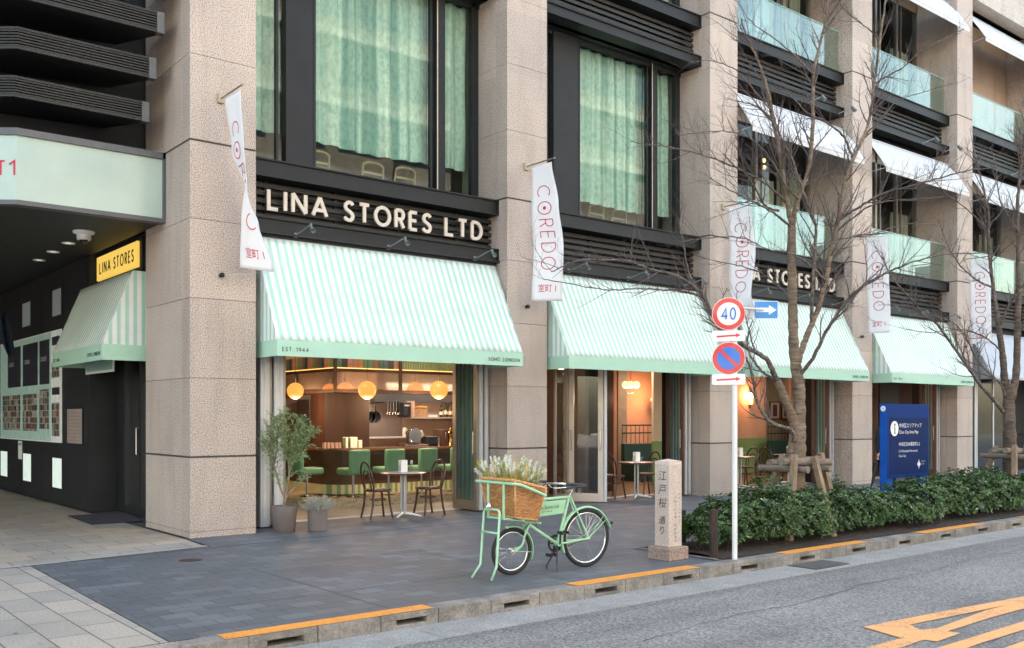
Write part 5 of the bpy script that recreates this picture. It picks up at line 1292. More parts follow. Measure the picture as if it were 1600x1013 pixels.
for k in range(330):
    a=rp.uniform(0,6.28); el=rp.uniform(.25,1.35); dd=Vector((math.cos(a)*math.cos(el),math.sin(a)*math.cos(el),math.sin(el))); L_=rp.uniform(.10,.25)
    p=Vector((px_,py_,.27))+Vector((math.cos(a),math.sin(a),0))*rp.uniform(0,.1); q=p+dd*L_+Vector((0,0,.02))
    tw.tube([p,q],[.0025,.0012],3,cap=False)
    for t_ in range(int(L_/.009)):
        b_=p.lerp(q,t_*.009/L_); leafmb(lm,b_,(dd+rv()*1.1).normalized(),rv(),rp.uniform(.016,.028),.007,.05)
tw.build('twigs',bark,o); lm.build('leaves',varleaf('silver leaves',(.32,.35,.28),(.72,.73,.66),.7,25,.25),o)

# ================================================================ BICYCLE
BA=Vector((7.22,-5.13,0)); BB_=Vector((6.25,-5.04,0)); bd=(BB_-BA).normalized(); bn=Vector((bd.y,-bd.x,0)) 
if bn.y>0: bn=-bn      # toward the street
BK=empty('delivery_bicycle',(6.75,-5.08,0),'mint green butcher bicycle with a front carrier frame, standing on the pavement','bicycle')
mint=pm('mint bicycle paint',(.36,.64,.40),.28,0,.05,4,.02,coat=.5)
rub=pm('tyre rubber',(.02,.02,.02),.75,0,.2); blk=pm('black paint parts',(.025,.025,.027),.35)
def BP(x,y,off=0.0):
    u=720+x*.2172; v=700+y*.2172; r_=ray(u,v); o_=BA+bn*off; c=Vector((0,CAMY,CAMZ)); t=(o_-c).dot(bn)/r_.dot(bn); return c+r_*t
def wheel(cx,r,name,nsp,parent):
    c=Vector((cx.x,cx.y,r)); w_=bpy.data.objects.new(name,None); COL.objects.link(w_); w_.parent=parent; w_.location=c-worldloc(parent)
    ring=lambda rr,n=56:[c+bd*rr*math.cos(2*math.pi*k/n)+Vector((0,0,rr*math.sin(2*math.pi*k/n))) for k in range(n)]
    MB().tube(ring(r-.021),.0215,10,closed=True).build('tyre',rub,w_,smooth=2)
    MB().tube(ring(r-.048),.0125,8,closed=True).build('rim',M['chrome'],w_,smooth=2)
    mb=MB()
    for k in range(nsp):
        a=2*math.pi*k/nsp; b=a+(.55 if k%2 else -.55); s=.03*(1 if k%4<2 else -1)
        mb.tube([c+bd*.022*math.cos(b)+Vector((0,0,.022*math.sin(b)))+bn*s,c+bd*(r-.05)*math.cos(a)+Vector((0,0,(r-.05)*math.sin(a)))],.0009,3,cap=False)
    mb.build('spokes',M['chrome'],w_)
    MB().tube([c-bn*.045,c-bn*.03,c-bn*.029,c+bn*.029,c+bn*.03,c+bn*.045],[.012,.012,.034,.034,.012,.012],14).build('hub',M['chrome'],w_,smooth=True)
    return c
rr_=.318; rf_=.245
cR=wheel(BA,rr_,'rear_wheel',32,BK); cF=wheel(BB_,rf_,'front_wheel',24,BK)
def fender(c,r,a0,a1,name,w_=.052):
    mb=MB(); n=26; rows=[]
    for i in range(n+1):
        a=R(a0+(a1-a0)*i/n); e=bd*math.cos(a)+Vector((0,0,math.sin(a)))
        rows.append([c+e*(r-.018)+bn*w_/2,c+e*(r-.004)+bn*w_*.36,c+e*r,c+e*(r-.004)-bn*w_*.36,c+e*(r-.018)-bn*w_/2])
    vs=[p for q in rows for p in q]; mb.add(vs,[(i*5+j,i*5+j+1,(i+1)*5+j+1,(i+1)*5+j) for i in range(n) for j in range(4)])
    return mb.build(name,mint,BK,smooth=2,solid=.003)
# bd points to the front: angle 0 = forward
fender(cR,rr_+.028,-25,168,'rear_mudguard'); fender(cF,rf_+.024,72,205,'front_mudguard')
st=BP(782,352); bbk=BP(694,690); hb=BP(470,540); ht=BP(545,372); dr=Vector(cR)
mb=MB()
mb.tube([st,BP(575,372)],.0165,10); mb.tube([BP(575,372),ht],.0165,10)
mb.tube([st+Vector((0,0,.02)),bbk],.017,10); mb.tube([hb+Vector((0,0,.03)),BP(500,560),bbk],.017,10); mb.tube([hb-Vector((0,0,.02)),ht+Vector((0,0,.05))],.021,10)
for s in (.055,-.055):
    mb.tube([bbk+bn*s*.5,cR+bn*s],.0105,8); mb.tube([st+bn*s*.3,cR+bn*s],.009,8)
mb.tube([bbk-bn*.04,bbk+bn*.04],.024,12)
mb.tube([cR+bn*.065,cR-bn*.065],.010,8)
mb.build('frame',mint,BK,smooth=True)
mb=MB()
for s in (.045,-.045):
    cr=hb+Vector((0,0,-.03)); mb.tube(bez([cr+bn*s,BP(462,625,s),BP(440,700,s),cF+bn*s],6),.0115,8)
mb.tube([hb-Vector((0,0,.03))+bn*.055,hb-Vector((0,0,.03))-bn*.055],.014,8)
mb.build('fork',mint,BK,smooth=True)
mb=MB()
for s in (.045,-.045):
    for a in (25+90+20,15+130): 
        e=cR+(bd*math.cos(R(a))+Vector((0,0,math.sin(R(a)))))*(rr_+.02); mb.tube([cR+bn*s*1.1,e+bn*s*.5],.0035,5)
    e=cF+(bd*math.cos(R(185))+Vector((0,0,math.sin(R(185)))))*(rf_+.02); mb.tube([cF+bn*s*1.1,e+bn*s*.5],.0035,5)
mb.build('mudguard_stays',mint,BK)
# plate
q=[BP(572,388,.004),BP(756,371,.004),BP(735,470,.004),BP(548,497,.004)]
MB().prism(q,bn*.006).build('name_plate',mint,BK)
U=(BP(740,420)-BP(560,440)).normalized(); V=Vector((0,0,1)); V=(V-U*U.dot(V)).normalized()
put_text('Lina Stores Ltd',.056,BP(552,447,.012),U,V,M['ink'],BK,'plate_lettering',sx=.80,off=.001,shear=.25)
put_letters('EST 1944',.017,.003,.5,BP(585,468,.0115),U,V,.001,M['ink'],BK,'plate_small_lettering',each=False)
# handlebar, saddle
mb=MB(); hs=ht+(ht-hb).normalized()*.16
mb.tube([ht,hs],.012,8)
for s in (1,-1): mb.tube(bez([hs,hs+bn*.10*s+bd*.03+Vector((0,0,.03)),hs+bn*.23*s-bd*.02+Vector((0,0,.04)),hs+bn*.26*s-bd*.12+Vector((0,0,.03))],6),.011,8)
mb.build('handlebar',M['chrome'],BK,smooth=True)
for s in (1,-1): MB().tube([hs+bn*.26*s-bd*.11+Vector((0,0,.03)),hs+bn*.27*s-bd*.24+Vector((0,0,.022))],.016,10).build('grip',blk,BK,smooth=True)
for s in (1,-1): MB().tube(bez([hs+bn*.15*s+bd*.03+Vector((0,0,.02)),hs+bn*.2*s-bd*.0-Vector((0,0,.01)),hs+bn*.25*s-bd*.12-Vector((0,0,.005))],4),.005,6).build('brake_lever',M['chrome'],BK)
sp_=st+Vector((0,0,.02)); sc_=BP(800,285)
mb=MB().tube([sp_,sc_+Vector((0,0,-.03))],.012,8)
for s in (1,-1):
    for k in range(5): mb.tube([sc_-bd*.06+bn*(.05*s+.018*math.cos(a))+bd*.018*math.sin(a)+Vector((0,0,-.065+k*.013)) for a in [2*math.pi*j/10 for j in range(10)]],.003,4,closed=True)
    mb.tube([sc_-bd*.06+bn*.05*s+Vector((0,0,-.065)),sc_+bd*.08+bn*.012*s+Vector((0,0,-.035))],.004,5)
mb.build('saddle_springs',M['chrome'],BK,smooth=True)
def sadf(a,b):
    t=a; wdt=.018+.075*(1/(1+math.exp(-(t-.55)*11))); ang=(b-.5)*math.pi*1.05
    return tuple(sc_+bd*(.14-.27*t)+bn*wdt*math.sin(ang)+Vector((0,0,.012+.03*math.cos(ang)-.02+.018*t*t-.004*math.sin(t*6))))
MB().grid(sadf,16,10).build('saddle',pm('black leather saddle',(.022,.022,.03),.35),BK,smooth=2,solid=.006)
# crank set (drive side is the far side)
def disc(c,r0,r1,th,mb): 
    n=32
    for k in range(n):
        a,b=2*math.pi*k/n,2*math.pi*(k+1)/n; f=lambda rr,t_:c+bd*rr*math.cos(t_)+Vector((0,0,rr*math.sin(t_)))
        mb.prism([f(r0,a),f(r1,a),f(r1,b),f(r0,b)],bn*th)
mb=MB(); cc=bbk-bn*.045; disc(cc,.070,.094,.006,mb)
for k in range(5): a=2*math.pi*k/5; mb.tube([cc,cc+bd*.08*math.cos(a)+Vector((0,0,.08*math.sin(a)))],.008,5)
mb.build('chainring',blk,BK)
a1=BP(716,606,.06); a2=bbk-(a1-bbk); a2=Vector((a2.x,a2.y,a2.z))-bn*.0
for nm,c,s in (('near',a1,1),('far',a2,-1)):
    e=bbk+bn*.05*s; pe=Vector((c.x,c.y,c.z))
    if s<0: d_=(bbk+bn*.05-a1); pe=bbk-bn*.06+Vector((d_.x,d_.y,d_.z))-bn*d_.dot(bn)
    cr=MB().tube([e,pe],[.011,.009],8).build('crank',blk,BK,smooth=True)
    Mx=Matrix(((bd.x,bn.x,0,pe.x+bn.x*.05*s),(bd.y,bn.y,0,pe.y+bn.y*.05*s),(0,0,1,pe.z),(0,0,0,1)))
    m2=MB(); m2.box(-.045,.045,-.045,.045,-.012,-.004,Mx); m2.box(-.048,-.028,-.045,.045,-.018,.018,Mx); m2.box(.028,.048,-.045,.045,-.018,.018,Mx); m2.box(-.04,.04,-.012,.012,-.008,.008,Mx)
    m2.build('pedal',blk,BK,bevel=.002)
mb=MB()
for s in (1,-1): mb.tube([cc+Vector((0,0,.088*s)),cR-bn*.045+Vector((0,0,.032*s))],.0045,4)
mb.build('chain',blk,BK)
mb=MB()
mb.tube(bez([hs+bn*.24,hs+bn*.2+bd*.1-Vector((0,0,.02)),ht+bn*.05+bd*.03,hb+bn*.05,cF+bn*.05+Vector((0,0,.16))],6),.0035,5)
mb.tube(bez([hs-bn*.24,hs-bn*.1+bd*.1,ht-bn*.02-Vector((0,0,.05)),hb.lerp(bbk,.4)-bn*.02+Vector((0,0,.03)),bbk+Vector((0,0,.05)),cR-bn*.05],6),.0035,5)
mb.build('brake_cable',blk,BK,smooth=2)
# kickstand: two legs under the bottom bracket
for (xa,ya_),(xb,yb2),s in (((672,770),(617,868),-.07),((700,775),(690,885),.10)):
    a=bbk-Vector((0,0,.03)); f=G(720+xb*.2172,700+yb2*.2172,.008)
    MB().tube([a,f+Vector((0,0,.03)),f],[.009,.008,.013],8).build('kickstand_leg',blk,BK,smooth=True)
MB().sphere(cR-bd*(rr_+.045)+Vector((0,0,.14)),.017,10,6).build('rear_reflector',pm('reflector',(.05,.008,.008),.3),BK,smooth=2)
# carrier and front parking stand
mb=MB()
ft,nt_=Vector((5.98,-4.80,.97)),Vector((6.05,-5.38,.965)); rb=Vector((6.44,-5.36,.83)); rb2=Vector((6.44,-4.80,.83))
mb.tube([rb2,Vector((6.05,-4.79,.965)),ft+Vector((-.0,.0,0)),Vector((6.0,-5.1,.968)),nt_+Vector((-.04,.02,0)),nt_+Vector((.03,-.0,-.005)),rb],.0155,10)
for Y in (-4.97,-5.22):
    mb.tube([(6.0,Y,.965),(6.0,Y,.60)],.0135,8); mb.tube([(6.0,Y,.615),(6.44,Y+.02,.54)],.0125,8)
mb.tube([(6.0,-4.95,.61),(6.0,-5.24,.61)],.012,8); mb.tube([(6.2,-4.85,.59),(6.2,-5.3,.585)],.011,8); mb.tube([(6.42,-4.85,.545),(6.42,-5.3,.545)],.011,8)
mb.tube([(6.25,-5.05,.57),tuple(hb+Vector((0,0,.03)))],.016,8)
mb.build('front_carrier',mint,BK,smooth=True)
mb=MB(); P=[]
P=[(5.79,-4.97,.012),(5.90,-4.97,.14),(5.945,-4.97,.66)]+[(5.95,-4.97-.03+.03*math.cos(R(a)),.66+.04*math.sin(R(a))) for a in (45,90)]+[(5.95,-5.19-.03*math.sin(R(a)),.66+.04*math.cos(R(a))) for a in (0,45,90)]+[(5.91,-5.22,.14),(5.83,-5.24,.012)]
mb.tube(P,.0135,10); mb.tube([(5.92,-4.97,.47),(5.92,-5.22,.47)],.011,8); mb.build('parking_stand',mint,BK,smooth=2)
lc=Vector((5.93,-5.07,.735)); MB().lathe([(.001,.03),(.02,.028),(.036,.0),(.034,-.012),(.001,-.012)],lc,18).build('bell_lamp',M['chrome'],BK,smooth=True)
# wicker basket
def wicker():
    m,t,b=_new('wicker'); L=t.links.new; g=N(t,'ShaderNodeNewGeometry'); sp=N(t,'ShaderNodeSeparateXYZ'); L(g.outputs['Position'],sp.inputs[0])
    ad=N(t,'ShaderNodeMath',operation='ADD'); L(sp.outputs[0],ad.inputs[0]); L(sp.outputs[1],ad.inputs[1])
    cm=N(t,'ShaderNodeCombineXYZ'); L(ad.outputs[0],cm.inputs[0]); L(sp.outputs[2],cm.inputs[1])
    bt=N(t,'ShaderNodeTexBrick',offset=.5,i_Scale=1.0); L(cm.outputs[0],bt.inputs[0]); bt.inputs['Color1'].default_value=(.74,.36,.13,1); bt.inputs['Color2'].default_value=(.42,.18,.06,1); bt.inputs['Mortar'].default_value=(.10,.035,.012,1)
    bt.inputs['Brick Width'].default_value=.045; bt.inputs['Row Height'].default_value=.014; bt.inputs['Mortar Size'].default_value=.0022; bt.inputs['Mortar Smooth'].default_value=.6
    L(bt.outputs[0],b.inputs['Base Color']); b.inputs['Roughness'].default_value=.55
    bp=N(t,'ShaderNodeBump',i_Strength=.8,i_Distance=.006,invert=True); L(bt.outputs[1],bp.inputs['Height']); L(bp.outputs[0],b.inputs['Normal']); return m
wk=wicker()
BS=empty('wicker_basket',(6.27,-5.05,.62),'brown wicker basket sitting in the front carrier of the mint bicycle','basket')
tp=[(6.06,-5.33,1.0),(6.06,-4.76,1.0),(6.48,-4.78,.90),(6.48,-5.32,.90)]; bt_=[(6.11,-5.27,.625),(6.11,-4.82,.625),(6.42,-4.84,.575),(6.42,-5.25,.575)]
mb=MB()
for i in range(4):
    j=(i+1)%4
    def fb(a,b,i=i,j=j):
        p=Vector(bt_[i]).lerp(Vector(bt_[j]),a); q=Vector(tp[i]).lerp(Vector(tp[j]),a); w_=p.lerp(q,b); return tuple(w_+Vector((0,0,0)))
    mb.grid(fb,14,10)
mb.quad(*bt_); mb.build('woven_sides',wk,BS,solid=.014)
mb=MB()
for P_,r_ in ((tp,.014),(bt_,.013),([tuple(Vector(a).lerp(Vector(b),.12)) for a,b in zip(tp,bt_)],.009)):
    ring=[]; 
    for i in range(4):
        for k in range(14): ring.append(Vector(P_[i]).lerp(Vector(P_[(i+1)%4]),k/14))
    for ph in (0,math.pi):
        mb.tube([p+Vector((0,0,1))*r_*.45*math.sin(n_*1.6+ph) for n_,p in enumerate(ring)],r_*.7,6,closed=True)
for i in range(4):
    mb.tube([tp[i],bt_[i]],.010,6)
    for k in range(1,9): mb.tube([Vector(tp[i]).lerp(Vector(tp[(i+1)%4]),k/9)*1.0,Vector(bt_[i]).lerp(Vector(bt_[(i+1)%4]),k/9)],.0075,5)
mb.build('braided_rims',pm('cane',(.72,.36,.14),.5,0,.25,30),BS,smooth=2)
# flowers
FL=empty('dried_flowers',(6.27,-5.05,.85),'bunch of white feathery grasses and yellow dried flowers filling the bicycle basket','flowers')
stm=MB(); wh=MB(); ye=MB(); gr=MB(); pk=MB()
for k in range(200):
    s=rp.uniform(0,1); q=rp.uniform(0,1); p=Vector((6.10+.34*s,-5.27+.46*q,.88)); 
    dd=Vector((rp.uniform(-.5,.5)+.3*(s-.4),(q-.5)*1.0+rp.uniform(-.35,.35),1.1)).normalized(); L_=rp.uniform(.12,.31)*(1-.25*s); e=p+dd*L_
    stm.tube([p,e],[.0022,.0012],3,cap=False)
    kind=k%10
    if kind<4:
        for j in range(42):
            t_=rp.random(); b_=e+dd*.09*t_; r_=.026*math.sin(math.pi*min(1,t_*.9+.12)); d2=(dd+rv()*.75).normalized(); leafmb(wh,b_,d2,rv(),r_+.014,.005,.1)
    elif kind<7:
        for j in range(44):
            b_=e+rv()*rp.uniform(0,.024)+dd*rp.uniform(-.03,.05); leafmb(ye,b_,rv(),rv(),.012,.008,.1)
    elif kind<9:
        for j in range(36):
            b_=p+dd*L_*rp.uniform(.35,1.2); leafmb(gr,b_,(dd+rv()*.6).normalized(),rv(),.055,.007,.2)
    else:
        for j in range(14): leafmb(pk,e+rv()*.012,rv(),rv(),.016,.011,.1)
stm.build('stalks',pm('dry stalks',(.35,.32,.14),.8),FL); wh.build('white_plumes',varleaf('plumes',(.82,.82,.76),(.95,.95,.90),.9,30,.4),FL); ye.build('yellow_heads',varleaf('yellow heads',(.65,.42,.03),(.85,.62,.10),.8,30,.2),FL)
gr.build('green_blades',varleaf('green blades',(.20,.28,.05),(.45,.48,.15),.7,30,.3),FL); pk.build('cream_heads',varleaf('cream heads',(.5,.4,.28),(.75,.65,.5),.8,30,.2),FL)

# ================================================================ STONE STREET MARKER
SM=empty('stone_marker',(8.37,-5.3,0),'square pinkish stone post with black brush characters on a stepped base','stone marker')
MB().box(8.20,8.53,-5.46,-5.13,0,.15).build('plinth',granite('plinth granite',(.42,.31,.26),(.15,.11,.10),.44,110),SM,bevel=.012)
sx0,sx1,sy0,sy1=8.255,8.475,-5.405,-5.185
mb=MB(); mb.box(sx0,sx1,sy0,sy1,.15,1.125); mb.add([(sx0,sy0,1.125),(sx1,sy0,1.125),(sx1,sy1,1.125),(sx0,sy1,1.125),((sx0+sx1)/2,(sy0+sy1)/2,1.15)],[(0,1,4),(1,2,4),(2,3,4),(3,0,4)])
mb.build('shaft',M['stonepost'],SM,bevel=.008)
def vtext(body,size,x,y,z,U,V,step,m,par,shear=.12,sx=1):
    for i,ch in enumerate(body):
        if ch==' ': continue
        put_text(ch,size,Vector((x,y,z-step*i)),U,V,m,par,'carved_character',off=.0025,shear=shear,sx=sx)
vtext('江戸桜',.125,sx0,-5.355+.115,.915,(0,-1,0),(0,0,1),.155,M['ink'],SM)
vtext('通り',.105,sx0,-5.345+.10,.415,(0,-1,0),(0,0,1),.115,M['ink'],SM)
vtext('平成二十九年五月',.026,8.42,sy0,.74,(1,0,0),(0,0,1),.043,M['ink'],SM,0)
vtext('名橋「日本橋」保存会建之',.032,8.345,sy0,.70,(1,0,0),(0,0,1),.045,M['ink'],SM,0)

# ================================================================ SIGN POLE
SP=empty('traffic_sign_pole',(8.93,-5.78,0),'white pole carrying two round traffic signs and arrow plates at the kerb','sign pole')
spx,spy=8.93,-5.80
c40=PD(1138,490,11.05); MB().tube([(spx,spy,-.02),(spx,spy,c40.z+.06)],.030,16).build('pole',M['white'],SP,smooth=True)
face=-Vector((fw.x*.9-.12,fw.y*.9+.1,0)).normalized()   # the plates look down the street towards the traffic
face=Vector((-.80,-.60,0)).normalized(); fu=Vector((-face.y,face.x,0))
if fu.dot(rt)<0: fu=-fu
def plate(c,poly,th,m,name,par,off=0):
    return MB().prism([c+fu*a+Vector((0,0,b))+face*off for a,b in poly],-face*th).build(name,m,par)
def circ(r,n=48): return [(r*math.cos(2*math.pi*k/n),r*math.sin(2*math.pi*k/n)) for k in range(n)]
def ringp(c,r0,r1,m,name,par,off,th=.002,n=48):
    mb=MB()
    for k in range(n):
        a,b=2*math.pi*k/n,2*math.pi*(k+1)/n
        f=lambda rr,t_:c+fu*rr*math.cos(t_)+Vector((0,0,rr*math.sin(t_)))+face*off
        mb.prism([f(r0,a),f(r1,a),f(r1,b),f(r0,b)],-face*th)
    return mb.build(name,m,par)
base_=Vector((spx,spy,0)); 
def at(u,v):   # point on the plate plane just in front of the pole
    o_=base_+face*.05; c=Vector((0,CAMY,CAMZ)); r_=ray(u,v); return c+r_*((o_-c).dot(face)/r_.dot(face))
cA=at(1138.5,490.5); cB=at(1138.5,560)
for c,kind in ((cA,0),(cB,1)):
    R_=.187
    d_=plate(c,circ(R_),.003,M['signwhite'],'speed_limit_disc' if kind==0 else 'no_parking_disc',SP)
    ringp(c,R_*.70,R_*.965,M['signred'],'red_ring',d_,.003)
    if kind:
        plate(c,circ(R_*.70),.0015,M['signblue'],'blue_field',d_,.0022)
        w2=.018; L2=R_*.71; s2=math.sqrt(.5); plate(c,[((-L2-w2)*s2,(L2-w2)*s2),((L2-w2)*s2,(-L2-w2)*s2),((L2+w2)*s2,(-L2+w2)*s2),((-L2+w2)*s2,(L2+w2)*s2)],.001,M['signred'],'red_slash',d_,.0045)
    else: put_letters('40',.145,.019,.16,c-fu*.083-Vector((0,0,.072))+face*.003,fu,(0,0,1),.001,M['signblue'],d_,'numeral',each=False,wf=.93,width=.166)
def rrect(w,h,r,n=6):
    o_=[]
    for cx_,cy_,a0 in ((w-r,h-r,0),(-w+r,h-r,90),(-w+r,-h+r,180),(w-r,-h+r,270)):
        for k in range(n+1): a=R(a0+90*k/n); o_.append((cx_+r*math.cos(a),cy_+r*math.sin(a)))
    return o_
def arrow(L_,w_,hl,hw): return [(-L_/2,-w_/2),(L_/2-hl,-w_/2),(L_/2-hl,-hw/2),(L_/2,0),(L_/2-hl,hw/2),(L_/2-hl,w_/2),(-L_/2,w_/2)]
for u,v in ((1138.5,525),(1138.5,593)):
    c=at(u,v); p=plate(c,rrect(.187,.062,.02),.003,M['signwhite'],'arrow_plate',SP); plate(c,[(a,b+a*.05) for a,b in arrow(.27,.02,.05,.05)],.001,M['signred'],'red_arrow',p,.0025)
    plate(c+Vector((0,0,.0)),rrect(.187,.062,.02),.0,M['signwhite'],'x',SP) if False else None
mb=MB()
for z in (cA.z-.06,cA.z+.05,cB.z-.05,cB.z+.06,at(1138,525).z,at(1138,593).z): mb.lathe([(.033,-.012),(.037,-.012),(.037,.012),(.033,.012)],(spx,spy,z),16); mb.prism([base_+face*.02+fu*-.03+Vector((0,0,z-.01)),base_+face*.02+fu*.03+Vector((0,0,z-.01)),base_+face*.02+fu*.03+Vector((0,0,z+.01)),base_+face*.02-fu*.03+Vector((0,0,z+.01))],face*.025)
mb.build('clamps',M['silver'],SP)
# one-way sign on an arm
face_s=Vector((-.60,-.80,0)).normalized(); ow=PD(1197,484.5,11.3)
face,fu_old=face_s,fu; fu=Vector((-face.y,face.x,0)); fu=fu if fu.dot(rt)>0 else -fu
OW=plate(ow,rrect(.145,.105,.012),.003,M['signwhite'],'one_way_plate',SP); plate(ow,rrect(.138,.098,.01),.001,M['skyblue'],'blue_face',OW,.0015); plate(ow,arrow(.245,.052,.09,.115),.001,M['signwhite'],'white_arrow',OW,.003)
MB().tube([(spx,spy,ow.z),tuple(ow-face*.03)],.014,8).build('arm',M['silver'],SP)

# ================================================================ MAP BOARD
MPB=empty('area_map_board',(15.4,-4.35,0),'blue area map information board standing in the hedge','information board')
mx0,mx1,my0,my1=14.69,16.08,-4.40,-4.28
MB().box(mx0+.004,mx1-.004,my0,my1-.005,.62,1.85).build('panel',M['mapblue'],MPB,bevel=.004)
mb=MB(); mb.box(mx0-.002,mx0+.003,my0+.002,my1,0,1.848); mb.build('bright_edge',M['mapedge'],MPB)
for x in (mx0+.004,mx1-.24): MB().box(x,x+.22,my0+.02,my1-.01,-.02,.619).build('leg',M['mapedge'],MPB)
MB().box(mx0+.10,mx1-.06,my0-.004,my0-.0005,.68,1.62).build('inset_panel',pm('inset navy',(.002,.017,.095),.6,var=.06,spec=.12),MPB)
def disc_on(cx_,cz_,rx,rz,y,m,name,n=28): return MB().prism([(cx_+rx*math.cos(-2*math.pi*k/n),y,cz_+rz*math.sin(-2*math.pi*k/n)) for k in range(n)],(0,-.001,0)).build(name,m,MPB)
disc_on(14.93,1.44,.125,.125,my0-.0045,M['signwhite'],'information_disc')
yy=my0-.0075
MB().prism([(14.93+a,yy+.001,1.44+b) for a,b in ((-.025,-.085),(.03,-.085),(.03,-.075),(.016,-.072),(.016,.03),(-.022,.03),(-.022,.022),(-.008,.02),(-.008,-.072),(-.025,-.075))],(0,-.001,0)).build('information_letter',M['ink'],MPB); disc_on(14.934,1.44+.062,.02,.02,yy+.001,M['ink'],'letter_dot')
for bdy,sz,z,x,sxx in (('中央区エリアマップ',.082,1.46,15.07,1),('Chuo City Area Map',.078,1.355,15.07,.95),('中央区日本橋室町2-2',.074,1.15,15.06,1),('2-2 Nihonbashi-Muromachi,',.055,1.045,15.06,1),('Chuo City',.055,.965,15.06,1)):
    put_text(bdy,sz,(x,my0-.0045,z),(1,0,0),(0,0,1),M['signwhite'],MPB,'lettering',sx=sxx,off=.002)
MB().prism([(15.72+a,my0-.0055,.83+b) for a,b in ((0,-.085),(.015,-.04),(.06,0),(.015,.04),(0,.085),(-.015,.04),(-.06,0),(-.015,-.04))][::-1],(0,-.001,0)).build('star_emblem',M['signwhite'],MPB)
put_text('CHUO',.045,(15.80,my0-.0045,.86),(1,0,0),(0,0,1),pm('grey print map',(.35,.4,.5),.5),MPB,'small_lettering'); put_text('CITY',.045,(15.80,my0-.0045,.81),(1,0,0),(0,0,1),pm('grey print map',(.35,.4,.5),.5),MPB,'small_lettering')
MB().prism([(mx0-.003,(my0+my1)/2+.045*math.cos(2*math.pi*k/20),1.77+.045*math.sin(2*math.pi*k/20)) for k in range(20)],(-.001,0,0)).build('side_disc',M['signwhite'],MPB)
MB().box(mx0-.006,mx0-.0045,-4.345,-4.335,1.745,1.785).build('side_letter',M['ink'],MPB)
# ================================================================ PERSON BEHIND THE MAP BOARD
def skinmesh(name,nodes,edges,m,parent,sub=2,root=0):
    me=bpy.data.meshes.new(name); o0=worldloc(parent)
    me.from_pydata([tuple(Vector(n[:3])-o0) for n in nodes],edges,[]); o=bpy.data.objects.new(name,me); COL.objects.link(o); o.parent=parent; me.materials.append(m)
    sk=o.modifiers.new('skin','SKIN'); sk.use_smooth_shade=True
    if not me.skin_vertices: 
        me.attributes.new(name='skin',type='FLOAT',domain='POINT') if False else None
    sv=me.skin_vertices[0].data if me.skin_vertices else None
    if sv:
        for i,n in enumerate(nodes): sv[i].radius=(n[3],n[4] if len(n)>4 else n[3])
        sv[root].use_root=True
    sb=o.modifiers.new('sub','SUBSURF'); sb.levels=sub; sb.render_levels=sub
    # give the skin layer when it is missing
    if not sv:
        with bpy.context.temp_override(object=o,active_object=o): bpy.ops.mesh.customdata_skin_add()
        sv=me.skin_vertices[0].data
        for i,n in enumerate(nodes): sv[i].radius=(n[3],n[4] if len(n)>4 else n[3])
        sv[root].use_root=True
    return o
pc_=PD(1387,652,19.3); PXx,PYy=pc_.x,pc_.y
PE=empty('person',(PXx,PYy,0),'person in a long black coat holding a closed black umbrella behind the blue board','person')
coat=pm('black wool coat',(.012,.012,.016),.85); skin_=pm('skin',(.50,.28,.19),.5); trou=pm('dark trousers',(.015,.015,.018),.8)
r2=rt; f2=fw     # body faces across the pavement
def W_(a,b,c): return tuple(Vector((PXx,PYy,0))+r2*a+f2*b+Vector((0,0,c)))
body=[(*W_(0,0,.92),.14,.11),(*W_(0,0,1.15),.135,.10),(*W_(0,0,1.34),.16,.10),(*W_(0,0,1.42),.07,.07),(*W_(0,.0,1.50),.052,.052),
 (*W_(-.17,0,1.37),.062,.06),(*W_(-.225,-.01,1.12),.048,.048),(*W_(-.215,-.05,.90),.036,.036),
 (*W_(.17,0,1.37),.062,.06),(*W_(.225,.0,1.12),.048,.048),(*W_(.2,-.05,.90),.036,.036),
 (*W_(-.09,0,.82),.085,.085),(*W_(-.10,.0,.48),.060,.060),(*W_(-.10,.03,.09),.042,.042),(*W_(.09,0,.82),.085,.085),(*W_(.11,-.02,.48),.060,.060),(*W_(.12,0,.09),.042,.042)]
skinmesh('body',body,[(0,1),(1,2),(2,3),(3,4),(2,5),(5,6),(6,7),(2,8),(8,9),(9,10),(0,11),(11,12),(12,13),(0,14),(14,15),(15,16)],coat,PE)
mb=MB(); 
for k in range(24): pass
mb.lathe([(.17,1.30),(.16,1.12),(.175,.95),(.21,.74),(.20,.74),(.15,.95)],W_(0,0,0),24,'Z'); mb.build('coat_skirt',coat,PE,smooth=2)
hd=Vector(W_(0,0,1.62)); 
skinmesh('head',[(*W_(0,0,1.50),.05),(*W_(0,-.01,1.56),.065),(*W_(0,0,1.64),.082,.075),(*W_(0,.005,1.70),.06)],[(0,1),(1,2),(2,3)],skin_,PE)
fc=MB(); fc.sphere(hd+Vector(f2)*-.085+Vector((0,0,-.005)),.015,8,6,1.4); fc.sphere(hd-f2*.0+r2*.082,.02,8,6,1.5); fc.sphere(hd-r2*.082,.02,8,6,1.5); fc.build('nose_and_ears',skin_,PE,smooth=2)
ey=MB(); 
for s in (-.03,.03): ey.sphere(hd-f2*.075+r2*s+Vector((0,0,.02)),.009,8,6)
ey.build('eyes',M['ink'],PE,smooth=2)
mo=MB(); mo.box(-.022,.022,-.003,.003,-.004,.004,Matrix.Translation(hd-f2*.078+Vector((0,0,-.045)))@Matrix.Rotation(math.atan2(r2.y,r2.x),4,'Z')); mo.build('mouth',pm('lips',(.35,.12,.10),.5),PE)
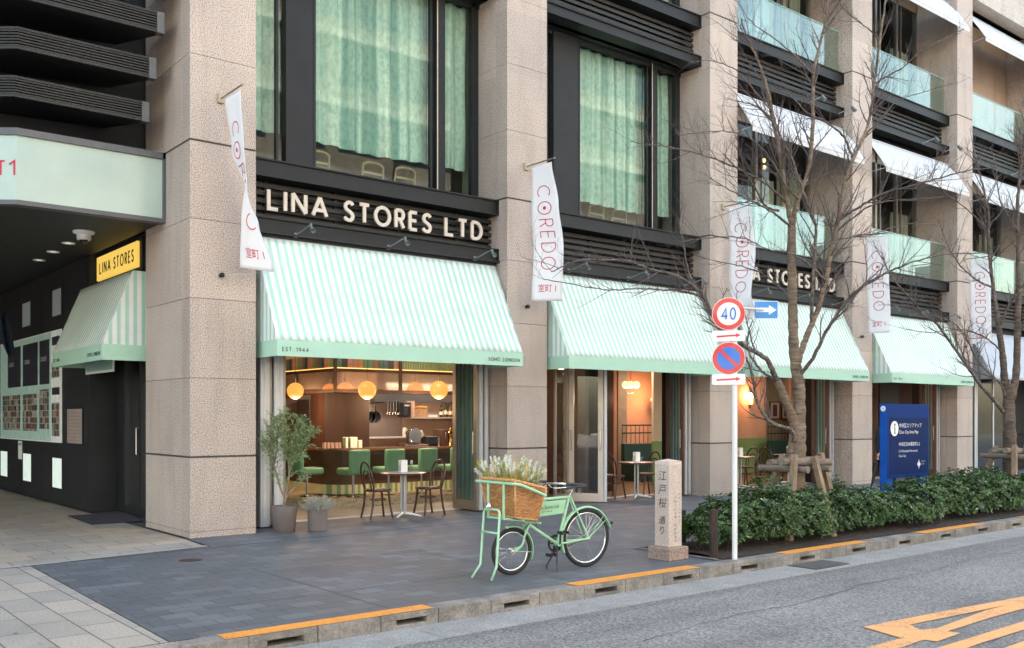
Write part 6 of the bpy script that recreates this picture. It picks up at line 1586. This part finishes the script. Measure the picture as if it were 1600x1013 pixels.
ha=MB(); ha.lathe([(.001,.115),(.05,.105),(.085,.06),(.092,.01),(.085,-.03),(.07,-.03),(.07,.02),(.001,.08)],hd+f2*.012+Vector((0,0,.015)),20); ha.build('hair',pm('black hair',(.012,.01,.009),.5),PE,smooth=2)
for s in (-1,1):
    wp=Vector(W_(-.215 if s<0 else .2,-.05,.90)); hn=[(*wp,.026),(*(wp+Vector((0,0,-.05))),.036,.018),(*(wp+Vector((0,0,-.085))),.036,.016)]; ed=[(0,1),(1,2)]
    for j in range(4):
        b_=wp+Vector((0,0,-.09))+f2*(-.025+.017*j); l_=(.026,.03,.028,.02)[j]
        n0=len(hn); hn+= [(*b_,.009),(*(b_+Vector((0,0,-l_))+r2*.012*(-s)),.008),(*(b_+Vector((0,0,-l_*1.4))+r2*.03*(-s)),.007)]; ed+=[(2,n0),(n0,n0+1),(n0+1,n0+2)]
    b_=wp+Vector((0,0,-.05))-f2*.035; n0=len(hn); hn+=[(*b_,.010),(*(b_+Vector((0,0,-.03))-f2*.008),.009)]; ed+=[(1,n0),(n0,n0+1)]
    skinmesh('hand',hn,ed,skin_,PE,1)
    fx=Vector(W_(-.10 if s<0 else .12,0,0)); MB().box(-.045,.045,-.17,.09,.0,.08,Matrix.Translation(fx+Vector((0,0,.002)))@Matrix.Rotation(math.atan2(r2.y,r2.x),4,'Z')).build('shoe',M['black'],PE,bevel=.025)
UM=empty('umbrella',W_(-.23,-.06,.2),'closed black umbrella slanting down from the hand behind the blue board','umbrella')
a_=Vector(W_(-.20,-.05,.86)); b_=Vector(W_(-.40,-.1,.10)); dd=(b_-a_).normalized()
MB().tube([a_+dd*.08,a_+dd*.2,a_+dd*.4,b_-dd*.06],[.012,.03,.034,.008],10).build('furled_canopy',M['black'],UM,smooth=True); MB().tube([a_-dd*.06,a_+dd*.1],.008,6).build('shaft',M['chrome'],UM); MB().tube(bez([a_-dd*.05,a_-dd*.12,a_-dd*.15+r2*.03,a_-dd*.12+r2*.06],4),.012,7).build('crook_handle',M['wood'],UM)
MB().tube([b_-dd*.06,b_],.005,5).build('tip',M['chrome'],UM)

# ================================================================ PLANTER STRIP, HEDGE
tag(MB().grid(lambda a,b:(8.80+(21.5)*a,-5.755+1.25*b,.008+.035*math.sin(math.pi*b)*(.7+.3*math.sin(a*90+b*7))),120,8).build('planting_soil',M['soil'],smooth=2),kind='structure')
mb=MB()
for p,q in (((8.74,-5.74),(8.74,-4.44)),((8.74,-4.48),(30,-4.48))): strip(mb,p,q,.06,.9,.005,.012)
tag(mb.build('planter_edging',M['kerb']),kind='structure')
HG=empty('hedge',(19,-5.1,0),'low glossy evergreen hedge filling the kerbside planting strip','hedge')
rh=random.Random(5)
def hprof(x): # height
    return .56+.09*math.sin(x*1.3)+.06*math.sin(x*3.1+1)+.05*math.sin(x*7.3)+ (.0 if x>10 else -.12*(10-x))
lm=MB(); sm=MB()
x=8.95
def rosette(c,up,sc_):
    n=rh.randint(4,6); a0=rh.uniform(0,6.28); t1=up.orthogonal().normalized(); t2=up.cross(t1)
    for j in range(n):
        a=a0+j*6.283/n+rh.uniform(-.3,.3); rad=t1*math.cos(a)+t2*math.sin(a); d=(rad*1.0+up*rh.uniform(.15,.9)).normalized()
        L_=rh.uniform(.040,.070)*sc_; W__=L_*rh.uniform(.5,.62); s=d.cross(up).normalized(); n_=s.cross(d)
        b=c+d*.008
        lm.add([b,b+d*L_*.42+s*W__*.42+n_*.006,b+d*L_*.8+s*W__*.42+n_*.004,b+d*L_-n_*.006,b+d*L_*.8-s*W__*.42+n_*.004,b+d*L_*.42-s*W__*.42+n_*.006,b+d*L_*.6-n_*.004],[(0,6,1),(1,6,2),(2,6,3),(3,6,4),(4,6,5),(5,6,0)])
cnt=0
while x<30:
    dens=1.0 if x<14 else (.6 if x<19 else .36); scl=1.0 if x<14 else (1.25 if x<19 else 1.7)
    step=.05
    nn=int(36*dens)
    for _ in range(nn):
        X=x+rh.uniform(0,step); h=max(.2,hprof(X)+rh.uniform(-.04,.04)); 
        yc=-5.10+.05*math.sin(X*2.2); hw=.52+.06*math.sin(X*4.1+2)
        if X<9.5: hw*=.55+.45*(X-8.95)/.55
        a=rh.uniform(-.25,math.pi+.15); 
        ca,sa=math.cos(a),math.sin(a)
        e=rh.uniform(.72,1.08) if rh.random()<.85 else rh.uniform(.3,.72)
        gap=.5+.5*math.sin(X*5.3+a*2.1)*math.sin(X*2.7-a*3)
        e-=.22*gap
        Y=yc-ca*hw*e*(1 if ca<0 else 1); Z=.13+(h-.05)*max(0,sa)**.7*e if sa>0 else .13+.12*rh.random()
        up=Vector((rh.uniform(-.4,.4),-ca*.8,max(0,sa)+.35)).normalized()
        rosette(Vector((X,Y,max(.07,Z))),up,scl*rh.uniform(.8,1.15)); cnt+=1
    if rh.random()<.9*dens:
        for _ in range(2):
            X=x; yb=-5.08+rh.uniform(-.25,.25); p=Vector((X,yb,.02)); q=Vector((X+rh.uniform(-.1,.1),yb+rh.uniform(-.25,.25),hprof(X)*.85)); sm.tube([p,p.lerp(q,.5)+Vector((rh.uniform(-.03,.03),rh.uniform(-.03,.03),0)),q],[.007,.005,.003],4,cap=False)
    if rh.random()<.22: 
        X=x; p=Vector((X,-5.08+rh.uniform(-.3,.3),hprof(X))); q=p+Vector((rh.uniform(-.05,.05),rh.uniform(-.05,.05),rh.uniform(.06,.14))); sm.tube([p-Vector((0,0,.1)),q],.003,4,cap=False); rosette(q,Vector((0,0,1)),scl); rosette(p.lerp(q,.5),Vector((0,0,1)),scl)
    x+=step
lm.build('foliage',varleaf('hedge leaves',(.010,.030,.010),(.115,.21,.055),.27,6,.18),HG); sm.build('stems',pm('hedge stems',(.09,.06,.04),.8),HG)
# dead leaves on the soil
mb=MB()
for k in range(420):
    p=Vector((rh.uniform(8.85,22),rh.uniform(-5.72,-5.45) if k%2 else rh.uniform(-5.7,-4.6),.045)); leafmb(mb,p,Vector((rh.uniform(-1,1),rh.uniform(-1,1),.1)),Vector((0,0,1)),rh.uniform(.03,.06),.02,.1)
tag(mb.build('fallen_leaves',varleaf('dead leaves',(.10,.045,.02),(.30,.16,.06),.8,10)),'brown fallen leaves scattered on the planter soil','leaves',kind='stuff')
# dark stub posts
for i,(u,v,h,dd) in enumerate(((1115,873,.56,0),(1066,848,.42,0))):
    p=G(u,v); o=empty('wooden_post',(p.x,p.y,0),['dark round wooden stake in the soil in front of the hedge end','dark wooden stake just behind the stone marker'][i],'post','stakes at the hedge end')
    bk_=pm('dark stake bark',(.045,.028,.022),.9,0,.4,20,bump=.6,stretch=(1,1,.2)) if i==0 else bpy.data.materials['dark stake bark']
    MB().lathe([(.05,0),(.048,.2),(.047,h-.01),(.043,h),(.001,h+.002)],(p.x,p.y,0),14).build('stake',bk_,o,smooth=True); MB().lathe([(.001,h+.004),(.036,h+.004)],(p.x,p.y,0),12).build('cut_end',M['woodmid'],o)

# ================================================================ STREET TREES
def barkm(name,c1,c2,band=True):
    m,t,b=_new(name); L=t.links.new; g=N(t,'ShaderNodeNewGeometry'); mp=N(t,'ShaderNodeMapping'); mp.inputs['Scale'].default_value=(6,6,38) if band else (20,20,20); L(g.outputs['Position'],mp.inputs[0])
    n=N(t,'ShaderNodeTexNoise',i_Scale=1.0,i_Detail=5.0,i_Roughness=.65); L(mp.outputs[0],n.inputs[0]); n2=N(t,'ShaderNodeTexNoise',i_Scale=5.0,i_Detail=5.0); L(g.outputs['Position'],n2.inputs[0])
    r=ramp(t,[(.33,sc(c1,.45)),(.45,c1),(.7,c2)]); L(n.outputs[0],r.inputs[0]); r2=ramp(t,[(.3,(.6,.6,.6)),(.7,(1.25,1.2,1.1))]); L(n2.outputs[0],r2.inputs[0])
    mx=N(t,'ShaderNodeMix',data_type='RGBA',blend_type='MULTIPLY',i_Factor=1.0); L(r.outputs[0],mx.inputs[6]); L(r2.outputs[0],mx.inputs[7]); L(mx.outputs[2],b.inputs['Base Color']); b.inputs['Roughness'].default_value=.8
    bp=N(t,'ShaderNodeBump',i_Strength=.7,i_Distance=.012); L(n.outputs[0],bp.inputs['Height']); L(bp.outputs[0],b.inputs['Normal']); return m
trunkm=barkm('cherry bark',(.17,.12,.085),(.30,.235,.175)); trunkm2=barkm('dark cherry bark',(.09,.065,.05),(.19,.15,.12)); limbm=barkm('limb bark',(.10,.082,.075),(.24,.20,.185),False); twigm=pm('twig bark',(.105,.080,.075),.75,0,.3,10)
def twigs_along(pts,rads,rt_,mb,dens,lmax,level,maxlev,up=.35):
    """spawn side shoots along a limb"""
    n=len(pts)
    L_=sum((pts[i+1]-pts[i]).length for i in range(n-1)); k=max(1,int(L_*dens))
    for j in range(k):
        t=rt_.uniform(.18 if level==1 else .2,1.0); f=t*(n-1); i=min(int(f),n-2); p=pts[i].lerp(pts[i+1],f-i); d=(pts[i+1]-pts[i]).normalized()
        side=rv(rt_); side=(side-d*side.dot(d)); 
        if side.length<1e-3: continue
        side.normalize(); dd=(d*rt_.uniform(.5,1.0)+side*rt_.uniform(.6,1.0)+Vector((0,0,up))).normalized()
        l=lmax*rt_.uniform(.45,1.15)*(1.15-.4*t); r0=max(.0015,min(rads[i]*.55,.013 if level==1 else .0055 if level==2 else .003)); q=p; P=[p]; seg=5 if level<3 else 3
        for s in range(seg):
            dd=(dd+rv(rt_)*.17+Vector((0,0,.05))).normalized(); q=q+dd*l/seg; P.append(q)
        rr_=[r0*(1-.72*s/seg) for s in range(seg+1)]
        mb.tube(P,rr_,5 if level==1 else 3,cap=False)
        if level<maxlev: twigs_along(P,rr_,rt_,mb,dens*[0,1.25,1.0,1][level],lmax*.42,level+1,maxlev,.3)
def tree(loc,lb,limbs,trunk,seed,tm,maxlev=3,dens=8.5):
    T=empty('street_tree',loc,lb,'tree','bare cherry trees in the planting strip'); rt_=random.Random(seed)
    mb=MB()
    for pts,ra in trunk:
        b=bez(pts,6); n=len(b); rr_=[.9*(ra[0]+(ra[1]-ra[0])*(i/(n-1))) for i in range(n)]
        rr_=[r*(1+.06*math.sin(i*1.7)+.04*math.sin(i*.9+1)) for i,r in enumerate(rr_)]
        mb.tube(b,rr_,16)
    mb.build('trunk',tm,T,smooth=2)
    tw=MB()
    for pts,(ra,rb_),ln in limbs:
        b=bez(pts,6); n=len(b); b=[p+rv(rt_)*.007 for p in b]; rr_=[.88*(ra+(rb_-ra)*(i/(n-1))**.8)*(1+.05*math.sin(i*2.1)) for i in range(n)]
        MB().tube(b,rr_,9).build('limb',tm if ra>.045 else limbm,T,smooth=2)
        twigs_along(b,rr_,rt_,tw,dens,ln,1,maxlev)
    tw.build('twigs',twigm,T,smooth=2)
    return T
TD=13.25
def tp_(lst,d0=0.0,d1=0.0,D=TD):
    n=len(lst); return [PD(u,v,D+d0+(d1-d0)*i/max(1,n-1)) for i,(u,v) in enumerate(lst)]
t1base=PD(1244,652,TD); t1=Vector((t1base.x,t1base.y,0))
trunk=[([t1+Vector((-.01,0,-.05)),t1+Vector((.01,0,.3)),PD(1246,722,TD),PD(1247,690,TD),PD(1247,664,TD)],(.135,.115)),
 (tp_([(1247,690),(1241,660),(1231,635),(1222,612),(1214,595)],0,-.1),(.085,.058)),
 (tp_([(1248,690),(1249,655),(1249,620),(1248,600),(1243,570),(1240,535),(1239,498),(1238,450),(1237,400),(1237,352)],0,.1),(.098,.062)),
 (tp_([(1233,732),(1234,712),(1238,690),(1246,670)],-.06,0),(.05,.06))]
limbs=[(tp_([(1241,690),(1236,672),(1212,664),(1196,652),(1186,635),(1181,620),(1178,600),(1174,580),(1166,560),(1158,545),(1150,522)],-.1,-.7),(.036,.012),.45),
 (tp_([(1214,595),(1205,575),(1198,562),(1180,550),(1162,540),(1140,522),(1120,505),(1108,480),(1092,455),(1072,440),(1055,430),(1015,420),(980,408),(940,407),(902,407),(862,425)],-.1,-2.0),(.045,.008),.6),
 (tp_([(1108,480),(1098,465),(1065,455),(1030,453),(1002,451),(952,453),(902,446),(850,437)],-.9,-1.6),(.02,.006),.5),
 (tp_([(1214,595),(1196,585),(1180,568),(1168,545),(1170,520),(1176,500)],-.1,.3),(.026,.008),.4),
 (tp_([(1243,578),(1252,550),(1260,527),(1278,483),(1290,439),(1296,409),(1305,364),(1309,345),(1320,287),(1333,249),(1351,211),(1361,173),(1366,131),(1375,62),(1380,28),(1386,-20)],.0,.6),(.055,.014),.8),
 (tp_([(1268,505),(1269,462),(1272,409),(1275,358),(1268,335),(1254,297),(1237,249),(1216,207),(1199,180),(1180,165),(1150,158)],.1,-.9),(.032,.008),.7),
 (tp_([(1250,585),(1270,560),(1290,520),(1320,474),(1345,450),(1373,433),(1400,420),(1429,409),(1485,397),(1530,396)],0,-1.1),(.034,.007),.7),
 (tp_([(1237,352),(1231,320),(1223,277),(1218,242),(1206,173),(1199,138),(1185,97),(1168,60),(1158,30)],.1,-.5),(.046,.009),.75),
 (tp_([(1238,352),(1247,311),(1264,263),(1270,193),(1271,117),(1282,69),(1292,17),(1297,-20)],.1,.5),(.046,.014),.75),
 (tp_([(1216,330),(1196,322),(1180,295),(1166,272),(1150,262),(1130,240)],.05,-.8),(.022,.006),.6),
 (tp_([(1237,356),(1212,335),(1190,322),(1165,310),(1128,290),(1098,270)],.1,-1.2),(.022,.006),.65),
 (tp_([(1333,249),(1322,220),(1309,204),(1285,188),(1261,176),(1235,150),(1210,140)],.4,-.3),(.022,.006),.55),
 (tp_([(1366,131),(1385,120),(1413,104),(1434,83),(1465,65),(1500,52)],.5,.0),(.018,.005),.5),
 (tp_([(1309,345),(1345,322),(1380,303),(1437,287),(1480,275),(1517,266),(1560,262)],.3,-.7),(.024,.006),.65),
 (tp_([(1305,364),(1340,335),(1370,318),(1420,312),(1475,308)],.3,-.2),(.02,.005),.55),
 (tp_([(1351,211),(1372,190),(1400,160),(1440,145),(1490,130)],.4,.9),(.016,.005),.5),
 (tp_([(1290,439),(1260,410),(1230,395),(1200,390),(1160,372),(1110,372),(1060,378)],.1,-1.3),(.02,.005),.6),
 (tp_([(1247,311),(1228,290),(1205,250),(1170,215),(1120,205),(1060,212)],.1,-1.0),(.02,.005),.6),
 (tp_([(1231,320),(1200,290),(1150,262),(1090,240),(1030,228),(985,222)],.1,-1.2),(.022,.005),.65),
 (tp_([(1206,173),(1185,150),(1150,110),(1110,95),(1075,98)],-.3,-.9),(.015,.004),.5),
 (tp_([(1090,455),(1075,420),(1068,380),(1062,345),(1068,310)],-.9,-.5),(.014,.005),.4),
 (tp_([(1271,117),(1245,90),(1210,60),(1175,35),(1150,0)],.3,-.3),(.015,.005),.5),
 (tp_([(1375,62),(1350,40),(1320,15),(1300,-15)],.6,.2),(.012,.005),.45),
 (tp_([(1273,409),(1300,380),(1322,372),(1360,366),(1420,350),(1470,352)],.2,.6),(.018,.005),.55),
 (tp_([(1239,470),(1220,450),(1195,430),(1165,418),(1130,410),(1085,400)],.1,.8),(.018,.005),.5)]
tree(tuple(t1),'bare cherry street tree nearest the camera, propped by a timber frame',limbs,trunk,21,trunkm)
TD2=17.45
def t2p(lst,d0=0.0,d1=0.0): return tp_(lst,d0,d1,TD2)
b2=PD(1578,652,TD2); t2=Vector((b2.x,b2.y,0))
trunk=[([t2+Vector((0,0,-.05)),PD(1578,740,TD2),PD(1578,700,TD2),PD(1577,666,TD2),PD(1576,630,TD2),PD(1577,600,TD2)],(.135,.105)),
 (t2p([(1576,630),(1570,598),(1568,570),(1566,550),(1561,515),(1558,490)]),(.075,.05)),(t2p([(1580,625),(1587,590),(1589,555),(1590,500),(1592,450)]),(.075,.055))]
limbs=[(t2p([(1568,644),(1552,625),(1535,605),(1520,585),(1505,563),(1480,528),(1462,505),(1444,492),(1425,470),(1405,447),(1388,425),(1378,400)],-.05,-1.2),(.045,.010),.7),
 (t2p([(1571,618),(1563,600),(1548,585),(1530,568),(1518,545),(1505,520),(1480,500),(1440,488),(1400,470)],-.1,.4),(.028,.007),.6),
 (t2p([(1558,490),(1552,450),(1547,409),(1545,370),(1545,340),(1538,300),(1528,262),(1520,225)],0,-.4),(.045,.012),.75),
 (t2p([(1592,450),(1591,400),(1590,340),(1592,290),(1598,240),(1602,190)],0,.2),(.05,.02),.75),
 (t2p([(1561,515),(1575,480),(1592,455),(1620,420)],0,-.4),(.028,.010),.6),
 (t2p([(1552,450),(1530,440),(1505,420),(1490,400),(1475,370),(1466,340)],0,-.8),(.022,.006),.6),
 (t2p([(1545,360),(1530,345),(1505,322),(1475,300),(1452,270)],0,-.9),(.018,.005),.6),
 (t2p([(1590,360),(1570,330),(1560,300),(1556,260),(1548,230)],0,.5),(.02,.006),.6),
 (t2p([(1590,520),(1610,500),(1640,480)],0,-.3),(.026,.012),.6),
 (t2p([(1566,550),(1540,528),(1500,515),(1450,520),(1405,512)],-.1,-1.3),(.02,.005),.6),
 (t2p([(1570,600),(1545,590),(1505,588),(1470,575)],-.1,-.5),(.014,.004),.4)]
tree(tuple(t2),'second bare cherry street tree at the right edge, propped by a timber frame',limbs,trunk,33,trunkm2)
logm=pm('weathered prop timber',(.30,.21,.14),.85,0,.35,7,.3,60,bump=.5,bscale=25,stretch=(1,1,.5))
logd=pm('grey prop log',(.23,.18,.14),.85,0,.35,7,.3,60,bump=.5,bscale=25)
cutm=pm('cut log end',(.32,.22,.14),.85,0,.2,30)
def prop(c,lb):
    o=empty('tree_prop',(c.x,c.y,0),lb,'tree support','timber props round the street trees')
    def logp(a,b,r,m=logd): MB().tube([a,Vector(a).lerp(Vector(b),.5),b],[r,r*1.05,r*.95],12).build('crossbar',m,o,smooth=True)
    x,y=c.x,c.y
    logp((x-.62,y-.19,1.04),(x+.52,y-.19,1.0),.052); logp((x-.35,y+.19,1.0),(x+.75,y+.19,1.02),.05)
    logp((x-.34,y-.42,.93),(x-.34,y+.36,.93),.045); logp((x+.28,y-.36,.92),(x+.28,y+.4,.92),.045)
    for (a,b) in (((x-.42,y-.26,1.13),(x-.74,y-.40,0)),((x+.02,y-.27,1.10),(x+.12,y-.50,0)),((x+.40,y-.12,1.13),(x+.72,y-.22,0)),((x+.1,y+.28,1.1),(x-.25,y+.55,0))):
        MB().tube([a,b],[.05,.058],4).build('slanting_leg',logm,o)
    tie=MB()
    for (a,b) in ((x-.34,y-.19),(x+.28,y-.19)): tie.tube([(a+.06*math.cos(2*math.pi*k/12),b,.985+.1*math.sin(2*math.pi*k/12)) for k in range(12)],.006,4,closed=True)
    tie.build('rope_tie',pm('rope',(.3,.25,.18),.9),o)
prop(t1,'weathered timber prop frame round the trunk of the nearest street tree'); prop(t2,'weathered timber prop frame round the trunk of the tree at the right edge')
# leaf litter in the gutter and small marks on the pavement
mb=MB()
for k in range(60):
    X=rh.uniform(3.2,16); p=Vector((X,rh.uniform(-6.3,-5.99),RZ+.008)); leafmb(mb,p,Vector((rh.uniform(-1,1),rh.uniform(-1,1),.05)),Vector((0,0,1)),.035,.018,.1)
tag(mb.build('gutter_litter',varleaf('litter leaves',(.12,.08,.03),(.35,.28,.08),.8,10)),'small dry leaves lying along the pale gutter','leaves',kind='stuff')
